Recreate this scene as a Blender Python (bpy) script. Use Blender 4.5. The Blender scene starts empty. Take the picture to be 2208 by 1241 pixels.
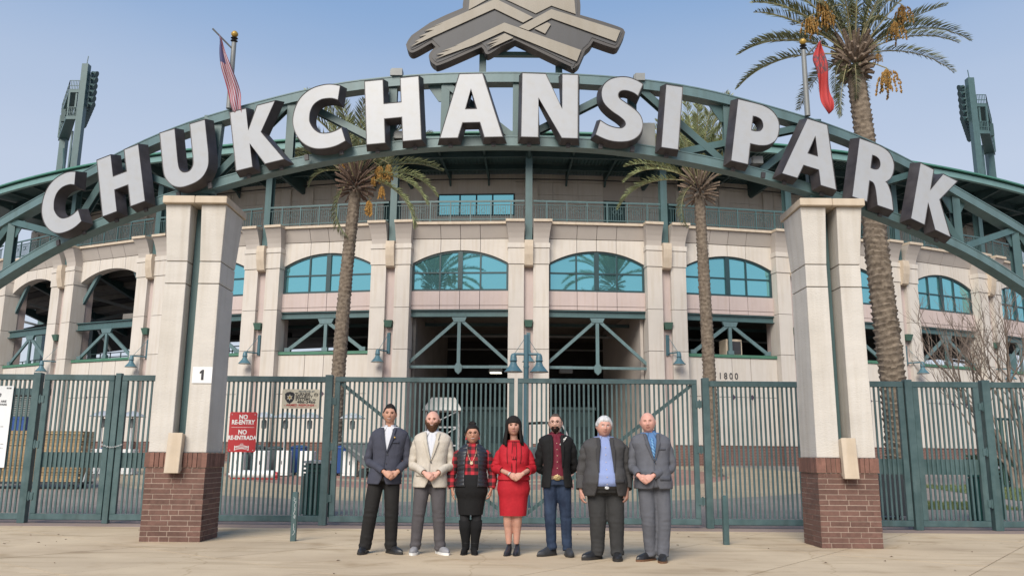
import bpy, bmesh, math, random
from mathutils import Vector, Matrix, noise, Quaternion
from math import sin, cos, pi, radians, sqrt, atan2, exp

random.seed(7)
S = bpy.context.scene
COL = S.collection

# ---------------------------------------------------------------- camera
PITCH, ROLL, EYE = radians(11.25), 0.0082, 1.2
FPX = 1810.0                       # focal length in photograph pixels (2208 wide)
cam = bpy.data.objects.new('camera', bpy.data.cameras.new('camera'))
COL.objects.link(cam)
cam.data.sensor_width = 36.0
cam.data.lens = 36.0 * FPX / 2208.0
cam.data.clip_end = 2000.0
_r, _u, _b = Vector((1, 0, 0)), Vector((0, -sin(PITCH), cos(PITCH))), Vector((0, -cos(PITCH), -sin(PITCH)))
_cr, _cu = _r * cos(ROLL) + _u * sin(ROLL), _u * cos(ROLL) - _r * sin(ROLL)
cam.matrix_world = Matrix(((_cr.x, _cu.x, _b.x, 0), (_cr.y, _cu.y, _b.y, 0), (_cr.z, _cu.z, _b.z, EYE), (0, 0, 0, 1)))
S.camera = cam

# ---------------------------------------------------------------- sky, sun, exposure
SUN_EL, SUN_AZ = radians(38), radians(198)      # high thin overcast, brightest behind and left of the camera
W = bpy.data.worlds.new('World'); S.world = W; W.use_nodes = True
nt = W.node_tree; nt.nodes.clear()
out = nt.nodes.new('ShaderNodeOutputWorld')
bg = nt.nodes.new('ShaderNodeBackground'); bg.inputs['Strength'].default_value = 0.10
sky = nt.nodes.new('ShaderNodeTexSky'); sky.sky_type = 'NISHITA'; sky.sun_disc = False
sky.sun_elevation = SUN_EL; sky.sun_rotation = SUN_AZ
sky.air_density = 1.3; sky.dust_density = 1.2; sky.ozone_density = 2.5
# a thin veil of high cloud over the clear sky: paler towards the horizon
tc = nt.nodes.new('ShaderNodeTexCoord'); sep = nt.nodes.new('ShaderNodeSeparateXYZ')
mr = nt.nodes.new('ShaderNodeMapRange'); mr.inputs[1].default_value = 0.0; mr.inputs[2].default_value = 0.62
ramp = nt.nodes.new('ShaderNodeValToRGB')
ramp.color_ramp.elements[0].position = 0.0; ramp.color_ramp.elements[0].color = (4.8, 5.2, 5.9, 1)
ramp.color_ramp.elements[1].position = 1.0; ramp.color_ramp.elements[1].color = (1.3, 2.4, 4.6, 1)
for _p, _c in ((0.50, (4.1, 4.65, 5.75, 1)), (0.62, (3.4, 4.15, 5.5, 1)), (0.80, (2.0, 3.1, 5.0, 1))):
    e = ramp.color_ramp.elements.new(_p); e.color = _c
nz = nt.nodes.new('ShaderNodeTexNoise'); nz.inputs['Scale'].default_value = 1.6; nz.inputs['Detail'].default_value = 3
mp = nt.nodes.new('ShaderNodeMapping'); mp.inputs['Scale'].default_value = (1, 1, 4)
mth = nt.nodes.new('ShaderNodeMath'); mth.operation = 'MULTIPLY_ADD'; mth.inputs[1].default_value = 0.16; mth.inputs[2].default_value = -0.08
add = nt.nodes.new('ShaderNodeMath'); add.operation = 'ADD'
mix = nt.nodes.new('ShaderNodeMix'); mix.data_type = 'RGBA'; mix.inputs[0].default_value = 0.88
L = nt.links.new
L(tc.outputs['Generated'], sep.inputs[0]); L(sep.outputs['Z'], mr.inputs[0])
L(tc.outputs['Generated'], mp.inputs[0]); L(mp.outputs[0], nz.inputs['Vector']); L(nz.outputs['Fac'], mth.inputs[0])
L(mr.outputs[0], add.inputs[0]); L(mth.outputs[0], add.inputs[1]); L(add.outputs[0], ramp.inputs[0])
L(sky.outputs[0], mix.inputs[6]); L(ramp.outputs[0], mix.inputs[7]); L(mix.outputs[2], bg.inputs['Color']); L(bg.outputs[0], out.inputs[0])

sun = bpy.data.lights.new('sun', 'SUN'); sun.energy = 3.4; sun.angle = radians(36); sun.color = (1.0, 0.92, 0.80)
so = bpy.data.objects.new('sun', sun); COL.objects.link(so)
sd = Vector((sin(SUN_AZ) * cos(SUN_EL), cos(SUN_AZ) * cos(SUN_EL), sin(SUN_EL)))   # towards the sun
so.rotation_euler = (-sd).to_track_quat('-Z', 'Y').to_euler()
S.view_settings.view_transform = 'Standard'; S.view_settings.look = 'None'
S.view_settings.exposure = 0.46; S.view_settings.gamma = 1.0; S.view_settings.use_curve_mapping = False
S.render.engine = 'CYCLES'
S.cycles.max_bounces = 6

# ---------------------------------------------------------------- survey: turns a measured sight line into a point on a known surface
def ray(u, v):
    du, dv = u - 1104.0, v - 620.5
    du, dv = du * cos(ROLL) + dv * sin(ROLL), -du * sin(ROLL) + dv * cos(ROLL)
    x, y = du / FPX, -dv / FPX
    return x, cos(PITCH) - y * sin(PITCH), sin(PITCH) + y * cos(PITCH)
def atY(u, v, Y):
    a, b, c = ray(u, v); t = Y / b
    return Vector((a * t, Y, EYE + c * t))
GS, GY = 0.031, 15.5               # the plaza rises gently towards the stadium
def ground(Y): return max(0.0, (Y - GY) * GS) if Y < 41 else (41 - GY) * GS

# ---------------------------------------------------------------- mesh helpers
class MB:
    def __init__(s): s.v = []; s.f = []; s.m = []
    def add(s, vs, fs, mi=0):
        n = len(s.v); s.v += [tuple(p) for p in vs]; s.f += [tuple(i + n for i in f) for f in fs]; s.m += [mi] * len(fs); return s
    def box(s, x0, x1, y0, y1, z0, z1, mi=0):
        return s.add([(x0,y0,z0),(x1,y0,z0),(x1,y1,z0),(x0,y1,z0),(x0,y0,z1),(x1,y0,z1),(x1,y1,z1),(x0,y1,z1)],
                     [(0,3,2,1),(4,5,6,7),(0,1,5,4),(1,2,6,5),(2,3,7,6),(3,0,4,7)], mi)
    def beam(s, p, q, w, h, up=(0,0,1), mi=0):
        p, q = Vector(p), Vector(q); d = (q - p).normalized(); up = Vector(up)
        sd_ = d.cross(up)
        if sd_.length < 1e-4: sd_ = d.cross(Vector((0,1,0)))
        sd_.normalize(); up = sd_.cross(d).normalized()
        a, b = sd_ * w / 2, up * h / 2
        vs = [p-a-b, p+a-b, p+a+b, p-a+b, q-a-b, q+a-b, q+a+b, q-a+b]
        return s.add(vs, [(0,1,2,3),(7,6,5,4),(0,4,5,1),(1,5,6,2),(2,6,7,3),(3,7,4,0)], mi)
    def ibeam(s, p, q, w, h, t=0.015, up=(0,0,1), mi=0):
        p, q = Vector(p), Vector(q); d = (q - p).normalized(); sd_ = d.cross(Vector(up))
        if sd_.length < 1e-4: sd_ = d.cross(Vector((0,1,0)))
        sd_.normalize(); u = sd_.cross(d).normalized(); o = u * (h/2 - t/2)
        s.beam(p+o, q+o, w, t, u, mi); s.beam(p-o, q-o, w, t, u, mi); s.beam(p, q, t, h-2*t, u, mi); return s
    def tube(s, pts, r, seg=8, caps=True, mi=0, ry=None, up=(0,0,1)):
        pts = [Vector(p) for p in pts]; n = len(pts)
        rs = r if isinstance(r, (list, tuple)) else [r]*n
        rys = ry if isinstance(ry, (list, tuple)) else ([ry]*n if ry else rs)
        vs = []; N = None
        for i, p in enumerate(pts):
            d = (pts[min(i+1, n-1)] - pts[max(i-1, 0)]).normalized()
            if N is None:
                N = d.cross(Vector(up))
                if N.length < 1e-3: N = d.cross(Vector((0,1,0)))
            N = (N - d * N.dot(d)).normalized(); B = d.cross(N)
            for k in range(seg):
                a = 2*pi*k/seg; vs.append(p + N * cos(a)*rs[i] + B * sin(a)*rys[i])
        fs = [(i*seg+k, i*seg+(k+1)%seg, (i+1)*seg+(k+1)%seg, (i+1)*seg+k) for i in range(n-1) for k in range(seg)]
        if caps: fs += [tuple(range(seg-1,-1,-1)), tuple((n-1)*seg+k for k in range(seg))]
        return s.add(vs, fs, mi)
    def lathe(s, prof, seg=16, c=(0,0,0), mi=0, caps=True):
        vs = [(c[0]+r*cos(2*pi*k/seg), c[1]+r*sin(2*pi*k/seg), c[2]+z) for r, z in prof for k in range(seg)]
        n = len(prof)
        fs = [(i*seg+k, i*seg+(k+1)%seg, (i+1)*seg+(k+1)%seg, (i+1)*seg+k) for i in range(n-1) for k in range(seg)]
        if caps: fs += [tuple(range(seg-1,-1,-1)), tuple((n-1)*seg+k for k in range(seg))]
        return s.add(vs, fs, mi)
    def grid(s, rows, closed=False, mi=0, flip=False):
        m = len(rows[0]); vs = [p for r in rows for p in r]; fs = []
        for i in range(len(rows)-1):
            for k in range(m if closed else m-1):
                q = (i*m+k, i*m+(k+1)%m, (i+1)*m+(k+1)%m, (i+1)*m+k); fs.append(q[::-1] if flip else q)
        return s.add(vs, fs, mi)
    def prism(s, poly, fn, d0, d1, mi=0, mi_side=None):
        """a 2-D outline given thickness: fn(a, b, depth) -> point"""
        n = len(poly); vs = [fn(a, b, d0) for a, b in poly] + [fn(a, b, d1) for a, b in poly]
        s.add(vs, [tuple(range(n))], mi); k = len(s.v) - 2*n
        s.f += [tuple(k+n+i for i in range(n-1,-1,-1))]; s.m += [mi]
        ms = mi if mi_side is None else mi_side
        for i in range(n):
            s.f.append((k+i, k+n+i, k+n+(i+1)%n, k+(i+1)%n)); s.m.append(ms)
        return s
    def mesh(s, name, mats, smooth=False):
        me = bpy.data.meshes.new(name); me.from_pydata(s.v, [], s.f)
        for m in (mats if isinstance(mats, (list, tuple)) else [mats]): me.materials.append(m)
        if any(s.m): me.polygons.foreach_set('material_index', s.m)
        me.update()
        b = bmesh.new(); b.from_mesh(me); bmesh.ops.recalc_face_normals(b, faces=b.faces); b.to_mesh(me); b.free()
        if smooth:
            me.polygons.foreach_set('use_smooth', [True]*len(me.polygons))
            if smooth != 1: me.set_sharp_from_angle(angle=radians(smooth))
        return me
    def obj(s, name, mats, parent=None, smooth=False, M=None, **kw):
        return link(name, s.mesh(name, mats, smooth), parent, M, **kw)

def link(name, data, parent=None, M=None, **kw):
    o = bpy.data.objects.new(name, data); COL.objects.link(o)
    if parent is not None: o.parent = parent
    if M is not None: o.matrix_local = M
    for k, v in kw.items(): o[k] = v
    return o
def thing(name, label, cat, loc=(0,0,0), rz=0.0, group=None):
    o = bpy.data.objects.new(name, None); COL.objects.link(o); o.empty_display_size = 0.2
    o.location = loc; o.rotation_euler = (0, 0, rz); o['label'] = label; o['category'] = cat
    if group: o['group'] = group
    return o
def tag(o, label, cat, group=None):
    o['label'] = label; o['category'] = cat
    if group: o['group'] = group
    return o
def copy_tree(o, parent=None):
    c = o.copy(); COL.objects.link(c)
    if parent is not None: c.parent = parent
    for ch in list(o.children): copy_tree(ch, c)
    return c
def bevel(o, w=0.006, seg=1):
    m = o.modifiers.new('bevel', 'BEVEL'); m.width = w; m.segments = seg; m.limit_method = 'ANGLE'; m.angle_limit = radians(40); return o
def catmull(pts, n=4, closed=False):
    P = [Vector(p) for p in pts]; out_ = []; N = len(P)
    for i in range(N if closed else N-1):
        a, b, c, d = (P[(i-1)%N], P[i], P[(i+1)%N], P[(i+2)%N]) if closed else (P[max(i-1,0)], P[i], P[i+1], P[min(i+2,N-1)])
        for k in range(n):
            t = k/n; out_.append(0.5*((2*b)+(c-a)*t+(2*a-5*b+4*c-d)*t*t+(-a+3*b-3*c+d)*t**3))
    if not closed: out_.append(P[-1])
    return out_
def interp(tab, x):
    if x <= tab[0][0]: return tab[0][1]
    for (a, b), (c, d) in zip(tab, tab[1:]):
        if x <= c: return b + (d-b)*(x-a)/(c-a)
    return tab[-1][1]

# ---------------------------------------------------------------- materials
def srgb(r, g, b):
    f = lambda c: (c/255/12.92) if c <= 10 else ((c/255+0.055)/1.055)**2.4
    return (f(r), f(g), f(b))
MATS = {}
def mat(name, col, rough=0.7, metal=0.0, var=0.12, scale=3.0, bump=0.0, bscale=60.0, rnd=0.0, spec=0.5, col2=None, streak=0.0, sc3=None):
    """principled surface whose colour drifts with object-space noise"""
    m = bpy.data.materials.new(name); m.use_nodes = True; n = m.node_tree; b = n.nodes['Principled BSDF']
    b.inputs['Roughness'].default_value = rough; b.inputs['Metallic'].default_value = metal
    b.inputs['Specular IOR Level'].default_value = spec
    tcn = n.nodes.new('ShaderNodeTexCoord'); src = tcn.outputs['Object']
    mpn = n.nodes.new('ShaderNodeMapping'); n.links.new(src, mpn.inputs[0])
    if sc3: mpn.inputs['Scale'].default_value = sc3
    oi = n.nodes.new('ShaderNodeObjectInfo')
    cmb = n.nodes.new('ShaderNodeVectorMath'); cmb.operation = 'ADD'
    n.links.new(mpn.outputs[0], cmb.inputs[0])
    sc_ = n.nodes.new('ShaderNodeVectorMath'); sc_.operation = 'SCALE'; sc_.inputs['Scale'].default_value = 0.5
    n.links.new(oi.outputs['Location'], sc_.inputs[0]); n.links.new(sc_.outputs[0], cmb.inputs[1])
    no = n.nodes.new('ShaderNodeTexNoise'); no.inputs['Scale'].default_value = scale; no.inputs['Detail'].default_value = 5; no.inputs['Roughness'].default_value = 0.6
    n.links.new(cmb.outputs[0], no.inputs['Vector'])
    rp = n.nodes.new('ShaderNodeValToRGB'); rp.color_ramp.elements[0].position = 0.3; rp.color_ramp.elements[1].position = 0.7
    c2 = col2 if col2 else tuple(min(1, c*(1+var)) for c in col)
    c1 = tuple(c*(1-var) for c in col)
    rp.color_ramp.elements[0].color = (*c1, 1); rp.color_ramp.elements[1].color = (*c2, 1)
    n.links.new(no.outputs['Fac'], rp.inputs[0]); last = rp.outputs[0]
    if streak > 0:
        mp2 = n.nodes.new('ShaderNodeMapping'); mp2.inputs['Scale'].default_value = (5, 5, 0.35); n.links.new(src, mp2.inputs[0])
        n2 = n.nodes.new('ShaderNodeTexNoise'); n2.inputs['Scale'].default_value = 1.4; n2.inputs['Detail'].default_value = 4; n.links.new(mp2.outputs[0], n2.inputs['Vector'])
        r2 = n.nodes.new('ShaderNodeValToRGB'); r2.color_ramp.elements[0].position = 0.45; r2.color_ramp.elements[1].position = 0.75
        r2.color_ramp.elements[0].color = (1,1,1,1); k = 1-streak; r2.color_ramp.elements[1].color = (k, k*0.97, k*0.92, 1)
        n.links.new(n2.outputs['Fac'], r2.inputs[0])
        mx = n.nodes.new('ShaderNodeMix'); mx.data_type = 'RGBA'; mx.blend_type = 'MULTIPLY'; mx.inputs[0].default_value = 1
        n.links.new(last, mx.inputs[6]); n.links.new(r2.outputs[0], mx.inputs[7]); last = mx.outputs[2]
    if rnd > 0:
        hs = n.nodes.new('ShaderNodeHueSaturation'); mrn = n.nodes.new('ShaderNodeMapRange')
        mrn.inputs[3].default_value = 1-rnd; mrn.inputs[4].default_value = 1+rnd
        n.links.new(oi.outputs['Random'], mrn.inputs[0]); n.links.new(mrn.outputs[0], hs.inputs['Value']); n.links.new(last, hs.inputs['Color']); last = hs.outputs[0]
    n.links.new(last, b.inputs['Base Color'])
    if bump > 0:
        nb = n.nodes.new('ShaderNodeTexNoise'); nb.inputs['Scale'].default_value = bscale; nb.inputs['Detail'].default_value = 4
        n.links.new(cmb.outputs[0], nb.inputs['Vector'])
        bp = n.nodes.new('ShaderNodeBump'); bp.inputs['Strength'].default_value = bump; bp.inputs['Distance'].default_value = 0.01
        n.links.new(nb.outputs['Fac'], bp.inputs['Height']); n.links.new(bp.outputs[0], b.inputs['Normal'])
    MATS[name] = m; return m

stucco = mat('stucco', (0.53, 0.50, 0.46), 0.9, var=0.06, scale=1.2, bump=0.55, bscale=30, streak=0.16, sc3=(1, 1, 3.2))
stucco_far = mat('stucco_far', (0.54, 0.50, 0.455), 0.9, var=0.05, scale=0.8, bump=0.15, bscale=30, rnd=0.03, streak=0.09)
stucco_grey_and_shade = mat('stucco_grey_and_shade', (0.42, 0.38, 0.345), 0.9, var=0.05, scale=0.8, bump=0.15, bscale=30, rnd=0.03)  # grey stucco; on the outward-flared parapet the grey paints in its shade
stucco_pink = mat('stucco_pink', (0.47, 0.39, 0.37), 0.9, var=0.05, scale=0.8, bump=0.15, bscale=30, rnd=0.03, streak=0.06)
cream = mat('cream_cap', (0.50, 0.42, 0.33), 0.8, var=0.08, scale=3, bump=0.2, bscale=40, streak=0.12)
steel = mat('teal_steel', (0.058, 0.112, 0.118), 0.45, var=0.10, scale=2.0, bump=0.08, bscale=25, streak=0.12)
steel_light = mat('teal_steel_light', (0.10, 0.165, 0.175), 0.45, var=0.08, scale=2.0, bump=0.08, bscale=25, streak=0.2)
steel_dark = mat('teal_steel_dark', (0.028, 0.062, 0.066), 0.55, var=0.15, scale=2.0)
fence_paint = mat('fence_paint', (0.044, 0.092, 0.098), 0.42, var=0.14, scale=4.0, bump=0.1, bscale=50, col2=(0.078, 0.130, 0.136), streak=0.22)
green_sill = mat('green_sill', (0.055, 0.16, 0.105), 0.6, var=0.12)
green_box = mat('green_box', (0.05, 0.11, 0.085), 0.6, var=0.12)
lamp_blue = mat('lamp_blue', (0.07, 0.15, 0.185), 0.4, var=0.08)
frame_dark = mat('window_frame', (0.016, 0.045, 0.052), 0.4, var=0.1)
brick_m = mat('brick', (0.132, 0.070, 0.055), 0.85, var=0.2, scale=14, bump=0.5, bscale=120, rnd=0.17)
brick_edge = mat('brick_soldier', (0.165, 0.082, 0.062), 0.85, var=0.2, scale=14, bump=0.5, bscale=120, rnd=0.24)
mortar = mat('mortar', (0.33, 0.255, 0.21), 0.95, var=0.12, scale=20, bump=0.3)
letter_white = mat('letter_white', (0.36, 0.375, 0.40), 0.35, var=0.03, scale=1.5, streak=0.03)
letter_black = mat('letter_black', (0.034, 0.030, 0.035), 0.5, var=0.25, scale=3, streak=0.25, col2=(0.065,0.058,0.062))
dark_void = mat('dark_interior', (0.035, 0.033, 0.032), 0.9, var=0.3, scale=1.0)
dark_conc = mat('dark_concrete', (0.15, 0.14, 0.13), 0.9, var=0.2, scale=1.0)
silver = mat('silver_metal', (0.52, 0.53, 0.54), 0.4, metal=0.35, var=0.1)
white_paint = mat('white_paint', (0.72, 0.72, 0.71), 0.5, var=0.05)
black_rubber = mat('black_rubber', (0.02, 0.02, 0.02), 0.7, var=0.2)
grey_plastic = mat('grey_plastic', (0.085, 0.095, 0.105), 0.5, var=0.1)
blue_plastic = mat('blue_plastic', (0.012, 0.055, 0.22), 0.45, var=0.1)
gold = mat('gold_ball', (0.40, 0.25, 0.05), 0.4, metal=0.3, var=0.1)
pole_grey = mat('pole_grey', (0.19, 0.20, 0.20), 0.5, metal=0.1, var=0.1)
print_black = mat('print_black', (0.03, 0.03, 0.035), 0.7, var=0.1)
print_red = mat('print_red', (0.45, 0.03, 0.03), 0.6, var=0.1)

def window_glass(name, tint, rough=0.03):
    m = bpy.data.materials.new(name); m.use_nodes = True; n = m.node_tree; b = n.nodes['Principled BSDF']
    b.inputs['Metallic'].default_value = 0.85; b.inputs['Roughness'].default_value = rough
    oi = n.nodes.new('ShaderNodeObjectInfo'); hs = n.nodes.new('ShaderNodeHueSaturation'); r = n.nodes.new('ShaderNodeMapRange')
    r.inputs[3].default_value = 0.93; r.inputs[4].default_value = 1.07; hs.inputs['Color'].default_value = (*tint, 1)
    n.links.new(oi.outputs['Random'], r.inputs[0]); n.links.new(r.outputs[0], hs.inputs['Value']); n.links.new(hs.outputs[0], b.inputs['Base Color'])
    t = n.nodes.new('ShaderNodeTexCoord'); no = n.nodes.new('ShaderNodeTexNoise'); no.inputs['Scale'].default_value = 0.7
    n.links.new(t.outputs['Object'], no.inputs['Vector']); bp = n.nodes.new('ShaderNodeBump'); bp.inputs['Strength'].default_value = 0.12; bp.inputs['Distance'].default_value = 0.02
    n.links.new(no.outputs['Fac'], bp.inputs['Height']); n.links.new(bp.outputs[0], b.inputs['Normal'])
    return m
glass = window_glass('teal_glass', (0.23, 0.56, 0.60))
# ================================================================ GROUND
def brickish(name, c_a, c_b, c_m, scale, bw=0.5, rh=0.25, mort=0.02, rough=0.9, rings=False):
    m = bpy.data.materials.new(name); m.use_nodes = True; n = m.node_tree; b = n.nodes['Principled BSDF']; b.inputs['Roughness'].default_value = rough
    t = n.nodes.new('ShaderNodeTexCoord'); br = n.nodes.new('ShaderNodeTexBrick')
    br.inputs['Scale'].default_value = scale; br.inputs['Brick Width'].default_value = bw; br.inputs['Row Height'].default_value = rh; br.inputs['Mortar Size'].default_value = mort
    br.inputs['Color1'].default_value = (*c_a, 1); br.inputs['Color2'].default_value = (*c_b, 1); br.inputs['Mortar'].default_value = (*c_m, 1)
    n.links.new(t.outputs['Object'], br.inputs['Vector']); last = br.outputs['Color']
    if rings:
        d = n.nodes.new('ShaderNodeVectorMath'); d.operation = 'DISTANCE'; d.inputs[1].default_value = (-1.2, 33.0, 0.0)
        sp = n.nodes.new('ShaderNodeSeparateXYZ'); cb = n.nodes.new('ShaderNodeCombineXYZ')
        n.links.new(t.outputs['Object'], sp.inputs[0]); n.links.new(sp.outputs[0], cb.inputs[0]); n.links.new(sp.outputs[1], cb.inputs[1])
        n.links.new(cb.outputs[0], d.inputs[0])
        mr_ = n.nodes.new('ShaderNodeMapRange'); mr_.inputs[2].default_value = 24.0
        n.links.new(d.outputs['Value'], mr_.inputs[0])
        rp = n.nodes.new('ShaderNodeValToRGB'); rp.color_ramp.interpolation = 'CONSTANT'
        cr_, pk, gy = (0.44, 0.35, 0.24, 1), (0.34, 0.19, 0.15, 1), (0.275, 0.235, 0.205, 1)
        stops = [(0, gy), (3, pk), (4.6, cr_), (5.4, pk), (6.3, cr_), (7.0, pk), (9.2, cr_), (13.2, gy), (15.0, (0.31,0.26,0.225,1))]
        rp.color_ramp.elements[0].color = stops[0][1]; rp.color_ramp.elements[1].position = stops[1][0]/24; rp.color_ramp.elements[1].color = stops[1][1]
        for p_, c_ in stops[2:]:
            e_ = rp.color_ramp.elements.new(p_/24); e_.color = c_
        n.links.new(mr_.outputs[0], rp.inputs[0])
        mx = n.nodes.new('ShaderNodeMix'); mx.data_type = 'RGBA'; mx.blend_type = 'MULTIPLY'; mx.inputs[0].default_value = 1
        n.links.new(rp.outputs[0], mx.inputs[6]); n.links.new(br.outputs['Color'], mx.inputs[7]); last = mx.outputs[2]
    no = n.nodes.new('ShaderNodeTexNoise'); no.inputs['Scale'].default_value = 0.9; no.inputs['Detail'].default_value = 6; n.links.new(t.outputs['Object'], no.inputs['Vector'])
    r2 = n.nodes.new('ShaderNodeMapRange'); r2.inputs[1].default_value = 0.3; r2.inputs[2].default_value = 0.7; r2.inputs[3].default_value = 0.85; r2.inputs[4].default_value = 1.12
    hs = n.nodes.new('ShaderNodeHueSaturation'); n.links.new(no.outputs['Fac'], r2.inputs[0]); n.links.new(r2.outputs[0], hs.inputs['Value']); n.links.new(last, hs.inputs['Color'])
    n.links.new(hs.outputs[0], b.inputs['Base Color'])
    bp = n.nodes.new('ShaderNodeBump'); bp.inputs['Strength'].default_value = 0.5; bp.inputs['Distance'].default_value = 0.01; n.links.new(br.outputs['Fac'], bp.inputs['Height']); bp.invert = True
    n.links.new(bp.outputs[0], b.inputs['Normal']); return m

def concrete_walk():
    m = mat('sidewalk_concrete', (0.47, 0.365, 0.245), 0.88, var=0.09, scale=0.7, bump=0.3, bscale=90, col2=(0.55, 0.44, 0.30), rnd=0.035)
    n = m.node_tree; b = n.nodes['Principled BSDF']; last = b.inputs['Base Color'].links[0].from_socket; t = n.nodes.new('ShaderNodeTexCoord')
    # broom streaks, tyre-dark smears and specks of gum
    for sc, s3, lo, hi, k, det in ((1.0, (0.5, 3.2, 1), 0.52, 0.75, (0.70, 0.67, 0.62), 7), (1.6, (1, 1, 1), 0.56, 0.72, (0.76, 0.72, 0.66), 9), (34, (1, 1, 1), 0.70, 0.74, (0.55, 0.5, 0.45), 2), (9, (1, 1, 1), 0.70, 0.78, (0.78, 0.76, 0.72), 3)):
        mp_ = n.nodes.new('ShaderNodeMapping'); mp_.inputs['Scale'].default_value = s3; mp_.inputs['Rotation'].default_value = (0, 0, 0.25); n.links.new(t.outputs['Object'], mp_.inputs[0])
        no = n.nodes.new('ShaderNodeTexNoise'); no.inputs['Scale'].default_value = sc; no.inputs['Detail'].default_value = det; n.links.new(mp_.outputs[0], no.inputs['Vector'])
        r = n.nodes.new('ShaderNodeValToRGB'); r.color_ramp.elements[0].position = lo; r.color_ramp.elements[1].position = hi
        r.color_ramp.elements[0].color = (1,1,1,1); r.color_ramp.elements[1].color = (*k, 1); n.links.new(no.outputs['Fac'], r.inputs[0])
        mx = n.nodes.new('ShaderNodeMix'); mx.data_type = 'RGBA'; mx.blend_type = 'MULTIPLY'; mx.inputs[0].default_value = 1
        n.links.new(last, mx.inputs[6]); n.links.new(r.outputs[0], mx.inputs[7]); last = mx.outputs[2]
    vo = n.nodes.new('ShaderNodeTexVoronoi'); vo.feature = 'DISTANCE_TO_EDGE'; vo.inputs['Scale'].default_value = .33
    nw = n.nodes.new('ShaderNodeTexNoise'); nw.inputs['Scale'].default_value = 1.7; nw.inputs['Detail'].default_value = 6; n.links.new(t.outputs['Object'], nw.inputs['Vector'])
    ad = n.nodes.new('ShaderNodeMix'); ad.data_type = 'RGBA'; ad.inputs[0].default_value = .35; n.links.new(t.outputs['Object'], ad.inputs[6]); n.links.new(nw.outputs['Color'], ad.inputs[7]); n.links.new(ad.outputs[2], vo.inputs['Vector'])
    r = n.nodes.new('ShaderNodeValToRGB'); r.color_ramp.elements[0].position = 0.0006; r.color_ramp.elements[1].position = .0022; r.color_ramp.elements[0].color = (.80,.77,.72,1); n.links.new(vo.outputs['Distance'], r.inputs[0])
    mx = n.nodes.new('ShaderNodeMix'); mx.data_type = 'RGBA'; mx.blend_type = 'MULTIPLY'; mx.inputs[0].default_value = 1; n.links.new(last, mx.inputs[6]); n.links.new(r.outputs[0], mx.inputs[7]); last = mx.outputs[2]
    n.links.new(last, b.inputs['Base Color']); return m
walk_m = concrete_walk()
joint_m = mat('joint_dirt', (0.17, 0.13, 0.095), 1.0, var=0.3, scale=8)
paver_m = brickish('plaza_pavers', (1, 1, 1), (0.82, 0.80, 0.78), (0.62, 0.60, 0.58), 4.0, rings=True)
strip_m = brickish('threshold_pavers', (0.30, 0.22, 0.19), (0.25, 0.19, 0.17), (0.2, 0.17, 0.15), 5.0)

far_m = mat('far_ground', (0.20, 0.18, 0.15), 1.0, var=0.15, scale=0.05)
g = MB(); g.add([(-700,-300,-0.06),(700,-300,-0.06),(700,900,-0.06),(-700,900,-0.06)], [(0,1,2,3)]); g.obj('ground', far_m, kind='structure')
walk = MB(); walk.add([(-22,-8,-0.014),(22,-8,-0.014),(22,14.30,-0.014),(-22,14.30,-0.014)], [(0,1,2,3)])
sidewalk = walk.obj('sidewalk', joint_m, kind='structure')
def clip(poly, n, d):
    out_ = []
    for i in range(len(poly)):
        a, b = poly[i], poly[(i+1) % len(poly)]; da, db = a[0]*n[0]+a[1]*n[1]-d, b[0]*n[0]+b[1]*n[1]-d
        if da <= 0: out_.append(a)
        if (da < 0) != (db < 0) and abs(da-db) > 1e-9:
            t = da/(da-db); out_.append((a[0]+(b[0]-a[0])*t, a[1]+(b[1]-a[1])*t))
    return out_
th = radians(52); e1, e2 = (cos(th), sin(th)), (-sin(th), cos(th)); SP = 1.775
for i in range(-13, 16):
    for j in range(-16, 16):
        a0, b0 = i*SP+0.6, j*SP+0.10; gp = 0.007
        q = [(a0+gp, b0+gp), (a0+SP-gp, b0+gp), (a0+SP-gp, b0+SP-gp), (a0+gp, b0+SP-gp)]
        p = [(a*e1[0]+b*e2[0], a*e1[1]+b*e2[1]) for a, b in q]
        for nn, dd in (((0,1),14.27),((0,-1),-3.0),((1,0),13.0),((-1,0),13.0)): p = clip(p, nn, dd) if p else p
        if len(p) < 3: continue
        ar = abs(sum(p[k][0]*p[(k+1)%len(p)][1]-p[(k+1)%len(p)][0]*p[k][1] for k in range(len(p))))/2
        if ar < 0.02: continue
        s_ = MB(); dz = random.uniform(-0.0012, 0.0012)
        s_.prism(p, lambda x, y, z: (x, y, z), -0.05, dz); s_.obj('slab', walk_m, sidewalk)
# rest of the pavement out of frame
g = MB()
for r_ in ((-22,-13,-8,14.27),(13,22,-8,14.27),(-13,13,-8,3.0)): g.box(r_[0]+.005, r_[1]-.005, r_[2], r_[3]-.005, -0.05, 0.0)
g.obj('slab_field', walk_m, sidewalk)
g = MB(); g.box(-22, 22, 14.275, 15.6, -0.05, 0.002); g.obj('threshold', strip_m, kind='structure')
g = MB(); Ys = [15.55, 18, 22, 26, 30, 34, 38, 41, 120]
for a, b in zip(Ys, Ys[1:]): g.add([(-90, a, ground(a)+.004), (90, a, ground(a)+.004), (90, b, ground(b)+.004), (-90, b, ground(b)+.004)], [(0,1,2,3)])
g.obj('plaza', paver_m, kind='structure')

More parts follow.
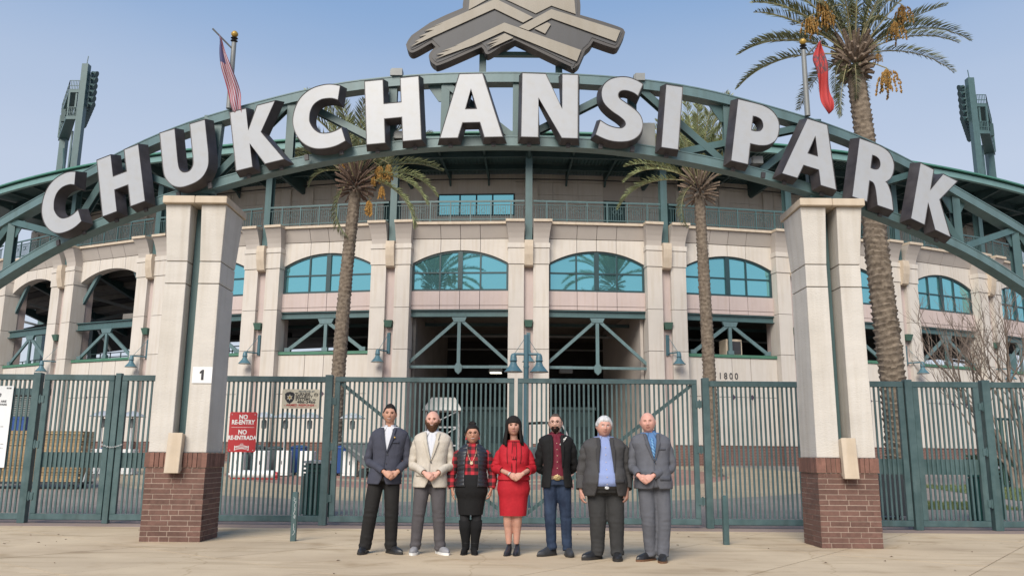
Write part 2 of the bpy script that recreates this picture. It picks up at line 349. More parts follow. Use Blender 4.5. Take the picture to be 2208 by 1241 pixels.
# ================================================================ STADIUM
RB, CX, CY = 55.0, 0.8, 95.0
ST = thing('stadium', 'beige and pink curved ballpark facade with arched teal windows behind the gate', 'stadium', (0, 0, 0))
DA = radians(7.0); HALF = RB*sin(DA/2)
def colM(k, r=RB):
    a = DA*k; return Matrix.Translation((CX + r*sin(a), CY - r*cos(a), 0)) @ Matrix.Rotation(a, 4, 'Z')
def bayM(i, r=RB):
    a = DA*(i+0.5); rr = r*cos(DA/2); return Matrix.Translation((CX + rr*sin(a), CY - rr*cos(a), 0)) @ Matrix.Rotation(a, 4, 'Z')
# NB: rotation by a turns local +x along the wall and local -y towards the visitor
GB = 0.72    # ground level at the wall
PXS = [-2.385, -0.98, 0.0, 0.98, 2.385]
def arch_z(x, hw=2.36, z0=10.42, z1=11.07):
    h = z1-z0; R = (hw*hw+h*h)/(2*h); return z1 - R + sqrt(max(0, R*R - x*x))
shared = {}
def part(key, name, build, mats, parent, M, smooth=False, **kw):
    if key not in shared:
        mb = MB(); build(mb); shared[key] = mb.mesh(name, mats, smooth)
    return link(name, shared[key], parent, M, **kw)
def wallbox(x0, x1, z0, z1, y0=0.0, y1=0.35, gp=0.012):
    return lambda m: m.box(x0+gp, x1-gp, y0, y1, z0+gp, z1-gp)
brick_far = brickish('wainscot_brick', (0.155, 0.070, 0.055), (0.12, 0.055, 0.045), (0.27, 0.20, 0.17), 4.0, bw=0.9, rh=0.3, mort=0.03)
def map_xz(m):   # bricks laid on upright faces: feed x,z into the brick pattern
    n = m.node_tree; br = [q for q in n.nodes if q.type == 'TEX_BRICK'][0]; t = [q for q in n.nodes if q.type == 'TEX_COORD'][0]
    sp = n.nodes.new('ShaderNodeSeparateXYZ'); cb = n.nodes.new('ShaderNodeCombineXYZ'); n.links.new(t.outputs['Object'], sp.inputs[0])
    ad = n.nodes.new('ShaderNodeMath'); n.links.new(sp.outputs[0], ad.inputs[0]); n.links.new(sp.outputs[1], ad.inputs[1])
    n.links.new(ad.outputs[0], cb.inputs[0]); n.links.new(sp.outputs[2], cb.inputs[1]); n.links.new(cb.outputs[0], br.inputs['Vector'])
map_xz(brick_far)

def flare_panel(x0, x1):
    def f(m):
        g_ = .012; a, b = x0+g_, x1-g_
        vs = [(a,-.02,11.66),(b,-.02,11.66),(b,-.30,12.29),(a,-.30,12.29),(a,.3,11.66),(b,.3,11.66),(b,.3,12.29),(a,.3,12.29)]
        m.add(vs, [(0,1,2,3),(1,5,6,2),(5,4,7,6),(4,0,3,7),(3,2,6,7),(4,5,1,0)])
    return f
def arch_panel(x0, x1):
    def f(m):
        g_ = .012; xs = [x0+g_+(x1-x0-2*g_)*k/8 for k in range(9)]
        poly = [(x, max(10.0, arch_z(x) if abs(x) < 2.36 else 10.42)) for x in xs] + [(xs[-1], 11.63), (xs[0], 11.63)]
        m.prism(poly, lambda a, b, d: (a, d, b), 0.0, 0.5)
    return f
def window_frame(m):
    # arched outer frame, heavy central mullion, two light mullions, one transom
    xs = [-2.36+4.72*k/24 for k in range(25)]; pr = []
    for x in xs: pr.append((x, arch_z(x)))
    for (xa, za), (xb, zb) in zip(pr, pr[1:]): m.beam((xa, .13, za-.05), (xb, .13, zb-.05), .10, .10, (0,0,1))
    m.box(-2.37, 2.37, .08, .18, 9.04, 9.14); m.box(-2.37, -2.27, .08, .18, 9.14, 10.40); m.box(2.27, 2.37, .08, .18, 9.14, 10.40)
    m.box(-.115, .115, .06, .18, 9.14, arch_z(0)-.02)
    for x in (-1.0, 1.0): m.box(x-.04, x+.04, .08, .18, 9.14, arch_z(x)-.04)
    for a, b in ((-2.27,-1.04),(-.96,-.115),(.115,.96),(1.04,2.27)): m.box(a, b, .085, .175, 9.92, 9.99)
def pane(x0, x1, top):
    def f(m):
        if not top: m.box(x0, x1, .14, .155, 9.14, 9.92)
        else:
            xs = [x0+(x1-x0)*k/6 for k in range(7)]
            m.prism([(x0, 9.99), (x1, 9.99)] + [(x, arch_z(x)-.06) for x in xs[::-1]], lambda a, b, d: (a, d, b), .14, .155)
    return f
def truss_side(m):
    m.beam((-.02,.10,7.62),(-1.95,.10,6.2),.10,.17,(0,0,1)); m.beam((.02,.10,7.62),(1.95,.10,6.2),.10,.17,(0,0,1)); m.box(-.08,.08,.04,.16,6.14,7.6)
    m.prism([(-.42,7.74),(.42,7.74),(.30,7.5),(-.30,7.5)], lambda a,b,d:(a,d,b), .02, .16)
    for x in (-1.95, 0, 1.95): m.box(x-.15, x+.15, .02, .2, 6.13, 6.32)
def truss_center(m):
    m.beam((-.1,.10,7.6),(-2.45,.10,5.5),.10,.15,(0,0,1)); m.beam((.1,.10,7.6),(2.45,.10,5.5),.10,.15,(0,0,1)); m.box(-.08,.08,.04,.16,5.45,7.6)
    m.prism([(-.36,7.74),(.36,7.74),(.26,7.52),(-.26,7.52)], lambda a,b,d:(a,d,b), .02, .18)
    m.box(-2.38,2.38,.05,.17,5.27,5.40)
    m.prism([(-.2,5.36),(0,5.62),(.2,5.36),(.15,5.12),(0,4.98),(-.15,5.12)], lambda a,b,d:(a,d,b), .0, .2)
def diamond(m):
    m.prism([(0,.14),(.12,0),(0,-.14),(-.12,0)], lambda a,b,d:(a,d,b), -.012, .02)
diamond_m = mat('diamond_tile', (0.055, 0.035, 0.055), 0.5)

for i in range(-6, 6):
    M = bayM(i); open_arch = i in (-6, -5, -4); center = i in (-1, 0)
    for x0, x1 in zip(PXS, PXS[1:]):
        part(('fl', x0), 'parapet_panel', flare_panel(x0, x1), stucco_grey_and_shade, ST, M)  # greyer colour stands in for the shade on the outward flare
        part(('ar', x0), 'wall_panel', arch_panel(x0, x1), stucco_far, ST, M)
        if not open_arch:
            part(('pk', x0), 'pink_panel', wallbox(x0, x1, 8.31, 9.04), stucco_pink, ST, M)
            part(('ps', x0), 'pink_panel', wallbox(x0, x1, 8.11, 8.31), stucco_pink, ST, M)
        if not center:
            part(('lw', x0), 'wall_panel', wallbox(x0, x1, 4.05, 5.96), stucco_far, ST, M)
            part(('lx', x0), 'wall_panel', wallbox(x0, x1, 1.72, 4.05), stucco_far, ST, M)
    part('led', 'ledge', lambda m: m.box(-2.39, 2.39, -.40, .3, 12.30, 12.42), cream, ST, M)
    [part(('jam', sx), 'jamb', lambda m, sx=sx: m.box(min(sx*2.388,sx*2.75),max(sx*2.388,sx*2.75),.02,.9,GB-.3,11.0), stucco_pink, ST, M) for sx in (-1, 1)]
    if not open_arch:
        w = part('win', 'window', window_frame, frame_dark, ST, M)
        for a, b in ((-2.27,-1.04),(-.96,-.115),(.115,.96),(1.04,2.27)):
            for top in (0, 1): part(('pane', a, top), 'pane', pane(a, b, top), glass, w, None)
        part('beam', 'lintel_beam', lambda m: m.ibeam((-2.38,.15,7.93),(2.38,.15,7.93),.26,.33,.03), steel_light if center else steel, ST, M)
        part('soff', 'soffit', lambda m: m.box(-2.38,2.38,.36,1.0,8.05,8.3), stucco_pink, ST, M)
    else:
        part('obeam', 'lintel_beam', lambda m: m.ibeam((-2.38,.15,7.95),(2.38,.15,7.95),.26,.42,.04), steel, ST, M)
        for sx in (-1, 1): part(('obr', sx), 'brace', lambda m, sx=sx: m.beam((sx*2.45,.35,9.3),(sx*1.25,.35,11.1),.16,.2), steel_light, ST, M)
    if not center:
        part('truss', 'opening_truss', truss_side, steel_light, ST, M)
        part('sill', 'sill', lambda m: m.box(-2.45,2.45,-.06,.5,5.97,6.11), green_sill, ST, M)
        part('wains', 'wainscot', lambda m: m.box(-2.38,2.38,-.10,.3,GB-.3,1.70), brick_far, ST, M)
        part('wcap', 'wainscot_cap', lambda m: m.box(-2.38,2.38,-.13,.3,1.70,1.74), brick_edge, ST, M)
        for x in (-.98, 0, .98): part('dia', 'diamond_tile', diamond, diamond_m, ST, M @ Matrix.Translation((x, 0, 4.05)))
    else:
        part('trussc', 'opening_truss', truss_center, steel_light, ST, M)
# paired pilasters
def shaft(sx, z0, z1, w=.375, y0=-.35, gp=.012):
    c = sx*.60; return lambda m: m.box(c-w, c+w, y0, .5, z0+gp, z1-gp)
def capital(sx):
    def f(m):
        c = sx*.60; z0, z1 = 11.325, 12.29; a, b = c-.375, c+.375; A, B = c-.43-(.08 if sx < 0 else -.05), c+.43+(.08 if sx > 0 else -.05)
        rows = []
        for t in (0, .25, .5, .75, 1):
            k = t**1.6; rows.append((a+(A-a)*k, b+(B-b)*k, -.35-.38*k, z0+(z1-z0)*t))
        vs = []
        for xa, xb, y, z in rows: vs += [(xa,y,z),(xb,y,z),(xb,.5,z),(xa,.5,z)]
        fs = [(3,2,1,0), (16,17,18,19)]
        for r in range(4):
            for q in range(4): fs.append((r*4+q, r*4+(q+1)%4, r*4+4+(q+1)%4, r*4+4+q))
        m.add(vs, fs)
    return f
def tongue(m):
    pts = [(-.38,11.45),(-.62,11.42),(-.66,11.1),(-.62,10.7),(-.5,10.2),(-.42,10.14),(.1,10.14),(.1,11.45)]
    m.prism(pts, lambda a, b, d: (d, a, b), -.21, .21)
def greenbox(m):
    z0, z1 = 7.20, 7.52
    m.add([(-.15,-.1,z0),(.15,-.1,z0),(.15,-.42,z0),(-.15,-.42,z0),(-.21,-.1,z1),(.21,-.1,z1),(.21,-.52,z1),(-.21,-.52,z1)],
          [(0,1,2,3),(7,6,5,4),(0,4,5,1),(1,5,6,2),(2,6,7,3),(3,7,4,0)])
for k in range(-5, 7):
    M = colM(k)
    for sx in (-1, 1):
        for z0, z1 in ((1.72,6.14),(6.14,8.17),(8.17,10.28)): part(('sh', sx, z0), 'pilaster_panel', shaft(sx, z0, z1), stucco_far, ST, M)
        part(('cb', sx), 'pilaster_block', shaft(sx, 10.28, 11.08, .405, -.39, .004), stucco_far, ST, M)
        part(('cc', sx), 'pilaster_band', shaft(sx, 11.08, 11.32, .43, -.43, .002), stucco_far, ST, M)
        part(('cp', sx), 'capital', capital(sx), stucco_grey_and_shade, ST, M)
        part(('cl', sx), 'ledge', lambda m, sx=sx: m.box(sx*.60-.50, sx*.60+.50 if sx<0 else sx*.60+.50, -.80, .5, 12.30, 12.42) if 0 else m.box(min(sx*.22,sx*1.13), max(sx*.22,sx*1.13), -.80, .5, 12.30, 12.425), cream, ST, M)
        part(('ws', sx), 'wainscot', lambda m, sx=sx: m.box(sx*.60-.41, sx*.60+.41, -.42, .5, GB-.3, 1.71), brick_far, ST, M)
    part('rec', 'recess_strip', lambda m: m.box(-.224,.224,-.12,.4,GB-.2,11.4), stucco_pink, ST, M)
    part('ton', 'bracket', tongue, cream, ST, M)
    part('gbx', 'scupper_box', greenbox, green_box, ST, M)
    part('pst', 'steel_column', lambda m: m.ibeam((0,-.05,11.46),(0,-.05,16.0),.34,.36,.03,(0,1,0)), steel, ST, M)
# terrace, its back wall, roof
def ring(m, r0, r1, z0, z1, a0=-42, a1=42, n=84):
    rows = []
    for k in range(n+1):
        a = radians(a0+(a1-a0)*k/n); s_, c_ = sin(a), cos(a)
        rows.append([(CX+r0*s_, CY-r0*c_, z0), (CX+r1*s_, CY-r1*c_, z0), (CX+r1*s_, CY-r1*c_, z1), (CX+r0*s_, CY-r0*c_, z1)])
    m.grid(rows, closed=True); return m
m_ = MB(); ring(m_, 54.3, 50.9, 12.05, 12.4); m_.obj('terrace_floor', stucco_grey_and_shade, ST)
deck_m = mat('roof_deck', (0.05, 0.10, 0.105), 0.5, var=0.1)
m_ = MB(); ring(m_, 56.75, 50.0, 16.28, 16.34); m_.obj('roof_deck', deck_m, ST)
fascia_m = mat('fascia', (0.15, 0.27, 0.26), 0.5, var=0.08); fascia_lip = mat('fascia_lip', (0.06, 0.20, 0.15), 0.5)
m_ = MB(); ring(m_, 56.85, 56.65, 15.98, 16.27); m_.obj('fascia', fascia_m, ST)
m_ = MB(); ring(m_, 57.0, 56.6, 16.35, 16.43); m_.obj('roof_edge', fascia_lip, ST)
m_ = MB()   # deck ribs, joined: far too many to pick apart
for k in range(330):
    a = radians(-34 + 68*k/329); s_, c_ = sin(a), cos(a)
    m_.beam((CX+56.6*s_, CY-56.6*c_, 16.25), (CX+51.2*s_, CY-51.2*c_, 16.25), .07, .06)
m_.obj('deck_ribs', deck_m, ST, kind='stuff')
for r_, w_, h_ in ((54.95, .2, .34), (53.0, .16, .26)):
    for i in range(-5, 6):
        a, b = radians(7*i), radians(7*(i+1))
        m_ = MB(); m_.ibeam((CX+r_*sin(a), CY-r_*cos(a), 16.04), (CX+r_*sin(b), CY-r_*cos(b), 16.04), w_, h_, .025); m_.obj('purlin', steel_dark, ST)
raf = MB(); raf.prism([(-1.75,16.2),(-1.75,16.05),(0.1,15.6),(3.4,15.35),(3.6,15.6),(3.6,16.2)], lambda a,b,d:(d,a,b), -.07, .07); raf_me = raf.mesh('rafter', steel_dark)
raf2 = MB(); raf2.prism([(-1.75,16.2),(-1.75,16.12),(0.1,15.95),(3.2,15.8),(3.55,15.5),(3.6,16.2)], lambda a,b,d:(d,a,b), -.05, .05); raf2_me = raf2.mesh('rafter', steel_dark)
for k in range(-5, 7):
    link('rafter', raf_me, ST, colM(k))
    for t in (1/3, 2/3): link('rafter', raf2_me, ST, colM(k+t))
# back wall of the terrace
RW = 51.4
def bwM(i): a = DA*(i+.5); rr = RW*cos(DA/2); return Matrix.Translation((CX+rr*sin(a), CY-rr*cos(a), 0)) @ Matrix.Rotation(a, 4, 'Z')
HWB = RW*sin(DA/2)
door_m = mat('door_green', (0.035, 0.10, 0.10), 0.5)
for i in range(-6, 6):
    M = bwM(i)
    if i == -1: segs = [(-HWB, -1.75, 'w'), (-1.75, 2.45, 'win'), (2.45, HWB, 'w')]
    elif i == 0: segs = [(-HWB, 1.0, 'w'), (1.0, 2.2, 'd'), (2.2, HWB, 'w')]
    elif i == -2: segs = [(-HWB, 1.5, 'w'), (1.5, 2.5, 'd'), (2.5, HWB, 'w')]
    elif i == 1: segs = [(-HWB, -2.2, 'w'), (-2.2, -1.2, 'd'), (-1.2, HWB, 'w')]
    elif i == 3: segs = [(-HWB, -2.0, 'w'), (-2.0, -1.1, 'd'), (-1.1, HWB, 'w')]
    else: segs = [(-HWB, HWB, 'w')]
    rows_z = [12.4, 13.42, 14.2, 15.05, 15.75, 16.2]
    for a, b, t in segs:
        if t == 'w':
            n_ = max(1, round((b-a)/1.6))
            for q in range(n_):
                xa, xb = a+(b-a)*q/n_, a+(b-a)*(q+1)/n_
                for za, zb in zip(rows_z, rows_z[1:]):
                    m_ = MB(); m_.box(xa+.006, xb-.006, 0, .2, za+.006, zb-.006); m_.obj('terrace_panel', stucco_far, ST, M=M)
        elif t == 'd':
            m_ = MB(); m_.box(a, b, 0, .2, 14.8, 16.2); m_.obj('door_head', stucco_grey_and_shade, ST, M=M)
            m_ = MB(); m_.box(a+.06, b-.06, .22, .27, 12.4, 14.75); m_.box(a, a+.06, .02, .3, 12.4, 14.8, 1); m_.box(b-.06, b, .02, .3, 12.4, 14.8, 1); m_.box(a+.06, b-.06, .02, .3, 14.75, 14.8, 1)
            d_ = m_.obj('door', [door_m, frame_dark], ST, M=M)
            m_ = MB(); m_.box(b-.2, b-.14, .16, .215, 13.4, 13.55); m_.obj('door_handle', silver, d_)
        else:
            m_ = MB(); m_.box(a, b, 0, .2, 15.1, 16.2); m_.box(a, b, 0, .2, 12.4, 13.85); m_.obj('terrace_panel', stucco_far, ST, M=M)
            m_ = MB()
            m_.box(a, b, -.02, .12, 13.85, 13.93); m_.box(a, b, -.02, .12, 15.02, 15.1)
            xs = [a+.04, a+(b-a)*.29, a+(b-a)*.505, a+(b-a)*.715, b-.04]
            for x in xs: m_.box(x-.04, x+.04, -.021, .121, 13.93, 15.02)
            w = m_.obj('window', frame_dark, ST, M=M)
            for xa, xb in zip(xs, xs[1:]): m2 = MB(); m2.prism([(.075,13.93),(.09,13.93),(.015,15.02),(.0,15.02)], lambda a,b,d:(d,a,b), xa+.04, xb-.04); m2.obj('pane', glass, w)
    for x in (-2.0, 2.0) if i not in (-1, 0, 1, -2, 3) else ((-2.9,) if i != 1 else (1.6,)):
        m_ = MB(); m_.box(x-.3, x+.3, -.12, -.001, 12.4, 15.75); m_.obj('terrace_pilaster', stucco_far, ST, M=M)
# dark conduit along the wall head
m_ = MB()
for k in range(-40, 40): 
    a, b = radians(k), radians(k+1); m_.tube([(CX+51.75*sin(a), CY-51.75*cos(a), 15.78), (CX+51.75*sin(b), CY-51.75*cos(b), 15.78)], .035, 5, False)
m_.obj('conduit', print_black, ST)
# railing bays
def rail(m):
    for z, h in ((13.47,.09),(12.55,.05),(13.28,.03)): m.beam((-HALF+.2,0,z),(HALF-.2,0,z),.05,h)
def balus(m):
    n_ = 54
    for k in range(1, n_):
        x = -HALF+.2+(2*HALF-.4)*k/n_; m.box(x-.011, x+.011, -.011, .011, 12.57, 13.28)
def posts(x): return lambda m: m.box(x-.028, x+.028, -.03, .03, 12.42, 13.43)
def orn(m):  # kept as one: a few pixels each
    for x in (-2.0,-1.0, 0.0, 1.0, 2.0):
        for s_ in (-.13, .13):
            c = [(x+s_+.11*cos(q*pi/3), -.02, 13.0+.13*sin(q*pi/3)) for q in range(7)]
            for p, q in zip(c, c[1:]): m.beam(p, q, .014, .014)
for i in range(-6, 6):
    M = bayM(i, RB+.3) 
    rl = part('rail', 'railing', rail, steel, ST, M)
    part('bal', 'balusters', balus, steel, rl, None, kind='stuff')
    for x in (-2.5,-1.5,-.5,.5,1.5,2.5): part(('rp', x), 'railing_post', posts(x), steel, rl, None)
    part('orn', 'railing_ornament', orn, steel, rl, None, kind='stuff')
# concourse behind the openings
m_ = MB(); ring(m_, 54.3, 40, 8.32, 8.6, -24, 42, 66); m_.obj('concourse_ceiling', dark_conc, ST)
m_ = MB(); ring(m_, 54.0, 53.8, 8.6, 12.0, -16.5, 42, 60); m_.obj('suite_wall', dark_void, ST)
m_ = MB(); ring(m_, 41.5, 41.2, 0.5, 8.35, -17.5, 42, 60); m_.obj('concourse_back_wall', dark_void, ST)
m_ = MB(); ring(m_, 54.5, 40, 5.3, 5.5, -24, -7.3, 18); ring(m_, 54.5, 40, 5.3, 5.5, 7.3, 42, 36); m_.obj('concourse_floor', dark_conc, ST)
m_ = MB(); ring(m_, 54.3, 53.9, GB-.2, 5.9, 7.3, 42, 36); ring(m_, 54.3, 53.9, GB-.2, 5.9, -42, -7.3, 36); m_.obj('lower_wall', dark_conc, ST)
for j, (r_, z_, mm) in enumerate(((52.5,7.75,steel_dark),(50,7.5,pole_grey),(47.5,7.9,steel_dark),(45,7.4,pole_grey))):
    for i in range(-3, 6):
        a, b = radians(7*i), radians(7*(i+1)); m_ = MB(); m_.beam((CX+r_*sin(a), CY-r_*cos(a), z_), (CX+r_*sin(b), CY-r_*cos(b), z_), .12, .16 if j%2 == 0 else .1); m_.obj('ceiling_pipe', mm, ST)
for k in range(-6, 7):
    if k < -2:  # left stands: open framing, sloping underside of the seating
        M = colM(k)
        m_ = MB(); m_.beam((0,.6,11.9),(0,9.5,8.6),.3,.5); m_.obj('raker_beam', steel_dark, ST, M=M)
        m_ = MB(); m_.box(-.2,.2,5.6,6.0,0.6,10.2); m_.obj('steel_post', steel_dark, ST, M=M)
        m_ = MB(); m_.beam((-3,3,10.6),(0,5.6,9.6),.12,.16); m_.beam((0,.8,8.2),(0,5.6,10.0),.14,.18); m_.beam((3.3,5.2,7.4),(0,5.4,9.9),.1,.14); m_.obj('brace', pole_grey, ST, M=M)
for j in range(9):
    y0 = .4+j*1.05; z_ = 12.0-.36*j; rr = RB-y0
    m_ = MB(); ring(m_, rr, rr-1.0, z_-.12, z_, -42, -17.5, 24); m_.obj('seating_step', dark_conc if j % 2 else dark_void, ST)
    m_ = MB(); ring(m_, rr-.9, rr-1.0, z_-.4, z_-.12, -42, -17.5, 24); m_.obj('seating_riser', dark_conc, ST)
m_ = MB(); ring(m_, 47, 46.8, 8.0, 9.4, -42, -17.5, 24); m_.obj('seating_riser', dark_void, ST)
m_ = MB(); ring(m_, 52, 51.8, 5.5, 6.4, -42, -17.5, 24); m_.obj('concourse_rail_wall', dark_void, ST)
m_ = MB()
for k in range(0, 26):
    a, b = radians(-43+k), radians(-42+k)
    for z_ in (6.9, 6.65): m_.beam((CX+51.9*sin(a), CY-51.9*cos(a), z_), (CX+51.9*sin(b), CY-51.9*cos(b), z_), .05, .05)
    m_.beam((CX+51.9*sin(a), CY-51.9*cos(a), 6.3), (CX+51.9*sin(a), CY-51.9*cos(a), 6.9), .05, .05, (0,1,0))
m_.obj('concourse_handrail', steel_dark, ST)
# boxy ceiling lights and side walls of the gateway
for i, lit in ((-1, 1), (0, 0)):
    M = bayM(i); m_ = MB(); m_.box(1.05 if i == -1 else -1.25, 1.75 if i == -1 else -.55, 5.0, 5.4, 5.55, 5.95); bx = m_.obj('light_box', white_paint if 0 else pole_grey, ST, M=M)
    if lit:
        lm = bpy.data.materials.new('lamp_glow'); lm.use_nodes = True; b_ = lm.node_tree.nodes['Principled BSDF']; b_.inputs['Emission Color'].default_value = (1,.93,.75,1); b_.inputs['Emission Strength'].default_value = 3
        m2 = MB(); m2.box(1.1, 1.7, 4.95, 5.38, 5.52, 5.545); m2.obj('lens', lm, bx)
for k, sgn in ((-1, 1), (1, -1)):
    M = colM(k); m_ = MB(); m_.box(sgn*1.0, sgn*1.15, .5, 8.5, GB-.2, 8.3); m_.obj('gateway_wall', stucco_grey_and_shade if k == 1 else dark_conc, ST, M=M)
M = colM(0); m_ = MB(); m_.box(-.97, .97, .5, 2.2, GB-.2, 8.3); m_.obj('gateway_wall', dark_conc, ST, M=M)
# ================================================================ GATE PILLARS
def brick_mesh(l, h=.0595, d=.10, mm=None, nm='brick'):
    m = MB(); b = .004
    m.box(-l/2, l/2, 0, d, 0, h); return m.mesh(nm, mm or brick_m)
BRS, BRH, SOL = brick_mesh(.262), brick_mesh(.126), None
sm = MB(); sm.box(-.028, .028, 0, .10, 0, .198); SOL = sm.mesh('soldier_brick', brick_edge)
PW, PD = .83, .70          # brick base size
SW, SD = .81, .66          # stucco shaft size at its foot
CAPZ = 4.89
def pillar(x, y, label, mirror):
    P = thing('gate_pillar', label, 'pillar', (x, y, 0), 0, 'stucco and brick pillars carrying the arched sign')
    m = MB(); m.box(-PW/2+.0045, PW/2-.0045, -PD/2+.0045, PD/2-.0045, -.02, 1.19); m.obj('mortar_core', mortar, P)
    rnd = random.Random(5 if mirror > 0 else 9)
    # courses of stretchers and headers, each brick its own object
    for c in range(14):
        z = .006 + c*.0708
        for side in range(4):
            L_ = PW if side % 2 == 0 else PD; half = L_/2
            rot = Matrix.Rotation(side*pi/2, 4, 'Z'); dep = PD/2 if side % 2 == 0 else PW/2
            xs = -half; first = True
            if (c+side) % 2:
                link('brick', BRH, P, rot @ Matrix.Translation((xs+.0462, -dep, z)) @ Matrix.Diagonal((.0924/.126, 1, 1, 1))); xs += .103
            while xs < half-.03:
                l = .262 if rnd.random() < .72 else .126
                if (c+side) % 2 == 0 and first: l = .126 if c % 4 < 2 else .262
                first = False
                if xs + l > half - .0: l = half - xs
                me = BRS if l > .2 else BRH; base = .262 if l > .2 else .126
                o = link('brick', me, P, rot @ Matrix.Translation((xs+l/2, -dep + rnd.uniform(-.003, .002), z)) @ Matrix.Diagonal((max(.1, l/base), 1, 1, 1)))
                xs += l + .0105
    for side in range(4):
        L_ = (PW if side % 2 == 0 else PD) + .03; rot = Matrix.Rotation(side*pi/2, 4, 'Z'); dep = (PD if side % 2 == 0 else PW)/2 + .015; n_ = 13
        for q in range(n_):
            xx = -L_/2 + L_*(q+.5)/n_
            link('soldier_brick', SOL, P, rot @ Matrix.Translation((xx, -dep + rnd.uniform(-.002, .002), .999)))
    # shaft: two halves with a slot between them, flaring outwards above z = 3.9
    gaphw = .088
    def half(s):
        rows = []; n_ = []
        for z, ex, g_ in ((1.197,0,0),(3.735,0,0)): n_.append((z, ex, g_))
        return n_
    def piece(name, z0, z1, f0, f1, s):
        mb = MB(); vs = []
        for z, f in ((z0, f0), (z1, f1)):
            xo = SW/2 + f*.55; yi = SD/2 + f; gi = gaphw - f*.12
            a, b = (gi, xo) if s > 0 else (-xo, -gi)
            vs += [(a,-yi,z),(b,-yi,z),(b,yi,z),(a,yi,z)]
        mb.add(vs, [(0,3,2,1),(4,5,6,7),(0,1,5,4),(1,2,6,5),(2,3,7,6),(3,0,4,7)])
        return bevel(mb.obj(name, stucco, P), .006)
    for s in (-1, 1):
        piece('shaft_block', 1.202, 3.60, 0, -.012, s); piece('shaft_block', 3.612, 3.93, -.012, -.012, s); piece('flared_head', 3.942, CAPZ-.115, -.012, .07, s)
    m = MB(); m.box(-gaphw+.01, gaphw-.01, .12, .14, 1.21, CAPZ-.12); m.obj('slot_back', stucco, P)
    m = MB(); cw, cd = SW/2+.065, SD/2+.14; m.box(-cw, -.002, -cd, cd, CAPZ-.11, CAPZ); m.box(.002, cw, -cd, cd, CAPZ-.11, CAPZ-.002); bevel(m.obj('cap', cream, P), .008)
    # drip tongue at the foot of the slot
    m = MB(); w_ = .10; m.prism([(-.50,.92),(-.41,.92),(-.35,1.45),(-.45,1.47)], lambda a,b,d:(d,a,b), -w_, w_); m.prism([(-.41,.95),(-.31,.95),(-.25,1.45),(-.35,1.45)], lambda a,b,d:(d,a,b), -w_+.01, w_-.01)
    bevel(m.obj('drip_tongue', cream, P), .006)
    return P
PLX, PRX = -4.655, 4.635
PLl = pillar(PLX, 12.28, 'left gate pillar with a white number 1 plate, brick base and flared stucco head', 1)
PRr = pillar(PRX, 12.15, 'right gate pillar without a number plate, brick base and flared stucco head', -1)

def text_mesh(body, size, ext, m_, name, bold=0.0, sx=1.0, align='CENTER', shear=0.0, space=1.0):
    cu = bpy.data.curves.new(name, 'FONT'); cu.body = body; cu.size = size; cu.extrude = ext; cu.offset = bold; cu.align_x = align; cu.align_y = 'CENTER'; cu.shear = shear; cu.space_character = space; cu.resolution_u = 3
    o = bpy.data.objects.new(name, cu); COL.objects.link(o); dg = bpy.context.evaluated_depsgraph_get(); me = bpy.data.meshes.new_from_object(o.evaluated_get(dg))
    bpy.data.objects.remove(o); bpy.data.curves.remove(cu)
    for v in me.vertices: v.co.x *= sx
    me.materials.clear(); me.materials.append(m_); me.name = name; return me
def put_text(body, size, m_, name, parent, loc, rot=None, **kw):
    me = text_mesh(body, size, .002, m_, name, **kw); R_ = rot if rot is not None else Matrix.Rotation(pi/2, 4, 'X')
    return link(name, me, parent, Matrix.Translation(loc) @ R_)
plate = thing('number_plate', 'white square plate with a black 1 on the left pillar', 'sign', (PLX+.265, 12.28-SD/2-.004, 2.28))
m = MB(); m.box(-.14, .14, -.006, 0, -.115, .115); m.obj('board', white_paint, plate)
m = MB(); m.prism([(-.012,-.07),(.022,-.07),(.022,.075),(-.004,.075),(-.036,.045),(-.036,.018),(-.012,.030)], lambda a,b,d:(a,d,b), -.010, -.006); m.obj('numeral', print_black, plate)

# ================================================================ ARCHED SIGN: lattice truss bent to a 20 m plan radius
SR = 20.0; SCY = 31.2
def sg(s, z, r=19.65):             # s is measured along the truss centre line
    a = s/19.65 if r < 19.8 else s/SR; return Vector((r*sin(a), SCY - r*cos(a), z))
BOT = [(0,5.645),(.72,5.63),(1.31,5.62),(2.08,5.54),(2.69,5.46),(3.49,5.33),(4.15,5.20),(4.84,5.04),(5.4,4.93),(6.24,4.72),(7.33,4.42),(8.6,3.94),(10.4,3.2),(12.0,2.5)]
TOP = [(0,6.63),(1.29,6.61),(2.16,6.56),(2.6,6.52),(3.39,6.39),(4.21,6.23),(4.61,6.16),(5.41,5.97),(6.34,5.67),(7.25,5.33),(7.82,5.15),(8.8,4.84),(10.4,4.2),(12.0,3.5)]
def zb(s): return interp(BOT, abs(s))
def zt(s): return interp(TOP, abs(s))
AR = thing('arch_truss', 'teal steel arched truss spanning the gate on the two pillars', 'truss', (0, 0, 0))
NS = 96
def chord(m, zf, w, h, r=19.65, dz=0):
    rows = []
    zz = [zf(-12+24*k/NS) for k in range(NS+1)]
    for _ in range(3): zz = [zz[0]] + [(zz[i-1]+2*zz[i]+zz[i+1])/4 for i in range(1, NS)] + [zz[-1]]
    for k in range(NS+1):
        s = -12+24*k/NS; z = zz[k]+dz
        rows.append([sg(s,z-h/2,r-w/2), sg(s,z-h/2,r+w/2), sg(s,z+h/2,r+w/2), sg(s,z+h/2,r-w/2)])
    m.grid(rows, closed=True)
m = MB(); chord(m, zb, .20, .018, dz=.066); chord(m, zb, .20, .018, dz=-.066); chord(m, zb, .02, .118); chord(m, zb, .014, .12, 19.65+.085) ; m.obj('bottom_chord', steel_light, AR)
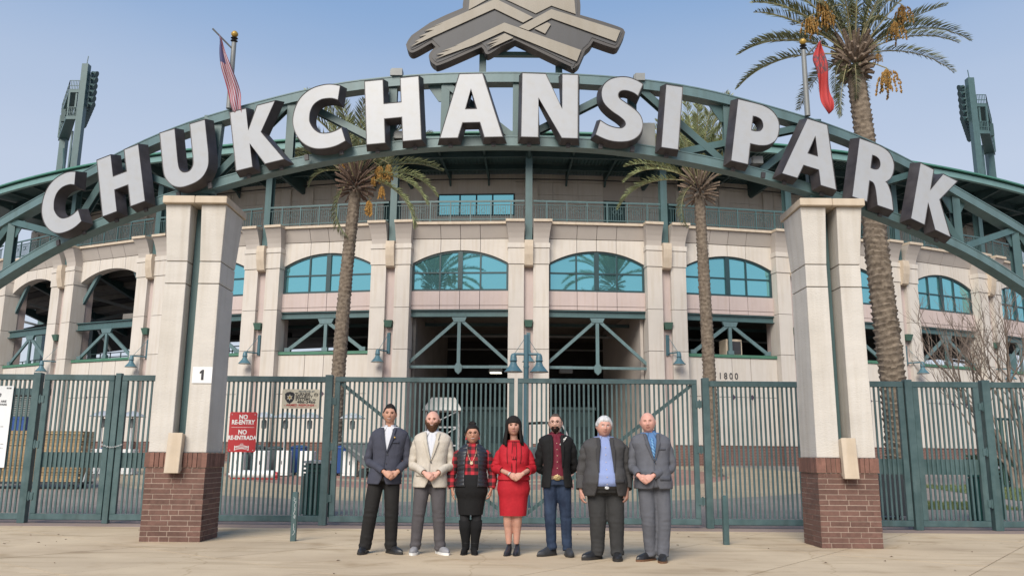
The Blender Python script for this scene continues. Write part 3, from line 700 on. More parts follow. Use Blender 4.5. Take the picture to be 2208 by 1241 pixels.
m = MB(); chord(m, zt, .20, .018, dz=.07); chord(m, zt, .20, .018, dz=-.07); chord(m, zt, .02, .124); chord(m, zt, .014, .124, 19.65+.085); m.obj('top_chord', steel_light, AR)
def member(s0, z0, s1, z1, w=.10, h=.11, name='web_member', mt=None, r=19.65):
    m = MB(); m.ibeam(sg(s0,z0,r), sg(s1,z1,r), h, w, .016, (0,-1,0)); return m.obj(name, mt or steel, AR)
VS = [-10.4,-8.45,-6.4,-3.33,-1.78,-1.0,.05,1.75,3.2,6.4,7.2,8.5,10.4]
for s in VS: member(s, zb(s)+.06, s, zt(s)-.06, .12, .12)
for a, b, up in ((-8.45,-7.2,0),(-7.1,-6.4,1),(-6.3,-5.0,0),(-4.6,-3.4,1),(-3.2,-1.9,0),(-1.0,.0,0),(.15,1.6,1),(1.9,3.1,0),(2.45,4.45,1),(3.7,4.6,1),(5.0,6.4,1),(6.4,7.2,0),(7.33,8.46,1),(-10.2,-8.5,1),(8.6,10.2,0)):
    member(a, (zb(a)+.07) if up else (zt(a)-.07), b, (zt(b)-.07) if up else (zb(b)+.07), .12, .10, 'diagonal')
for s in (-8.45, 8.5, -1.0, 3.2, 7.2):   # gussets under the top chord
    m = MB(); m.prism([(-.28,-.07),(.28,-.07),(.10,-.33),(-.10,-.33)], lambda a,b,d: sg(s+a, zt(s)+b, 19.65)+Vector((0,d,0)), -.012, .012); m.obj('gusset', steel, AR)
for s, px in ((-4.83, PLX), (4.78, PRX)):   # posts standing in the pillar slots
    m = MB(); p = sg(s, 0); c_ = Vector((px, p.y, 0))
    m.ibeam((px, p.y+.08, 1.3), (px, p.y+.08, CAPZ-.12), .15, .14, .02, (0,1,0)); m.obj('slot_post', steel, AR)
    m = MB(); sgn = 1 if px > 0 else -1
    m.ibeam((px+.01*sgn, p.y+.02, CAPZ+.003), (px-.06*sgn, p.y+.02, zb(s)+.4), .16, .17, .02, (0,1,0)); m.obj('stub_post', steel_light, AR)
    m = MB(); m.prism([(-.09,zb(s)-.05),(.09,zb(s)-.05),(.14,zt(s)+.12),(-.14,zt(s)+.12)], lambda a,b,d: Vector((px-.10*sgn+a, p.y-.02+d, b)), -.11, .02); m.obj('tapered_post', steel, AR)
# box fittings on the truss
for s, z, w in ((-1.72, 6.72, .16), (1.86, 6.68, .14), (-.28, 5.78, .2), (3.62, 5.50, .15), (-1.62, 5.74, .18)):
    m = MB(); p = sg(s, z, 19.7); m.box(p.x-w/2, p.x+w/2, p.y-.08, p.y+.08, z-.06, z+.05); m.box(p.x-w/2-.02, p.x-w/2, p.y-.06, p.y+.06, z-.05, z+.04); m.obj('junction_box', pole_grey, AR)
m = MB(); p = sg(1.95, 5.85, 19.5); m.box(p.x-.17, p.x+.17, p.y-.05, p.y+.1, 5.68, 6.05); m.obj('sheet_panel', pole_grey, AR)
# ---------------- letters
def GA(*p): return [tuple(q) for q in p]
def smoothpoly(items):            # items: (x, y) plain, (x, y, 1) smooth
    P = [Vector((i[0], i[1], 0)) for i in items]; sm_ = [len(i) > 2 for i in items]; n = len(P); out_ = []
    for i in range(n):
        j = (i+1) % n; out_.append((P[i].x, P[i].y))
        if sm_[i] or sm_[j]:
            b, c = P[i], P[j]; a = P[i-1] if sm_[i] else b - (c-b)*.6; d = P[(j+1) % n] if sm_[j] else c + (c-b)*.6
            for k in range(1, 5):
                t = k/5; q = 0.5*((2*b)+(c-a)*t+(2*a-5*b+4*c-d)*t*t+(-a+3*b-3*c+d)*t**3); out_.append((q.x, q.y))
    return out_
s_ = 1
GLY = {
 'C': ([(.785,.955),(.66,1.0,1),(.52,1.015,1),(.33,.985,1),(.16,.88,1),(.05,.71,1),(.0,.50,1),(.04,.29,1),(.15,.12,1),(.31,.015,1),(.50,-.015,1),(.66,.0,1),(.80,.05),(.755,.265),(.64,.225,1),(.53,.215,1),(.41,.24,1),(.32,.32,1),(.265,.43,1),(.26,.52,1),(.285,.63,1),(.35,.73,1),(.45,.785,1),(.54,.795,1),(.65,.78,1),(.735,.74)], []),
 'H': ([(0,0),(.27,0),(.27,.38),(.545,.38),(.545,0),(.815,0),(.815,1),(.545,1),(.545,.61),(.27,.61),(.27,1),(0,1)], []),
 'U': ([(0,1),(0,.42),(.02,.24,1),(.12,.08,1),(.26,-.005,1),(.42,-.015,1),(.58,.01,1),(.70,.08,1),(.79,.22,1),(.815,.42),(.815,1),(.55,1),(.55,.42),(.535,.30,1),(.48,.225,1),(.41,.205,1),(.33,.23,1),(.28,.30,1),(.265,.42),(.265,1)], []),
 'K': ([(0,0),(.27,0),(.27,.40),(.49,0),(.80,0),(.475,.54),(.765,1),(.47,1),(.27,.62),(.27,1),(0,1)], []),
 'A': ([(0,0),(.255,0),(.325,.235),(.59,.235),(.655,0),(.915,0),(.625,1),(.285,1)], [[(.365,.44),(.545,.44),(.455,.765)]]),
 'N': ([(0,0),(.245,0),(.245,.62),(.60,0),(.83,0),(.83,1),(.60,1),(.60,.45),(.345,1),(0,1)], []),
 'S': ([(.0,.06),(.10,.02,1),(.23,-.012,1),(.38,-.01,1),(.53,.03,1),(.645,.13,1),(.69,.28,1),(.65,.42,1),(.55,.52,1),(.42,.60,1),(.32,.665,1),(.295,.73,1),(.33,.79,1),(.42,.81,1),(.53,.785,1),(.595,.745),(.66,.935),(.57,.98,1),(.44,1.015,1),(.30,1.005,1),(.165,.95,1),(.075,.85,1),(.05,.72,1),(.09,.58,1),(.20,.47,1),(.34,.385,1),(.42,.32,1),(.435,.255,1),(.38,.20,1),(.28,.195,1),(.17,.22,1),(.055,.28)], []),
 'I': ([(0,0),(.25,0),(.25,1),(0,1)], []),
 'P': ([(0,0),(.265,0),(.265,.34),(.42,.345,1),(.56,.39,1),(.67,.50,1),(.70,.66,1),(.67,.82,1),(.56,.94,1),(.42,.99,1),(.28,1.0),(0,1)], [[(.26,.55),(.33,.55,1),(.41,.58,1),(.445,.66,1),(.41,.755,1),(.33,.79,1),(.26,.79)]]),
 'R': ([(0,0),(.265,0),(.265,.36),(.345,.34,1),(.40,.24,1),(.465,0),(.755,0),(.69,.24,1),(.60,.40,1),(.555,.425),(.645,.53,1),(.68,.68,1),(.655,.82,1),(.56,.94,1),(.42,.99,1),(.28,1.0),(0,1)], [[(.26,.57),(.33,.57,1),(.40,.60,1),(.43,.68,1),(.40,.765,1),(.33,.80,1),(.26,.80)]]),
}
def offset_poly(P, d):
    n = len(P); A = sum(P[i][0]*P[(i+1)%n][1]-P[(i+1)%n][0]*P[i][1] for i in range(n)); sg_ = 1 if A > 0 else -1; o_ = []
    for i in range(n):
        a, b, c = Vector((*P[i-1],0)), Vector((*P[i],0)), Vector((*P[(i+1)%n],0)); u = (b-a); w = (c-b)
        if u.length < 1e-6 or w.length < 1e-6: o_.append(P[i]); continue
        u.normalize(); w.normalize(); n1, n2 = Vector((u.y,-u.x,0))*sg_, Vector((w.y,-w.x,0))*sg_; bb = n1+n2
        if bb.length < .3: bb = n1
        k = min(2.2, 2/max(.25, bb.length_squared)); o_.append((b.x+bb.x*d*k, b.y+bb.y*d*k))
    return o_
def fill_face(loops, z, flip=False):   # planar face with holes by curve fill
    cu = bpy.data.curves.new('tmp', 'CURVE'); cu.dimensions = '2D'; cu.fill_mode = 'FRONT'
    for lp in loops:
        sp = cu.splines.new('POLY'); sp.points.add(len(lp)-1); sp.use_cyclic_u = True
        for q, p in zip(sp.points, lp): q.co = (p[0], p[1], 0, 1)
    o = bpy.data.objects.new('tmp', cu); COL.objects.link(o); dg = bpy.context.evaluated_depsgraph_get(); me = bpy.data.meshes.new_from_object(o.evaluated_get(dg))
    vs = [(v.co.x, v.co.y, z) for v in me.vertices]; fs = [tuple(p.vertices) for p in me.polygons]
    bpy.data.objects.remove(o); bpy.data.curves.remove(cu); bpy.data.meshes.remove(me); return vs, fs
LH = .957
LET = [('C',-7.36,4.385,15,.97),('H',-6.25,4.665,13.8,.97),('U',-5.175,4.975,11.3,.97),('K',-4.03,5.205,10.6,.96),('C',-3.14,5.435,7.2,.98),('H',-2.08,5.51,4.2,1),('A',-1.03,5.583,1.2,1),('N',.113,5.603,-.7,1),('S',1.165,5.60,-4,1),('I',2.112,5.508,-5.8,1),('P',3.14,5.365,-9,1),('A',3.915,5.225,-11.9,1),('R',5.04,4.965,-12.4,.985),('K',6.05,4.72,-17,.98)]
NAMES = ['white letter C with black sides, first letter at the far left end of the arch','white letter H with black sides, between the first C and the U','white letter U with black sides beside the left pillar top','white letter K of the first word, between U and C','white letter C in the middle of the first word, right after the K','white letter H with black sides left of the A under the emblem','white letter A below the left half of the emblem','white letter N below the right half of the emblem','white curved letter S between N and I','white letter I, narrow, last of the first word','white letter P starting the second word','white letter A of the second word, between P and R','white letter R above the right pillar cap','white letter K ending the second word at the right']
LD, FL = .17, .045
for (ch, s0, z0, ang, k), nm in zip(LET, NAMES):
    outer, holes = GLY[ch]; h = LH*k
    loops = [[(a*h, b*h) for a, b in smoothpoly(lp)] for lp in [outer]+holes]
    wmid = max(p[0] for p in loops[0])/2
    a = (s0 + wmid*cos(radians(ang)))/SR
    fr = Matrix(((cos(a), 0, sin(a), 0), (sin(a), 0, -cos(a), 0), (0, 1, 0, 0), (0, 0, 0, 1)))   # local x along, y up, z out to the visitor
    p0 = Vector((SR*sin(a), SCY-SR*cos(a), 0))
    fr.translation = p0 + Vector((cos(a), sin(a), 0))*(-wmid*cos(radians(ang))); fr.translation.z = z0
    Mx = fr @ Matrix.Rotation(radians(ang), 4, 'Z')
    T = thing('sign_letter', nm, 'letter', (0,0,0), 0, 'white channel letters standing on the arch'); T.matrix_world = Mx
    vs, fs = fill_face(loops, 0.004); m = MB(); m.add(vs, fs); m.obj('face', letter_white, T)
    m = MB()
    for li, lp in enumerate(loops):
        sgn_ = 1 if li == 0 else -1
        front, lip, back = offset_poly(lp, .010*sgn_), offset_poly(lp, .012*sgn_), offset_poly(lp, FL*sgn_ if li == 0 else -.02)
        n = len(lp); m.add([(*p, 0.008) for p in lp] + [(*p, .010) for p in front] + [(*p, -LD) for p in back], [(q, (q+1)%n, n+(q+1)%n, n+q) for q in range(n)] + [(n+q, n+(q+1)%n, 2*n+(q+1)%n, 2*n+q) for q in range(n)])
    vs, fs = fill_face([offset_poly(loops[0], FL)] + [offset_poly(l, .02) for l in loops[1:]], -LD); m.add(vs, fs)
    m.obj('return', letter_black, T)
    # feet bolted to the chord
    m = MB(); xs_ = (wmid*.3, wmid*1.7) if wmid > .2 else (wmid,)
    for x in xs_: m.box(x-.03, x+.03, -.09, -.005, -LD+.01, -LD+.04)
    m.obj('mounting_foot', letter_black, T)

# ================================================================ EMBLEM above the arch
emb_dark = mat('emblem_dark', (0.038, 0.039, 0.045), 0.5, var=0.1, scale=2, streak=0.1)
emb_black = mat('emblem_edge', (0.034, 0.030, 0.030), 0.5, var=0.15)
emb_tan = mat('emblem_tan', (0.25, 0.225, 0.185), 0.5, var=0.06, scale=2, streak=0.08)
EY = 11.42; esc = 2208/510
def ez(x, y): p = atY(860+x/esc, y/esc, EY); return (p.x, p.z)
EM = thing('emblem_sign', 'dark mountain emblem with tan bands and a round tan disc above the arch', 'sign', (0, EY, 0))
OUT = [(66,418),(90,370),(120,330),(290,212),(440,140),(597,75),(600,20,1),(640,-160,1),(740,-330,1),(900,-470,1),(1147,-530,1),(1400,-470,1),(1560,-330,1),(1655,-160,1),(1693,20,1),(1693,140),(1900,200),(2070,258,1),(2105,290,1),(2108,320,1),(2060,420,1),(2035,445,1),(1990,445,1),(1815,385),(1790,425),(1740,470),(1700,560,1),(1680,600,1),(1640,628,1),(1600,620,1),(1130,395),(1085,375),(960,430),(850,500,1),(810,500,1),(790,460),(770,440),(400,600,1),(330,600,1),(290,560,1),(280,520,1),(300,480,1),(345,440),(305,400),(160,480,1),(110,490,1),(80,460,1)]
po = [ez(*p) for p in [tuple(q) for q in smoothpoly(OUT)]]
m = MB(); m.prism(po, lambda a,b,d:(a,d,b), 0, .20); m.obj('body', emb_black, EM)
pi_ = offset_poly(po, -.045); vs, fs = fill_face([pi_], 0); m = MB(); m.add([(v[0], -.008, v[1]) for v in vs], fs); m.obj('field', emb_dark, EM)
def eplate(pts, nm, mt_, off, thick=.012):
    pp = [ez(*p) for p in pts]; m = MB(); m.prism(pp, lambda a,b,d:(a,d,b), off-thick, off); return m.obj(nm, mt_, EM)
eplate([(652,100),(668,-60),(720,-200),(830,-340),(990,-420),(1147,-445),(1330,-410),(1480,-310),(1580,-180),(1635,-20),(1650,140),(1423,62),(1278,134),(905,-40)], 'disc', emb_tan, -.012)
eplate([(110,448),(190,395),(150,400),(260,340),(190,350),(330,290),(240,300),(420,225),(310,262),(440,205),(905,0),(1252,172),(1160,222),(893,92),(400,315),(310,355)], 'band', emb_tan, -.02)
eplate([(1120,262),(1423,97),(2065,297),(2025,398),(1422,180),(1210,295)], 'band', emb_tan, -.02)
eplate([(340,560),(430,515),(350,520),(500,470),(400,488),(560,430),(520,440),(985,222),(1700,478),(1660,582),(980,302),(700,430),(560,480)], 'band', emb_tan, -.02)
eplate([(830,470),(900,425),(845,438),(930,398),(815,425),(940,370),(860,388),(990,322),(1070,362)], 'band', emb_tan, -.02)
eplate([(1265,278),(1385,220),(1418,238),(1365,325)], 'band', emb_tan, -.02)
for u in (1041, 1205): 
    p, q = atY(u, 125, EY+.24), atY(u, 160, EY+.24); m = MB(); m.beam((p.x,.26,8.0),(p.x,.26,6.6),.10,.08,(0,1,0)); m.obj('support_post', steel, EM)
p, q = atY(1080, 118, EY+.3), atY(1150, 118, EY+.3); m = MB(); m.beam((p.x-.1,.3,p.z),(q.x+.1,.3,p.z),.08,.06); m.beam((p.x-.05,.3,p.z),((p.x+q.x)/2,.3,p.z+.2),.05,.05); m.beam((q.x+.05,.3,p.z),((p.x+q.x)/2,.3,p.z+.2),.05,.05); m.obj('cross_brace', steel, EM)

# ================================================================ FLAGS
def flag_mat(kind):
    m = bpy.data.materials.new('flag_cloth_'+kind); m.use_nodes = True; n = m.node_tree; b = n.nodes['Principled BSDF']; b.inputs['Roughness'].default_value = .8
    t = n.nodes.new('ShaderNodeTexCoord'); sp = n.nodes.new('ShaderNodeSeparateXYZ'); n.links.new(t.outputs['UV'], sp.inputs[0])
    if kind == 'stripes':
        mu = n.nodes.new('ShaderNodeMath'); mu.operation = 'MULTIPLY'; mu.inputs[1].default_value = 6.5; fr_ = n.nodes.new('ShaderNodeMath'); fr_.operation = 'FRACT'; gt = n.nodes.new('ShaderNodeMath'); gt.operation = 'GREATER_THAN'; gt.inputs[1].default_value = .5
        n.links.new(sp.outputs[0], mu.inputs[0]); n.links.new(mu.outputs[0], fr_.inputs[0]); n.links.new(fr_.outputs[0], gt.inputs[0])
        mx = n.nodes.new('ShaderNodeMix'); mx.data_type = 'RGBA'; mx.inputs[6].default_value = (.26,.04,.06,1); mx.inputs[7].default_value = (.38,.35,.39,1); n.links.new(gt.outputs[0], mx.inputs[0])
        l1 = n.nodes.new('ShaderNodeMath'); l1.operation = 'GREATER_THAN'; l1.inputs[1].default_value = .62; l2 = n.nodes.new('ShaderNodeMath'); l2.operation = 'LESS_THAN'; l2.inputs[1].default_value = .5
        n.links.new(sp.outputs[1], l1.inputs[0]); n.links.new(sp.outputs[0], l2.inputs[0]); an = n.nodes.new('ShaderNodeMath'); an.operation = 'MULTIPLY'; n.links.new(l1.outputs[0], an.inputs[0]); n.links.new(l2.outputs[0], an.inputs[1])
        m2 = n.nodes.new('ShaderNodeMix'); m2.data_type = 'RGBA'; m2.inputs[7].default_value = (.06,.06,.14,1); n.links.new(mx.outputs[2], m2.inputs[6]); n.links.new(an.outputs[0], m2.inputs[0]); n.links.new(m2.outputs[2], b.inputs['Base Color'])
    else:
        no = n.nodes.new('ShaderNodeTexNoise'); no.inputs['Scale'].default_value = 14; n.links.new(t.outputs['UV'], no.inputs[0])
        a1 = n.nodes.new('ShaderNodeMath'); a1.operation = 'SUBTRACT'; a1.inputs[1].default_value = .70; n.links.new(sp.outputs[1], a1.inputs[0]); ab = n.nodes.new('ShaderNodeMath'); ab.operation = 'ABSOLUTE'; n.links.new(a1.outputs[0], ab.inputs[0])
        lt = n.nodes.new('ShaderNodeMath'); lt.operation = 'LESS_THAN'; lt.inputs[1].default_value = .13; n.links.new(ab.outputs[0], lt.inputs[0]); g2 = n.nodes.new('ShaderNodeMath'); g2.operation = 'GREATER_THAN'; g2.inputs[1].default_value = .5; n.links.new(no.outputs['Fac'], g2.inputs[0])
        an = n.nodes.new('ShaderNodeMath'); an.operation = 'MULTIPLY'; n.links.new(lt.outputs[0], an.inputs[0]); n.links.new(g2.outputs[0], an.inputs[1])
        mx = n.nodes.new('ShaderNodeMix'); mx.data_type = 'RGBA'; mx.inputs[6].default_value = (.36,.035,.035,1); mx.inputs[7].default_value = (.10,.05,.06,1); n.links.new(an.outputs[0], mx.inputs[0]); n.links.new(mx.outputs[2], b.inputs['Base Color'])
    return m
def flag(s, label, cols, kind, side, gpts):
    base = sg(s, zt(s)+.09, 19.8); T = thing('flagpole', label, 'flagpole', base, 0, 'flagpoles standing on the arch')
    h = 1.05; m = MB(); m.tube([(0,0,-.02),(0,0,h)], [.042,.036], 12); m.obj('pole', pole_grey, T, smooth=30)
    m = MB()
    for z in (h+.03, h+.075): m.lathe([(.02,z-.012),(.055,z),(.02,z+.012)], 12)
    m.obj('collar', print_black, T, smooth=30)
    m = MB(); m.lathe([(.001,h+.09),(.03,h+.095),(.052,h+.13),(.052,h+.155),(.03,h+.185),(.001,h+.195)], 14); m.obj('ball', gold, T, smooth=True)
    m = MB(); m.tube([(side*.02,-.02,h-.1),(side*.05+cols[0],-.25,h+cols[1])], .013, 6); m.obj('outrigger', pole_grey, T)
    F = []
    for i, (cx, cz, w) in enumerate(catmull([(a, b, c) for a, b, c in gpts], 5)):
        F.append([(cx + w*(t-.5), -.22 + .035*sin(t*9+i*.35) + .03*sin(i*.5), cz + .05*(t-.5)*side) for t in [q/10 for q in range(11)]])
    m = MB(); m.grid(F); o = m.obj('flag', flag_mat(kind), T, smooth=True)
    me = o.data; uv = me.uv_layers.new(name='uv'); nR = len(F)
    for lp in me.loops: v = lp.vertex_index; uv.data[lp.index].uv = ((v % 11)/10, 1-(v//11)/(nR-1))
    sol = o.modifiers.new('thick', 'SOLIDIFY'); sol.thickness = .004
flag(-4.36, 'left flagpole with a furled red and white striped flag', (-.2,.10), 'stripes', -1, [(-.14,1.05,.03),(-.10,.85,.10),(0.0,.55,.16),(.10,.25,.19),(.17,.0,.18),(.22,-.2,.15)])
flag(4.52, 'right flagpole with a hanging red flag', (.17,.06), 'red', 1, [(.17,1.08,.04),(.15,.85,.16),(.17,.60,.17),(.20,.35,.17),(.22,.12,.16),(.27,-.05,.05)])

# ================================================================ FENCE AND GATES
FY = 14.86
pick = MB(); pick.box(-.016,.016,-.011,.011,.17,2.45); picket_me = pick.mesh('picket', fence_paint)
def fx(u): return (u-1104)*.008215
def panel(name, label, cat, x0, x1, fr=.10, y=FY, mid=False, brace=0, off=0.0, hinge=0, z0=.06, group=None, top=.10, zt_=2.53):
    T = thing(name, label, cat, ((x0+x1)/2, y, 0), 0, group); hw = (x1-x0)/2; zb_ = z0
    m = MB(); m.box(-hw, hw, -.035, .035, zt_-top, zt_); bevel(m.obj('top_rail', fence_paint, T), .005)
    m = MB(); m.box(-hw, hw, -.035, .035, zb_, zb_+.10); bevel(m.obj('bottom_rail', fence_paint, T), .005)
    for s in ((-1, 1) if fr > 0 else ()):
        m = MB(); a = s*(hw-fr/2); m.box(a-fr/2, a+fr/2, -.036, .036, zb_+.102, zt_-top-.002); bevel(m.obj('stile', fence_paint, T), .005)
    w = 2*(hw-max(fr, 0)); n_ = max(2, round(w/.082)); sp_ = w/n_
    for q in range(1, n_): 
        if abs((T.location.x)+(-hw+fr+q*sp_)) < 9.6: link('picket', picket_me, T, Matrix.Translation((-hw+max(fr,0)+q*sp_+random.uniform(-.001,.001), 0, zb_-.06)))
    if mid:
        m = MB(); m.box(-hw+fr, hw-fr, .015, .03, .93, 1.19); m.obj('kick_plate', fence_paint, T)
    if brace:
        for (a, za), (b, zb2) in (((-hw+fr, 2.43), (hw-fr, .16)),) if brace > 0 else (((-hw+fr, .16), (hw-fr, 2.43)),):
            m = MB(); m.beam((a,.035,za),(b,.035,zb2),.02,.06); m.obj('diagonal_brace', fence_paint, T)
    for z in (.45, 1.32, 2.10) if hinge else ():
        m = MB(); m.box(hinge*hw-.035, hinge*hw+.07 if hinge>0 else hinge*hw+.035, -.05, .02, z-.06, z+.06) if hinge > 0 else m.box(hinge*hw-.07, hinge*hw+.035, -.05, .02, z-.06, z+.06); m.tube([(hinge*(hw+.03),-.05,z-.08),(hinge*(hw+.03),-.05,z+.08)], .012, 6); m.obj('hinge', fence_paint, T)
    return T
def post(x, label, w=.12, h=2.56, y=FY):
    m = MB(); m.box(-w/2, w/2, -w/2, w/2, 0, h); o = m.obj('fence_post', fence_paint); o.location = (x, y, 0); bevel(o, .006); tag(o, label, 'fence post', 'square teal posts of the fence'); return o
GG, GF = 'swing gate leaves in the fence line', 'fixed picket fence panels'
panel('picket_fence', 'picket fence panel at the far left edge behind the white rules board', 'fence', -11.5, -8.41, fr=0, group=GF)
post(-8.34, 'teal fence post right of the rules board at the far left', .13)
panel('gate_leaf', 'chained pedestrian gate leaf with a solid middle plate at the left', 'gate', -8.22, -6.985, mid=True, hinge=-1, group=GG)
post(-6.915, 'teal post between the two chained gate leaves on the left', .10)
panel('gate_leaf', 'gate leaf with a solid middle plate just left of the left pillar', 'gate', -6.85, -5.55, mid=True, group=GG)
post(-5.45, 'teal post hidden behind the left pillar', .12)
panel('picket_fence', 'picket fence panel with the red and the cream signs, right of the left pillar', 'fence', -5.38, -3.27, fr=0, group=GF)
post(-3.205, 'teal post between the signed fence panel and the double gate', .13)
panel('gate_leaf', 'wide left leaf of the double gate behind the first men', 'gate', -3.10, .055, brace=1, hinge=-1, group=GG, fr=.09, top=.085)
panel('gate_leaf', 'wide right leaf of the double gate behind the men on the right', 'gate', .115, 3.27, brace=-1, hinge=1, group=GG, fr=.09, top=.085)
post(3.42, 'teal post at the right end of the double gate', .12)
panel('picket_fence', 'picket fence panel between the double gate and the right pillar', 'fence', 3.485, 5.5, fr=0, group=GF, zt_=2.51)
post(5.57, 'teal post hidden behind the right pillar', .12)
panel('gate_leaf', 'gate leaf with a solid middle plate just right of the right pillar', 'gate', 5.64, 6.90, mid=True, group=GG)
post(6.985, 'round topped teal post between the two right gate leaves', .13)
panel('gate_leaf', 'pedestrian gate leaf with a solid middle plate at the right', 'gate', 7.06, 8.225, mid=True, hinge=1, group=GG)
post(8.345, 'teal fence post at the far right beside the bare tree', .14)
panel('picket_fence', 'picket fence panel at the far right edge in front of the bare tree', 'fence', 8.415, 11.5, fr=0, group=GF)
# chain holding the left gate shut
ch = MB()
for q in range(15):
    t = q/14; x = -7.08+.34*t; z = 1.325-.045*sin(pi*t); A = []
    for w in range(9):
        an = 2*pi*w/8; A.append((x+.017*cos(an), FY-.075+(.009*sin(an) if q % 2 else 0), z+(0 if q % 2 else .009*sin(an))))
    ch.tube(A, .0032, 5, False)
tag(ch.obj('chain', silver, smooth=True), 'silver chain slung across the left gate leaves', 'chain')

# ---------------- bollards
def bollard(x, y, label):
    T = thing('bollard', label, 'bollard', (x, y, 0), .05, 'short square teal bollards on the pavement'); m = MB(); m.box(-.038,.038,-.038,.038,-.02,.66); bevel(m.obj('post', fence_paint, T), .006)
    m = MB(); m.box(-.034,.034,-.034,.034,.661,.668); m.obj('cap', fence_paint, T); return T
b1 = bollard(-3.03, 12.20, 'left bollard with white marker scribble down its face')
b2 = bollard(3.02, 12.18, 'right bollard, plain, standing before the fence panel')
rn = random.Random(3); z = .60
for blk in ((.60,.30),(.24,.08)):
    z = blk[0]; pts = []
    while z > blk[1]: pts.append((rn.uniform(-.017,.017)+.006*sin(z*60), -.0405, z)); z -= rn.uniform(.008,.02)
    m = MB(); m.tube(catmull(pts, 3), .0022, 4, False); m.obj('scribble', white_paint, b1)

# ---------------- signs on the fence
def board(name, label, x0, x1, z0, z1, mt, y=FY-.045, r=.03):
    T = thing(name, label, 'sign', ((x0+x1)/2, y, (z0+z1)/2)); w, h = (x1-x0)/2, (z1-z0)/2; P = []
    for cx, cz, a0 in ((w-r,h-r,0),(-w+r,h-r,90),(-w+r,-h+r,180),(w-r,-h+r,270)):
        for q in range(5): a = radians(a0+q*22.5); P.append((cx+r*cos(a), cz+r*sin(a)))
    m = MB(); m.prism(P, lambda a,b,d:(a,d,b), -.003, .002); m.obj('board', mt, T); return T, w, h
sign_red = mat('sign_red', (0.42, 0.022, 0.028), 0.4, var=0.05); sign_cream = mat('sign_cream', (0.60, 0.55, 0.43), 0.5, var=0.05); sign_white = mat('sign_white', (0.66, 0.68, 0.70), 0.4, var=0.03)
T, w, h = board('no_reentry_sign', 'red no re-entry sign in English and Spanish on the fence', -4.905, -4.425, 1.215, 1.90, sign_red)
for s, zz, sz in (('NO', .255, .105), ('RE-ENTRY', .165, .105), ('NO', -.005, .105), ('RE-ENTRADA', -.10, .098)): put_text(s, sz, white_paint, 'lettering', T, (0,-.005,zz), bold=.0035, sx=.84 if len(s) > 3 else .9)
m = MB(); m.box(-.20,.20,-.005,-.003,.078,.083); m.obj('divider', white_paint, T)
m = MB()
arc = [(-.115+.23*q/10, -.255+.022*sin(pi*q/10)) for q in range(11)]
for (a, b), (c, d) in zip(arc, arc[1:]): m.beam((a,-.0045,b),(c,-.0045,d),.002,.012); m.beam((a,-.0045,b-.05),(c,-.0045,d-.05),.002,.008)
m.box(-.125,-.112,-.006,-.004,-.315,-.235); m.box(.112,.125,-.006,-.004,-.315,-.235); m.lathe([(.001,0)],3) if 0 else None
for q in range(5): m.beam((-.03+.015*q,-.0045,-.222),(-.016+.008*q,-.0045,-.195),.002,.004)
m.obj('crest', white_paint, T); put_text('CHUKCHANSI PARK', .034, white_paint, 'crest_lettering', T, (0,-.005,-.268), bold=.001, sx=.66)
for a, b in ((-.2,.30),(.2,.30),(-.2,-.31),(.2,-.31)): m = MB(); m.lathe([(.001,0),(.008,0),(.008,.004),(.001,.004)], 8); m.obj('rivet', silver, T, M=Matrix.Translation((a,-.004,b)) @ Matrix.Rotation(pi/2,4,'X'))
T, w, h = board('security_sign', 'cream security company sign with a badge at the fence top', -4.015, -3.365, 1.965, 2.305, sign_cream)
for s, x, zz, sz, mt_, sx in (('PROTECTED BY', .10,.128,.040,pole_grey,1.0),('TURNER',.035,.083,.062,print_black,1.15),('SECURITY',.060,.038,.062,print_black,1.1),('SYSTEMS,',.050,-.008,.062,print_black,1.1),('INC.',.245,-.012,.03,print_black,1.0),('486-3466',.105,-.055,.062,print_black,1.35),('- ARMED RESPONSE -',0,-.108,.048,print_red,1.25)): put_text(s, sz, mt_, 'lettering', T, (x,-.005,zz), bold=.0015, sx=sx)
m = MB(); m.box(-.19,.20,-.005,-.003,-.143,-.138); m.obj('underline', print_red, T)
m = MB(); m.prism([(-.275,.085),(-.245,.115),(-.19,.125),(-.135,.115),(-.105,.085),(-.11,.0),(-.145,-.055),(-.19,-.085),(-.235,-.055),(-.27,.0)], lambda a,b,d:(a,d,b), -.005,-.003); m.obj('shield', print_black, T)
st = []
for q in range(12): r_ = .058 if q % 2 == 0 else .028; st.append((-.19+r_*sin(q*pi/6), .025+r_*cos(q*pi/6)))
m = MB(); m.prism(st, lambda a,b,d:(a,d,b), -.007,-.005); m.obj('star', sign_cream, T)
m = MB(); m.prism([(-.19+.02*cos(q*pi/6), .025+.02*sin(q*pi/6)) for q in range(12)], lambda a,b,d:(a,d,b), -.009,-.007); m.obj('star_centre', gold, T)
m = MB(); m.tube([(.27+.033*cos(q*pi/8),-.006,.075+.033*sin(q*pi/8)) for q in range(17)], .003, 4, False); m.beam((.24,-.006,.085),(.30,-.006,.085),.002,.008); m.beam((.24,-.006,.065),(.30,-.006,.065),.002,.008); m.obj('globe_mark', print_black, T)
T, w, h = board('rules_board', 'tall white board of printed rules on the far left fence panel', -9.55, -8.735, .92, 2.32, sign_white, r=.01)
put_text('ALL ITEMS ARE', .055, print_black, 'lettering', T, (.13,-.005,.43), bold=.001); put_text('CHUKCHANSI PARK', .05, print_black, 'lettering', T, (.10,-.005,.375), bold=.001); put_text('Notice', .13, print_black, 'lettering', T, (.02,-.005,.55), bold=.002, shear=.25); put_text('RULES', .03, print_black, 'lettering', T, (.33,-.005,.66), bold=.001)
m = MB(); rn = random.Random(4); zz = .32
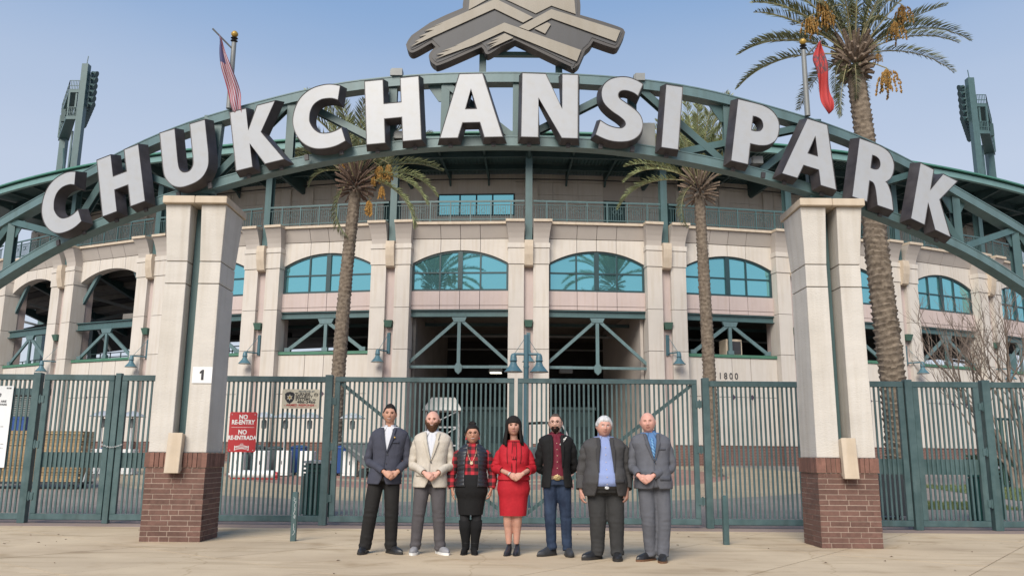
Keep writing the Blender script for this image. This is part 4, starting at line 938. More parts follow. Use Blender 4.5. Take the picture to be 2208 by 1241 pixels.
while zz > -.62:
    if rn.random() < .7:
        x1 = rn.uniform(-.1,.36); xx = -.38
        while xx < x1: ww = rn.uniform(.02,.06); m.box(xx, min(xx+ww,x1), -.0048,-.0035, zz, zz+.011); xx += ww+.012
    zz -= .033
m.obj('fine_print', pole_grey, T, kind='stuff')
m = MB(); m.prism([(.19,-.66),(.22,-.64),(.26,-.635),(.30,-.64),(.32,-.66)], lambda a,b,d:(a,d,b), -.005,-.003); m.obj('print_mark', print_black, T)
# street number on the facade
M1 = bayM(1); NB = thing('street_number', 'grey street number 1800 on the facade wall', 'sign', (0,0,0)); NB.matrix_world = M1 @ Matrix.Translation((-.55,-.005,5.05))
for q, c_ in enumerate('1800'): put_text(c_, .44, print_black, 'numeral', NB, (-.10+q*.28,-.02,0), bold=.004, sx=.85)

# ================================================================ LAMPS
def bell(m, s=1.0, c=(0,0,0)):
    prof = [(.001,.52),(.06,.515),(.10,.46),(.12,.36),(.12,.28),(.14,.275),(.14,.25),(.115,.245),(.115,.15),(.13,.145),(.14,.10),(.30,-.10),(.335,-.13),(.335,-.145),(.31,-.135),(.12,.08)]
    m.lathe([(r*s, z*s) for r, z in prof], 24, c, caps=False)
bm = MB(); bell(bm); bell_me = bm.mesh('shade', lamp_blue, True)
lens_m = mat('lamp_lens', (0.55, 0.55, 0.50), 0.3, var=0.05)
WL = None; wl_labels = {-5:'wall lamp on the far left pilasters at the picture edge',-4:'wall lamp between the two open arches at the left',-3:'wall lamp just left of the left gate pillar',-2:'wall lamp just right of the left gate pillar',-1:'wall lamp right of the left palm trunk',0:'wall lamp on the central pilasters behind the twin street lamp',1:'wall lamp left of the thin right palm',2:'wall lamp half hidden by the right gate pillar',3:'wall lamp just right of the thick palm trunk',4:'wall lamp behind the bare tree'}
wp = [('bracket_plate', lambda m: m.box(-.09,.09,-.06,.0,5.95,6.95)), ('arm', lambda m: (m.tube([(0,-.06,6.05),(0,-.75,6.05)], .035, 8), m.tube([(0,-.75,6.05),(0,-.75,5.92)], .035, 8))), ('stay', lambda m: m.tube([(0,-.06,6.88),(0,-.68,6.08)], .012, 6))]
wm = []
for nm, f in wp: mb = MB(); f(mb); wm.append((nm, mb.mesh(nm, lamp_blue, 30)))
ln = MB(); ln.lathe([(.001,-.1),(.29,-.1),(.28,-.13),(.001,-.14)], 20); lens_me = ln.mesh('lens', lens_m, True)
for k in range(-5, 5):
    tilt = radians(-20 if k < 0 else (20 if k > 0 else 0))
    T = thing('wall_lamp', wl_labels[k], 'lamp', (0,0,0), 0, 'teal bell shaped wall lamps along the facade'); T.matrix_world = colM(k) @ Matrix.Translation((0,-.125,0)) @ Matrix.Rotation(radians(-28 if k < 0 else 28)*(k != 0), 4, 'Z')
    for nm, me in wm: link(nm, me, T)
    link('shade', bell_me, T, Matrix.Translation((0,-.75,5.60)) @ Matrix.Scale(.92,4)); link('lens', lens_me, T, Matrix.Translation((0,-.75,5.60)) @ Matrix.Scale(.92,4))
# twin street lamp in the plaza
LY = 18.6; lx = atY(1135, 760, LY)
T = thing('street_lamp', 'twin bell street lamp standing behind the centre of the double gate', 'street lamp', (lx.x, LY, ground(LY)))
zA = atY(1135, 763, LY).z-ground(LY); zT = atY(1135, 722, LY).z-ground(LY); ax = .285
m = MB(); m.tube([(0,0,0),(0,0,zT)], .055, 12); m.lathe([(.10,0),(.10,.25),(.06,.32)], 12); m.tube([(0,0,zA-.30),(0,0,zA-.26)], .068, 12); m.obj('pole', lamp_blue, T, smooth=30)
m = MB(); m.tube([(-ax,0,zA),(ax,0,zA)], .028, 8); m.obj('crossarm', lamp_blue, T, smooth=30)
m = MB(); m.box(-.05,.07,-.03,.03,zA,zT+.005); m.obj('top_plate', lamp_blue, T)
for s in (-1, 1):
    m = MB(); m.tube([(s*.04,0,zT-.08),(s*(ax-.03),0,zA+.02)], .006, 5); m.obj('stay', lamp_blue, T)
    o = link('shade', bell_me, T, Matrix.Translation((s*ax,0,zA-.31)) @ Matrix.Scale(.62,4)); link('lens', lens_me, o, None)

# ================================================================ FLOODLIGHT TOWERS far behind
lampb = MB(); lampb.lathe([(.05,-.45),(.16,-.40),(.22,-.1),(.34,.12),(.34,.16),(.30,.15)], 10); lamp_me = lampb.mesh('floodlight', steel_dark)
def tower(x, y, zt0, s, label, group):
    """s = +1: lamp rack on the right of the mast, platforms to its left, both running back from the visitor"""
    T = thing('floodlight_tower', label, 'light tower', (x, y, 0), 0, group); z0 = zt0
    def mm(nm, f, mt=steel): m = MB(); f(m); return m.obj(nm, mt, T)
    mm('mast', lambda m: m.box(-.4,.4,-.4,.4,0,z0)); mm('mast', lambda m: m.box(-s*5.6-.4,-s*5.6+.4,6.4,7.2,0,z0-3.4))
    for zz in (z0-3.9, z0-7.5):
        mm('platform', lambda m: m.prism([(-s*.45,-.3),(-s*1.7,-.3),(-s*6.7,7.3),(-s*5.2,7.3)], lambda a,b,d:(a,b,d), zz, zz+.45))
        def rails(m):
            P_ = [(-.5,-.3),(-1.7,-.3),(-6.7,7.3)]
            for p, q in zip(P_, P_[1:]):
                for dz in (.9,1.6): m.beam((s*p[0],p[1],zz+dz),(s*q[0],q[1],zz+dz),.07,.07)
                for t in [k/6 for k in range(7)]: m.beam((s*(p[0]+(q[0]-p[0])*t),p[1]+(q[1]-p[1])*t,zz+.4),(s*(p[0]+(q[0]-p[0])*t),p[1]+(q[1]-p[1])*t,zz+1.6),.06,.06,(0,1,0))
        mm('handrail', rails)
    for a, b in ((-1.6,-.2),(-6.6,7.2),(-.75,-.1)): mm('upright', lambda m, a=a, b=b: m.box(s*a-.11,s*a+.11,b-.11,b+.11,z0-7.1,z0-3.9))
    mm('control_cabinet', lambda m: m.box(-s*3-.35,-s*3+.35,1.5,3.2,z0-7.05,z0-5.4), steel_dark)
    mm('brace', lambda m: m.beam((-s*.5,.4,z0-8),(-s*5.2,6.4,z0-24),.22,.22)); mm('brace', lambda m: m.beam((-s*5.2,6.2,z0-9),(-s*.5,.4,z0-24),.16,.16)); mm('brace', lambda m: m.beam((-s*2.2,2.5,z0-8),(-s*2.2,2.5,0),.2,.2,(0,1,0)))
    mm('antenna', lambda m: m.beam((0,0,z0),(s*.1,0,z0+1.2),.08,.08,(0,1,0)))
    for j in range(8):
        yy = .3+.95*j
        mm('light_rack', lambda m: m.beam((s*(.75-.66*yy),yy,z0-.9),(s*(.75-.66*yy),yy,z0-5.6),.10,.10,(0,1,0)))
        for i in range(6): link('floodlight', lamp_me, T, Matrix.Translation((s*(1.3-.66*yy), yy, z0-1.1-i*.85)) @ Matrix.Rotation(s*radians(112), 4, 'Y') @ Matrix.Scale(1.25, 4))
    for i in range(6): mm('light_rack', lambda m: m.beam((s*.95,-.2,z0-1.1-i*.85),(s*-4.1,7.4,z0-1.1-i*.85),.09,.09))
p = atY(187, 140, 100); tower(p.x, 100, p.z, 1, 'floodlight tower rising behind the left side of the roof', 'stadium floodlight towers')
p = atY(2090, 170, 100); tower(p.x, 100, p.z, -1, 'floodlight tower rising behind the right side of the roof', 'stadium floodlight towers')
# ================================================================ DATE PALMS
bark = mat('palm_bark', (0.115, 0.085, 0.062), 0.95, var=0.35, scale=9, bump=0.8, bscale=40, col2=(0.23, 0.185, 0.14))
boot_m = mat('leaf_base', (0.14, 0.095, 0.07), 0.9, var=0.35, scale=12, bump=0.5, col2=(0.26, 0.20, 0.15), rnd=.2)
boot_dark = mat('leaf_base_dark', (0.10, 0.062, 0.048), 0.9, var=0.35, scale=12, rnd=.3, col2=(0.19, 0.13, 0.095))
stem_m = mat('frond_stem', (0.30, 0.27, 0.14), 0.6, var=0.2, scale=6)
def leafmat(name, c, r=.15):
    m = mat(name, c, 0.55, var=0.25, scale=2.5, rnd=r); b = m.node_tree.nodes['Principled BSDF']
    b.inputs['Subsurface Weight'].default_value = 0.0; return m
leaf_a = leafmat('frond_leaf', (0.14, 0.155, 0.075)); leaf_b = leafmat('frond_leaf_pale', (0.27, 0.30, 0.14)); leaf_d = leafmat('frond_leaf_dark', (0.085, 0.10, 0.05))
date_o = mat('date_fruit', (0.45, 0.22, 0.05), 0.6, var=0.35, scale=30, col2=(0.55, 0.33, 0.10)); date_b = mat('date_fruit_brown', (0.26, 0.13, 0.035), 0.6, var=0.4, scale=30, col2=(0.42, 0.24, 0.06))
def frond_mesh(L_, droop, seed, leaf, n=62, lw=.022, ll=.42, start=.22, vee=.6):
    r = random.Random(seed); m = MB(); P = []; N_ = 20
    for i in range(N_+1):
        t = i/N_; ang = -droop*t**1.5; P.append((t, ang))
    pts = [Vector((0,0,0))]; ds = L_/N_; tw = r.uniform(-.06,.06)
    for t, a in P[1:]: pts.append(pts[-1] + Vector((cos(a), tw*t, sin(a)))*ds)
    m.tube(pts, [.022*(1-.85*i/N_)*(1 if L_ > 2 else .8)+.003 for i in range(N_+1)], 5, mi=0)
    for k in range(n):
        t = start+(1-start)*k/(n-1); f = t*N_; i = min(N_-1, int(f)); p = pts[i].lerp(pts[i+1], f-i); d = (pts[i+1]-pts[i]).normalized()
        up = Vector((-d.z, 0, d.x)); 
        for s in (-1, 1):
            if r.random() < .07: continue
            l = ll*(sin(pi*min(1,(t-start)/(1-start)*.80+.16))**.6)*r.uniform(.72,1.12); fw = .55+.65*t+r.uniform(-.22,.22)
            dirn = (d*fw + Vector((0,s,0)) + up*(vee+r.uniform(-.25,.25))).normalized(); side_ = dirn.cross(up).normalized() if r.random() < .6 else up
            q = p + dirn*l; mid = p + dirn*l*.5 + up*.01; q.z -= .10*l
            w = lw*r.uniform(.8,1.2); m.add([p-side_*w*.3, mid-side_*w*.5, q, mid+side_*w*.5, p+side_*w*.3], [(0,1,2,3,4)], 1)
    return m.mesh('frond', [stem_m, leaf], smooth=False)
def date_mesh(seed, fruit, L_=.6, spread=.26, n=170, stalk=(0,0,0), rad=.021):
    """strands hanging from the end of a stalk, strung with small fruit"""
    r = random.Random(seed); m = MB(); end = Vector((0,0,0))
    pts = catmull([Vector(stalk), Vector(stalk)*.55+Vector((0,0,.18)), Vector((0,0,0))], 5); m.tube(pts, [.012]*len(pts), 5, mi=0)
    for k in range(26):
        a = r.uniform(0, 2*pi); rr = spread*r.uniform(.2,1); l = L_*r.uniform(.6,1.05)
        q = [Vector((0,0,0)), Vector((rr*cos(a)*.7, rr*sin(a)*.7, -l*.4)), Vector((rr*cos(a), rr*sin(a), -l))]; cc = catmull(q, 4); m.tube(cc, .003, 3, False, mi=0)
        for _ in range(n//26):
            t = r.uniform(.3, 1); i = min(len(cc)-2, int(t*(len(cc)-1))); c = cc[i].lerp(cc[i+1], r.random()) + Vector((r.uniform(-.02,.02),)*3)
            s = rad*r.uniform(.7,1.2); m.add([c+Vector(v)*s for v in ((1,0,0),(-1,0,0),(0,1,0),(0,-1,0),(0,0,1.4),(0,0,-1.4))], [(0,2,4),(2,1,4),(1,3,4),(3,0,4),(2,0,5),(1,2,5),(3,1,5),(0,3,5)], 1)
    return m.mesh('date_cluster', [stem_m, fruit])
def trunk(T, pts, radii, ringh, amp, seed, mt=bark, base_flare=1.0):
    r = random.Random(seed); cl = catmull(pts, 30); n = len(cl); tot = sum((cl[i+1]-cl[i]).length for i in range(n-1)); N_ = int(tot/ringh*4); seg = 28
    vs = []; acc = [0]
    for i in range(n-1): acc.append(acc[-1]+(cl[i+1]-cl[i]).length)
    j = 0; rows = []
    nseg = 9
    for i in range(N_+1):
        d = tot*i/N_
        while j < n-2 and acc[j+1] < d: j += 1
        t = (d-acc[j])/max(1e-6, acc[j+1]-acc[j]); c = cl[j].lerp(cl[j+1], t); f = d/tot; R = interp(radii, f); row = []
        for k in range(seg):
            a = 2*pi*k/seg; ph = d/ringh
            # old leaf scars in a staggered lattice, jutting out at their upper lip
            ph += .45*noise.noise(Vector((cos(a)*1.3, sin(a)*1.3, d*1.1+seed))) + .25*noise.noise(Vector((cos(a)*3, sin(a)*3, d*2.5)))
            u = a/(2*pi)*nseg; rowi = math.floor(ph); uu = (u + .5*(rowi % 2) + .17*sin(rowi*2.3)) % 1.0; vv = ph-rowi
            lip = (vv**2.0)*max(0, 1-abs(uu-.5)*1.5)
            nn = noise.noise(Vector((cos(a)*3, sin(a)*3, d*5+seed)))
            rr = R*(1+amp*(lip*1.35-.35) + amp*.45*nn)
            row.append((c.x+rr*cos(a), c.y+rr*sin(a), c.z+R*.12*sin(a*2+d)))
        rows.append(row)
    m = MB(); m.grid(rows, closed=True); return m.obj('trunk', mt, T, smooth=50)
def boots(T, c, R, h, n, mt, L0, L1, name='leaf_base', tilt=(.2,1.2), w=.05, seed=1):
    r = random.Random(seed); mm = []
    for v in range(4):
        m = MB(); l = 1.0; m.add([(0,-w,0),(l*.5,-w*.9,.04),(l,-w*.55,.02),(l,w*.55,.02),(l*.5,w*.9,.04),(0,w,0),(0,-w*.8,-w*.9),(l*.5,-w*.6,-w*.4),(l*.97,-w*.4,-.03),(l*.97,w*.4,-.03),(l*.5,w*.6,-w*.4),(0,w*.8,-w*.9)],
              [(0,1,4,5),(1,2,3,4),(6,11,10,7),(7,10,9,8),(0,6,7,1),(1,7,8,2),(5,4,10,11),(4,3,9,10),(2,8,9,3)]); mm.append(m.mesh(name, mt))
    for k in range(n):
        f = k/n; a = k*2.39996; z = c.z-h/2+h*f; el = tilt[0]+(tilt[1]-tilt[0])*f + r.uniform(-.12,.12); l = L0+(L1-L0)*f*r.uniform(.8,1.2)
        M = Matrix.Translation((c.x+R*.72*cos(a), c.y+R*.72*sin(a), z)) @ Matrix.Rotation(a, 4, 'Z') @ Matrix.Rotation(-el, 4, 'Y') @ Matrix.Rotation(r.uniform(-.3,.3), 4, 'X') @ Matrix.Diagonal((l, r.uniform(.8,1.2), r.uniform(.8,1.2), 1))
        link(name, mm[k % 4], T, M)
def place_fronds(T, c, meshes, specs, R=.1):
    for k, (az, el, sc, mi) in enumerate(specs):
        a = radians(az); M = Matrix.Translation((c.x+R*cos(a), c.y+R*sin(a), c.z)) @ Matrix.Rotation(a, 4, 'Z') @ Matrix.Rotation(-radians(el), 4, 'Y') @ Matrix.Scale(sc, 4)
        link('frond', meshes[mi % len(meshes)], T, M)
# --- the thick palm on the right, nearest
px = [atY(1951,1085,19.8), atY(1925,820,19.6), atY(1893,560,19.5), atY(1865,300,19.5), atY(1843,150,19.5)]
B0 = Vector((px[0].x, px[0].y, ground(19.8)-.02))
T = thing('date_palm', 'thickest date palm, its crown high above the sign at right', 'palm', B0, 0, 'date palms around the plaza')
lp = [Vector((0,0,0))]+[p-B0 for p in px[1:]]
trunk(T, lp, [(0,.34),(.05,.30),(.3,.285),(.6,.265),(.85,.23),(1,.21)], .14, .20, 3)
top = lp[-1]+Vector((0,0,.25))
boots(T, top+Vector((0,0,-.05)), .31, .75, 95, boot_m, .20, .46, tilt=(-.35,1.15), w=.055, seed=2)
fm = [frond_mesh(3.1, d, s, leaf_a if s % 3 else leaf_d, n=70, ll=.44, lw=.026) for d, s in ((1.0,1),(.7,2),(1.35,3),(.45,4))]
sp_ = [(182,24,.92,0),(172,10,.94,0),(190,36,.86,1),(2,14,.80,0),(-8,28,.78,0),(12,42,.92,1),(350,36,.9,2)]
r_ = random.Random(11)
for k in range(24): sp_.append((k*137.5, 42+46*(k/24)+r_.uniform(-6,6), r_.uniform(.76,.94), r_.choice([0,1,1,3])))
for k in range(2): sp_.append((60+k*42+r_.uniform(-6,6), r_.uniform(5,30), .85, 0))
sp_ += [(205,-38,.48,2),(215,-62,.62,3),(150,-20,.4,2),(100,-30,.5,2),(250,-55,.45,2)]
place_fronds(T, top+Vector((0,0,.15)), fm, sp_, .14)
dm = [date_mesh(s, date_b, .55, .24, 420, st, .024) for s, st in ((1,(.8,0,-.1)),(2,(-.8,0,-.1)),(3,(.5,.3,.5)))]
for (u, v, i, sc) in ((1745,35,0,1),(1780,20,0,1),(1930,45,1,1),(1945,10,1,1),(1912,165-18,1,1.25),(1892,115,1,.45),(1835,5,2,.8),(1770,0,2,.9)):
    p = atY(u, v, 19.2)-B0; link('date_cluster', dm[i], T, Matrix.Translation(p) @ Matrix.Scale(sc, 4))
# --- two thinner palms close to the facade
def thin_palm(pts, label, seed, pale, specs, dates, R0=.25, crown_n=70):
    B = Vector((pts[0].x, pts[0].y, ground(pts[0].y)-.02)); T = thing('date_palm', label, 'palm', B, 0, 'date palms around the plaza')
    lp = [Vector((0,0,0))]+[p-B for p in pts[1:]]; trunk(T, lp, [(0,R0*1.35),(.07,R0*1.05),(.5,R0),(1,R0*.86)], .16, .15, seed); top = lp[-1]
    boots(T, top+Vector((0,0,.25)), R0*1.4, .8, crown_n, boot_dark if pale == 1 else boot_m, .45, .8, tilt=(-.5,1.2), w=.045, seed=seed)
    L_ = 3.3; fm = [frond_mesh(L_, d, s+seed*7, [leaf_a, leaf_b][s % 2 if pale == 1 else (s % 4 != 0)], n=56, ll=.52, lw=.036) for d, s in ((1.3,1),(.9,2),(.55,3),(1.8,4))]
    place_fronds(T, top+Vector((0,0,.5)), fm, specs, .12)
    for (p, st, sc, k) in dates:
        link('date_cluster', date_mesh(k, date_o, .75, .22, 520, st, .03), T, Matrix.Translation(p-B) @ Matrix.Scale(sc, 4))
r_ = random.Random(5)
spL = [(0,18,1,0),(8,30,1,1),(-12,-12,1,0),(352,8,.95,0),(180,35,.9,1),(195,25,.6,3),(210,-50,.9,3),(170,58,1,2),(155,48,1,1)]
for k in range(26): spL.append((k*137.5+20, 42+46*(k/26)+r_.uniform(-5,5), r_.uniform(.9,1.1), r_.choice([1,2,2])))
yl = 30.6
thin_palm([atY(717,1016,31), atY(733,760,30.9), atY(750,560,30.8), atY(767,408,30.7)], 'left date palm with orange date clusters, in front of the left windows', 3, 1, spL,
  [(atY(838,352,yl),(-.9,0,.1),1.0,11),(atY(797,430,yl),(-.5,0,.9),.85,12),(atY(824,400,yl),(-.8,0,.8),.7,13),(atY(740,352,yl),(.5,0,-.1),.5,14),(atY(818,356,yl),(-.7,0,.0),.9,15),(atY(806,378,yl),(-.5,0,.2),.6,16)], .25, 90)
r_ = random.Random(8)
spR = [(180,12,1.05,0),(190,28,.95,0),(215,-30,.7,3),(10,30,.8,1),(165,40,.9,1)]
for k in range(30): spR.append((k*137.5+70, 52+36*(k/30)+r_.uniform(-5,5), r_.uniform(.9,1.1), r_.choice([2,2,1])))
thin_palm([atY(1541,1024,31.4), atY(1527,760,31.4), atY(1517,580,31.3), atY(1508,420,31.2)], 'slim date palm right of the double gate, pale crown behind the letters I and P', 4, 2, spR,
  [(atY(1500,335,31),(.1,0,-.3),.5,21)], .23, 60)
# --- bare deciduous tree at the right
twig_m = mat('bare_bark', (0.20, 0.155, 0.125), 0.9, var=0.25, scale=6)
B = atY(2195, 1015, 26); B.z = ground(26)-.02
T = thing('bare_tree', 'leafless small tree with many fine twigs at the right edge', 'tree', B)
rt = random.Random(21); trunks = MB(); twigs = MB(); cnt = [0]
def grow(p, d, L_, r, depth):
    n = 4; pts = [p]; dd = d.copy()
    for i in range(n):
        dd = (dd + Vector((rt.uniform(-.16,.16), rt.uniform(-.16,.16), rt.uniform(-.05,.12)))).normalized(); pts.append(pts[-1]+dd*L_/n)
    (trunks if depth < 2 else twigs).tube(pts, [r*(1-.45*i/n) for i in range(n+1)], 6 if depth < 2 else 3, False)
    if depth >= 5: return
    k = rt.choice([2,3]) if depth < 2 else rt.choice([2,3,3])
    for i in range(k):
        ax_ = Vector((rt.uniform(-1,1), rt.uniform(-1,1), rt.uniform(-.2,.6))).normalized(); q = pts[-1] if i == 0 else pts[rt.choice([2,3,4])]
        grow(q, (dd*.9+ax_*(.55 if i else .3)).normalized(), L_*rt.uniform(.62,.85), max(r*.58, .0065), depth+1)
for d, L_, r in (((-.34,.0,1.0),2.1,.11),((.05,.2,1),2.0,.10),((-.62,-.1,.8),1.9,.075),((.3,0,1),1.9,.09),((-.15,-.3,1),2.2,.08),((-.85,.1,.55),1.6,.05)):
    grow(Vector((rt.uniform(-.1,.1), 0, .5 if abs(d[0]) > .5 else 0)), Vector(d).normalized(), L_, r, 0)
trunks.obj('trunk', twig_m, T, smooth=True); twigs.obj('twigs', twig_m, T, smooth=True, kind='stuff')
# --- hedge, lawns
hedge_l = mat('hedge_leaf', (0.045, 0.065, 0.03), 0.7, var=0.4, scale=8); grass_m = mat('lawn_grass', (0.085, 0.13, 0.04), 0.9, var=0.3, scale=3, col2=(0.16,0.18,0.07)); soil = mat('soil', (0.12,0.10,0.06), 1, var=.3, scale=5)
B = atY(2174, 1008, 27.5); T = thing('hedge', 'clipped dark green hedge by the wall at the far right', 'hedge', (B.x+.3, 28.0, ground(28)))
m = MB(); rh = random.Random(2)
for k in range(5200):
    a = rh.uniform(-1,1); b = rh.uniform(-1,1); c = rh.uniform(0,1); f = rh.choice([0,1,2]); 
    if f == 0: b = -1+rh.uniform(0,.25)
    elif f == 1: c = 1-rh.uniform(0,.2)
    x, y, z = a*1.15, b*.6, c*.95+.06*noise.noise(Vector((a*3,b*3,0))); s = rh.uniform(.025,.055); n1 = Vector((rh.uniform(-1,1), rh.uniform(-1,1), rh.uniform(-1,1))).normalized(); n2 = n1.orthogonal().normalized(); n3 = n1.cross(n2)
    p = Vector((x,y,z)); m.add([p-n2*s, p-n3*s*.6, p+n2*s, p+n3*s*.6], [(0,1,2,3)])
m.obj('foliage', hedge_l, T, kind='stuff'); m = MB()
for x in (-.8,-.2,.4,.9): m.tube([(x,0,-.02),(x+.05,0,.7)], .03, 5)
m.box(-1.0,1.0,-.45,.45,.15,.82); m.obj('branches', soil, T, kind='stuff')
def lawn(x0, x1, y0, y1, n, seed):
    m = MB(); m.add([(x0,y0,ground(y0)+.012),(x1,y0,ground(y0)+.012),(x1,y1,ground(y1)+.012),(x0,y1,ground(y1)+.012)], [(0,1,2,3)]); r = random.Random(seed)
    for k in range(n):
        x, y = r.uniform(x0,x1), r.uniform(y0,y1); a = r.uniform(0,6.3); s = r.uniform(.008,.02); h = r.uniform(.03,.09); z = ground(y)+.012
        m.add([(x-s*cos(a),y-s*sin(a),z),(x+s*cos(a),y+s*sin(a),z),(x+r.uniform(-.03,.03),y+r.uniform(-.03,.03),z+h)], [(0,1,2)])
    return m.obj('lawn', grass_m, kind='stuff')
lawn(12.6, 20, 21.5, 27.2, 9000, 1); lawn(8.9, 11.2, 18.9, 20.6, 3500, 2)

# ================================================================ THINGS BEHIND THE FENCE
wood = mat('raw_plank', (0.34, 0.235, 0.125), 0.8, var=0.18, scale=5, sc3=(.6,6,6), rnd=.22); 
B = atY(62, 1048, 22.7); G0 = ground(22.7)
T = thing('plank_cart', 'tall stack of tan wooden boards on a wheeled cart behind the left gate', 'cart', (B.x-.1, 23.0, G0), .04)
m = MB(); m.box(-1.45,1.42,-.42,.42,.13,.19); m.obj('cart_bed', print_black, T); m = MB(); m.box(-1.45,1.42,-.424,-.42,.20,.21) ; 
m = MB(); m.tube([(1.5,-.35,.2),(1.62,-.35,.75)], .02, 6); m.tube([(1.5,.35,.2),(1.62,.35,.75)], .02, 6); m.tube([(1.62,-.35,.75),(1.62,.35,.75)], .02, 6); m.obj('handle', silver, T)
for x in (-1.2, 1.2):
    for y in (-.33,.33): m = MB(); m.tube([(x,y-.03,.07),(x,y+.03,.07)], .07, 12); m.obj('wheel', black_rubber, T)
bd = MB(); bd.box(-1.38,1.38,-.38,.38,0,.036); bme = bd.mesh('plank', wood); rb = random.Random(4)
for k in range(31): link('plank', bme, T, Matrix.Translation((rb.uniform(-.03,.03), rb.uniform(-.02,.02), .20+k*.0425)) @ Matrix.Rotation(rb.uniform(-.006,.006), 4, 'Z'))
B1 = T.location; 
def roundbin(name, label, x, y, w, h, mt, lid, group=None, cat='bin', taper=.82):
    T = thing(name, label, cat, (x, y, ground(y)), random.uniform(-.1,.1), group); b = w/2*taper; t = w/2
    m = MB(); m.add([(-b,-b*1.1,.08),(b,-b*1.1,.08),(b,b*1.1,.08),(-b,b*1.1,.08),(-t,-t*1.15,h*.9),(t,-t*1.15,h*.9),(t,t*1.15,h*.9),(-t,t*1.15,h*.9)], [(0,3,2,1),(4,5,6,7),(0,1,5,4),(1,2,6,5),(2,3,7,6),(3,0,4,7)]); bevel(m.obj('body', mt, T), .02, 2)
    m = MB(); rows = []
    for i in range(7):
        a = i/6; rows.append([(-t*1.06+t*2.12*j/8, -t*1.25+t*2.5*a, h*.905+.09*sin(pi*a)**.7*sin(pi*j/8)**.4) for j in range(9)])
    m.grid(rows); o = m.obj('lid', lid, T, smooth=40); sl = o.modifiers.new('t','SOLIDIFY'); sl.thickness = .02
    for s in (-1, 1): m = MB(); m.tube([(s*b*.9-.025,b*1.1,.09),(s*b*.9+.025,b*1.1,.09)], .09, 14); m.obj('wheel', black_rubber, T)
    m = MB(); m.tube([(-t*.8,t*1.28,h*.9),(t*.8,t*1.28,h*.9)], .018, 6); m.obj('handle', mt, T); return T
p = atY(45, 925, 23.0)
m = MB(); T2 = thing('blue_crate', 'blue plastic crate lying on top of the board stack', 'crate', (p.x-.05, 23.0, G0+.2+31*.0425)); m.box(-.30,.30,-.25,.25,0,.03); 
for a in (-.29,.27): m.box(a,a+.02,-.25,.25,.03,.36)
m.box(-.27,.27,-.25,-.23,.03,.36); m.box(-.27,.27,.23,.25,.03,.36); m.obj('shell', blue_plastic, T2); m = MB(); m.box(-.31,.31,-.26,-.252,.30,.35); m.obj('rim', blue_plastic, T2)
p = atY(30, 880, 25.5)
T2 = thing('dark_awning', 'dark roll-down screen hanging behind the boards at the left edge', 'screen', (p.x-.6, 25.6, ground(25.6))); m = MB()
for k in range(30): m.box(-2.0,1.5,-.02+.008*(k%2),.02,.9+k*.055,.945+k*.055)
m.obj('slats', steel_dark, T2, kind='stuff'); m = MB(); m.box(-2.05,1.55,-.12,.12,2.55,2.75); m.box(-2.05,-1.98,-.05,.05,0,2.55); m.box(1.48,1.55,-.05,.05,0,2.55); m.obj('frame', steel_dark, T2)
# patio heaters
def heater(u, Y, label, sc=1.0):
    p = atY(u, 980, Y); T = thing('patio_heater', label, 'patio heater', (p.x, Y, ground(Y)), 0, 'patio heaters parked along the facade')
    m = MB(); m.box(-.23,.23,-.23,.23,.10,.86); bevel(m.obj('cabinet', white_paint, T), .02); m = MB(); m.box(-.26,.26,-.26,.26,.03,.10); m.obj('base', white_paint, T)
    m = MB(); m.box(-.012,.012,-.24,-.231,.40,.52); m.obj('latch', print_black, T)
    m = MB(); m.tube([(0,0,.86),(0,0,1.75)], .032, 8); m.obj('pole', silver, T); m = MB(); m.lathe([(.05,1.6),(.09,1.62),(.09,1.86),(.06,1.9)], 12); m.obj('burner', pole_grey, T, smooth=30)
    m = MB(); m.lathe([(.001,2.17),(.12,2.15),(.30,2.07),(.44,1.98),(.45,1.965),(.43,1.965),(.28,2.045),(.12,2.12),(.001,2.13)], 20, caps=False); m.obj('reflector', silver, T, smooth=True)
    m = MB(); m.lathe([(.03,1.9),(.03,2.12)], 6); m.obj('neck', silver, T)
hl = ['farthest left patio heater, seen through the left gate','patio heater seen between the left gate and the left pillar','patio heater behind the red sign','patio heater right of the red sign','patio heater under the cream sign','patio heater left of the palm foot','patio heater beside the grey tilt cart']
for (u, Y), lb in zip(((214,29.5),(278,29.5),(516,29.5),(565,29.2),(612,29.5),(664,29.2),(757,29.5)), hl): heater(u, Y, lb)
def bx(u, v, Y): p = atY(u, v, Y); return p.x
roundbin('blue_bin', 'blue wheeled bin between the white heaters', bx(640,980,29.9), 30.3, .55, 1.05, blue_plastic, blue_plastic, 'wheeled bins among the heaters')
roundbin('blue_bin', 'blue wheeled bin right of the left palm foot', bx(735,980,29.9), 30.1, .55, 1.05, blue_plastic, blue_plastic, 'wheeled bins among the heaters')
roundbin('grey_bin', 'grey wheeled bin right behind the red sign', bx(545,980,29.9), 30.2, .55, 1.05, grey_plastic, grey_plastic, 'wheeled bins among the heaters')
roundbin('grey_bin', 'dark grey wheeled bin beside the third white heater', bx(588,980,29.9), 30.2, .5, 1.0, grey_plastic, grey_plastic, 'wheeled bins among the heaters')
roundbin('blue_bin', 'blue bin glimpsed low behind the left gate leaf', bx(215,1010,29.9), 30.6, .5, .95, blue_plastic, blue_plastic, 'wheeled bins among the heaters')
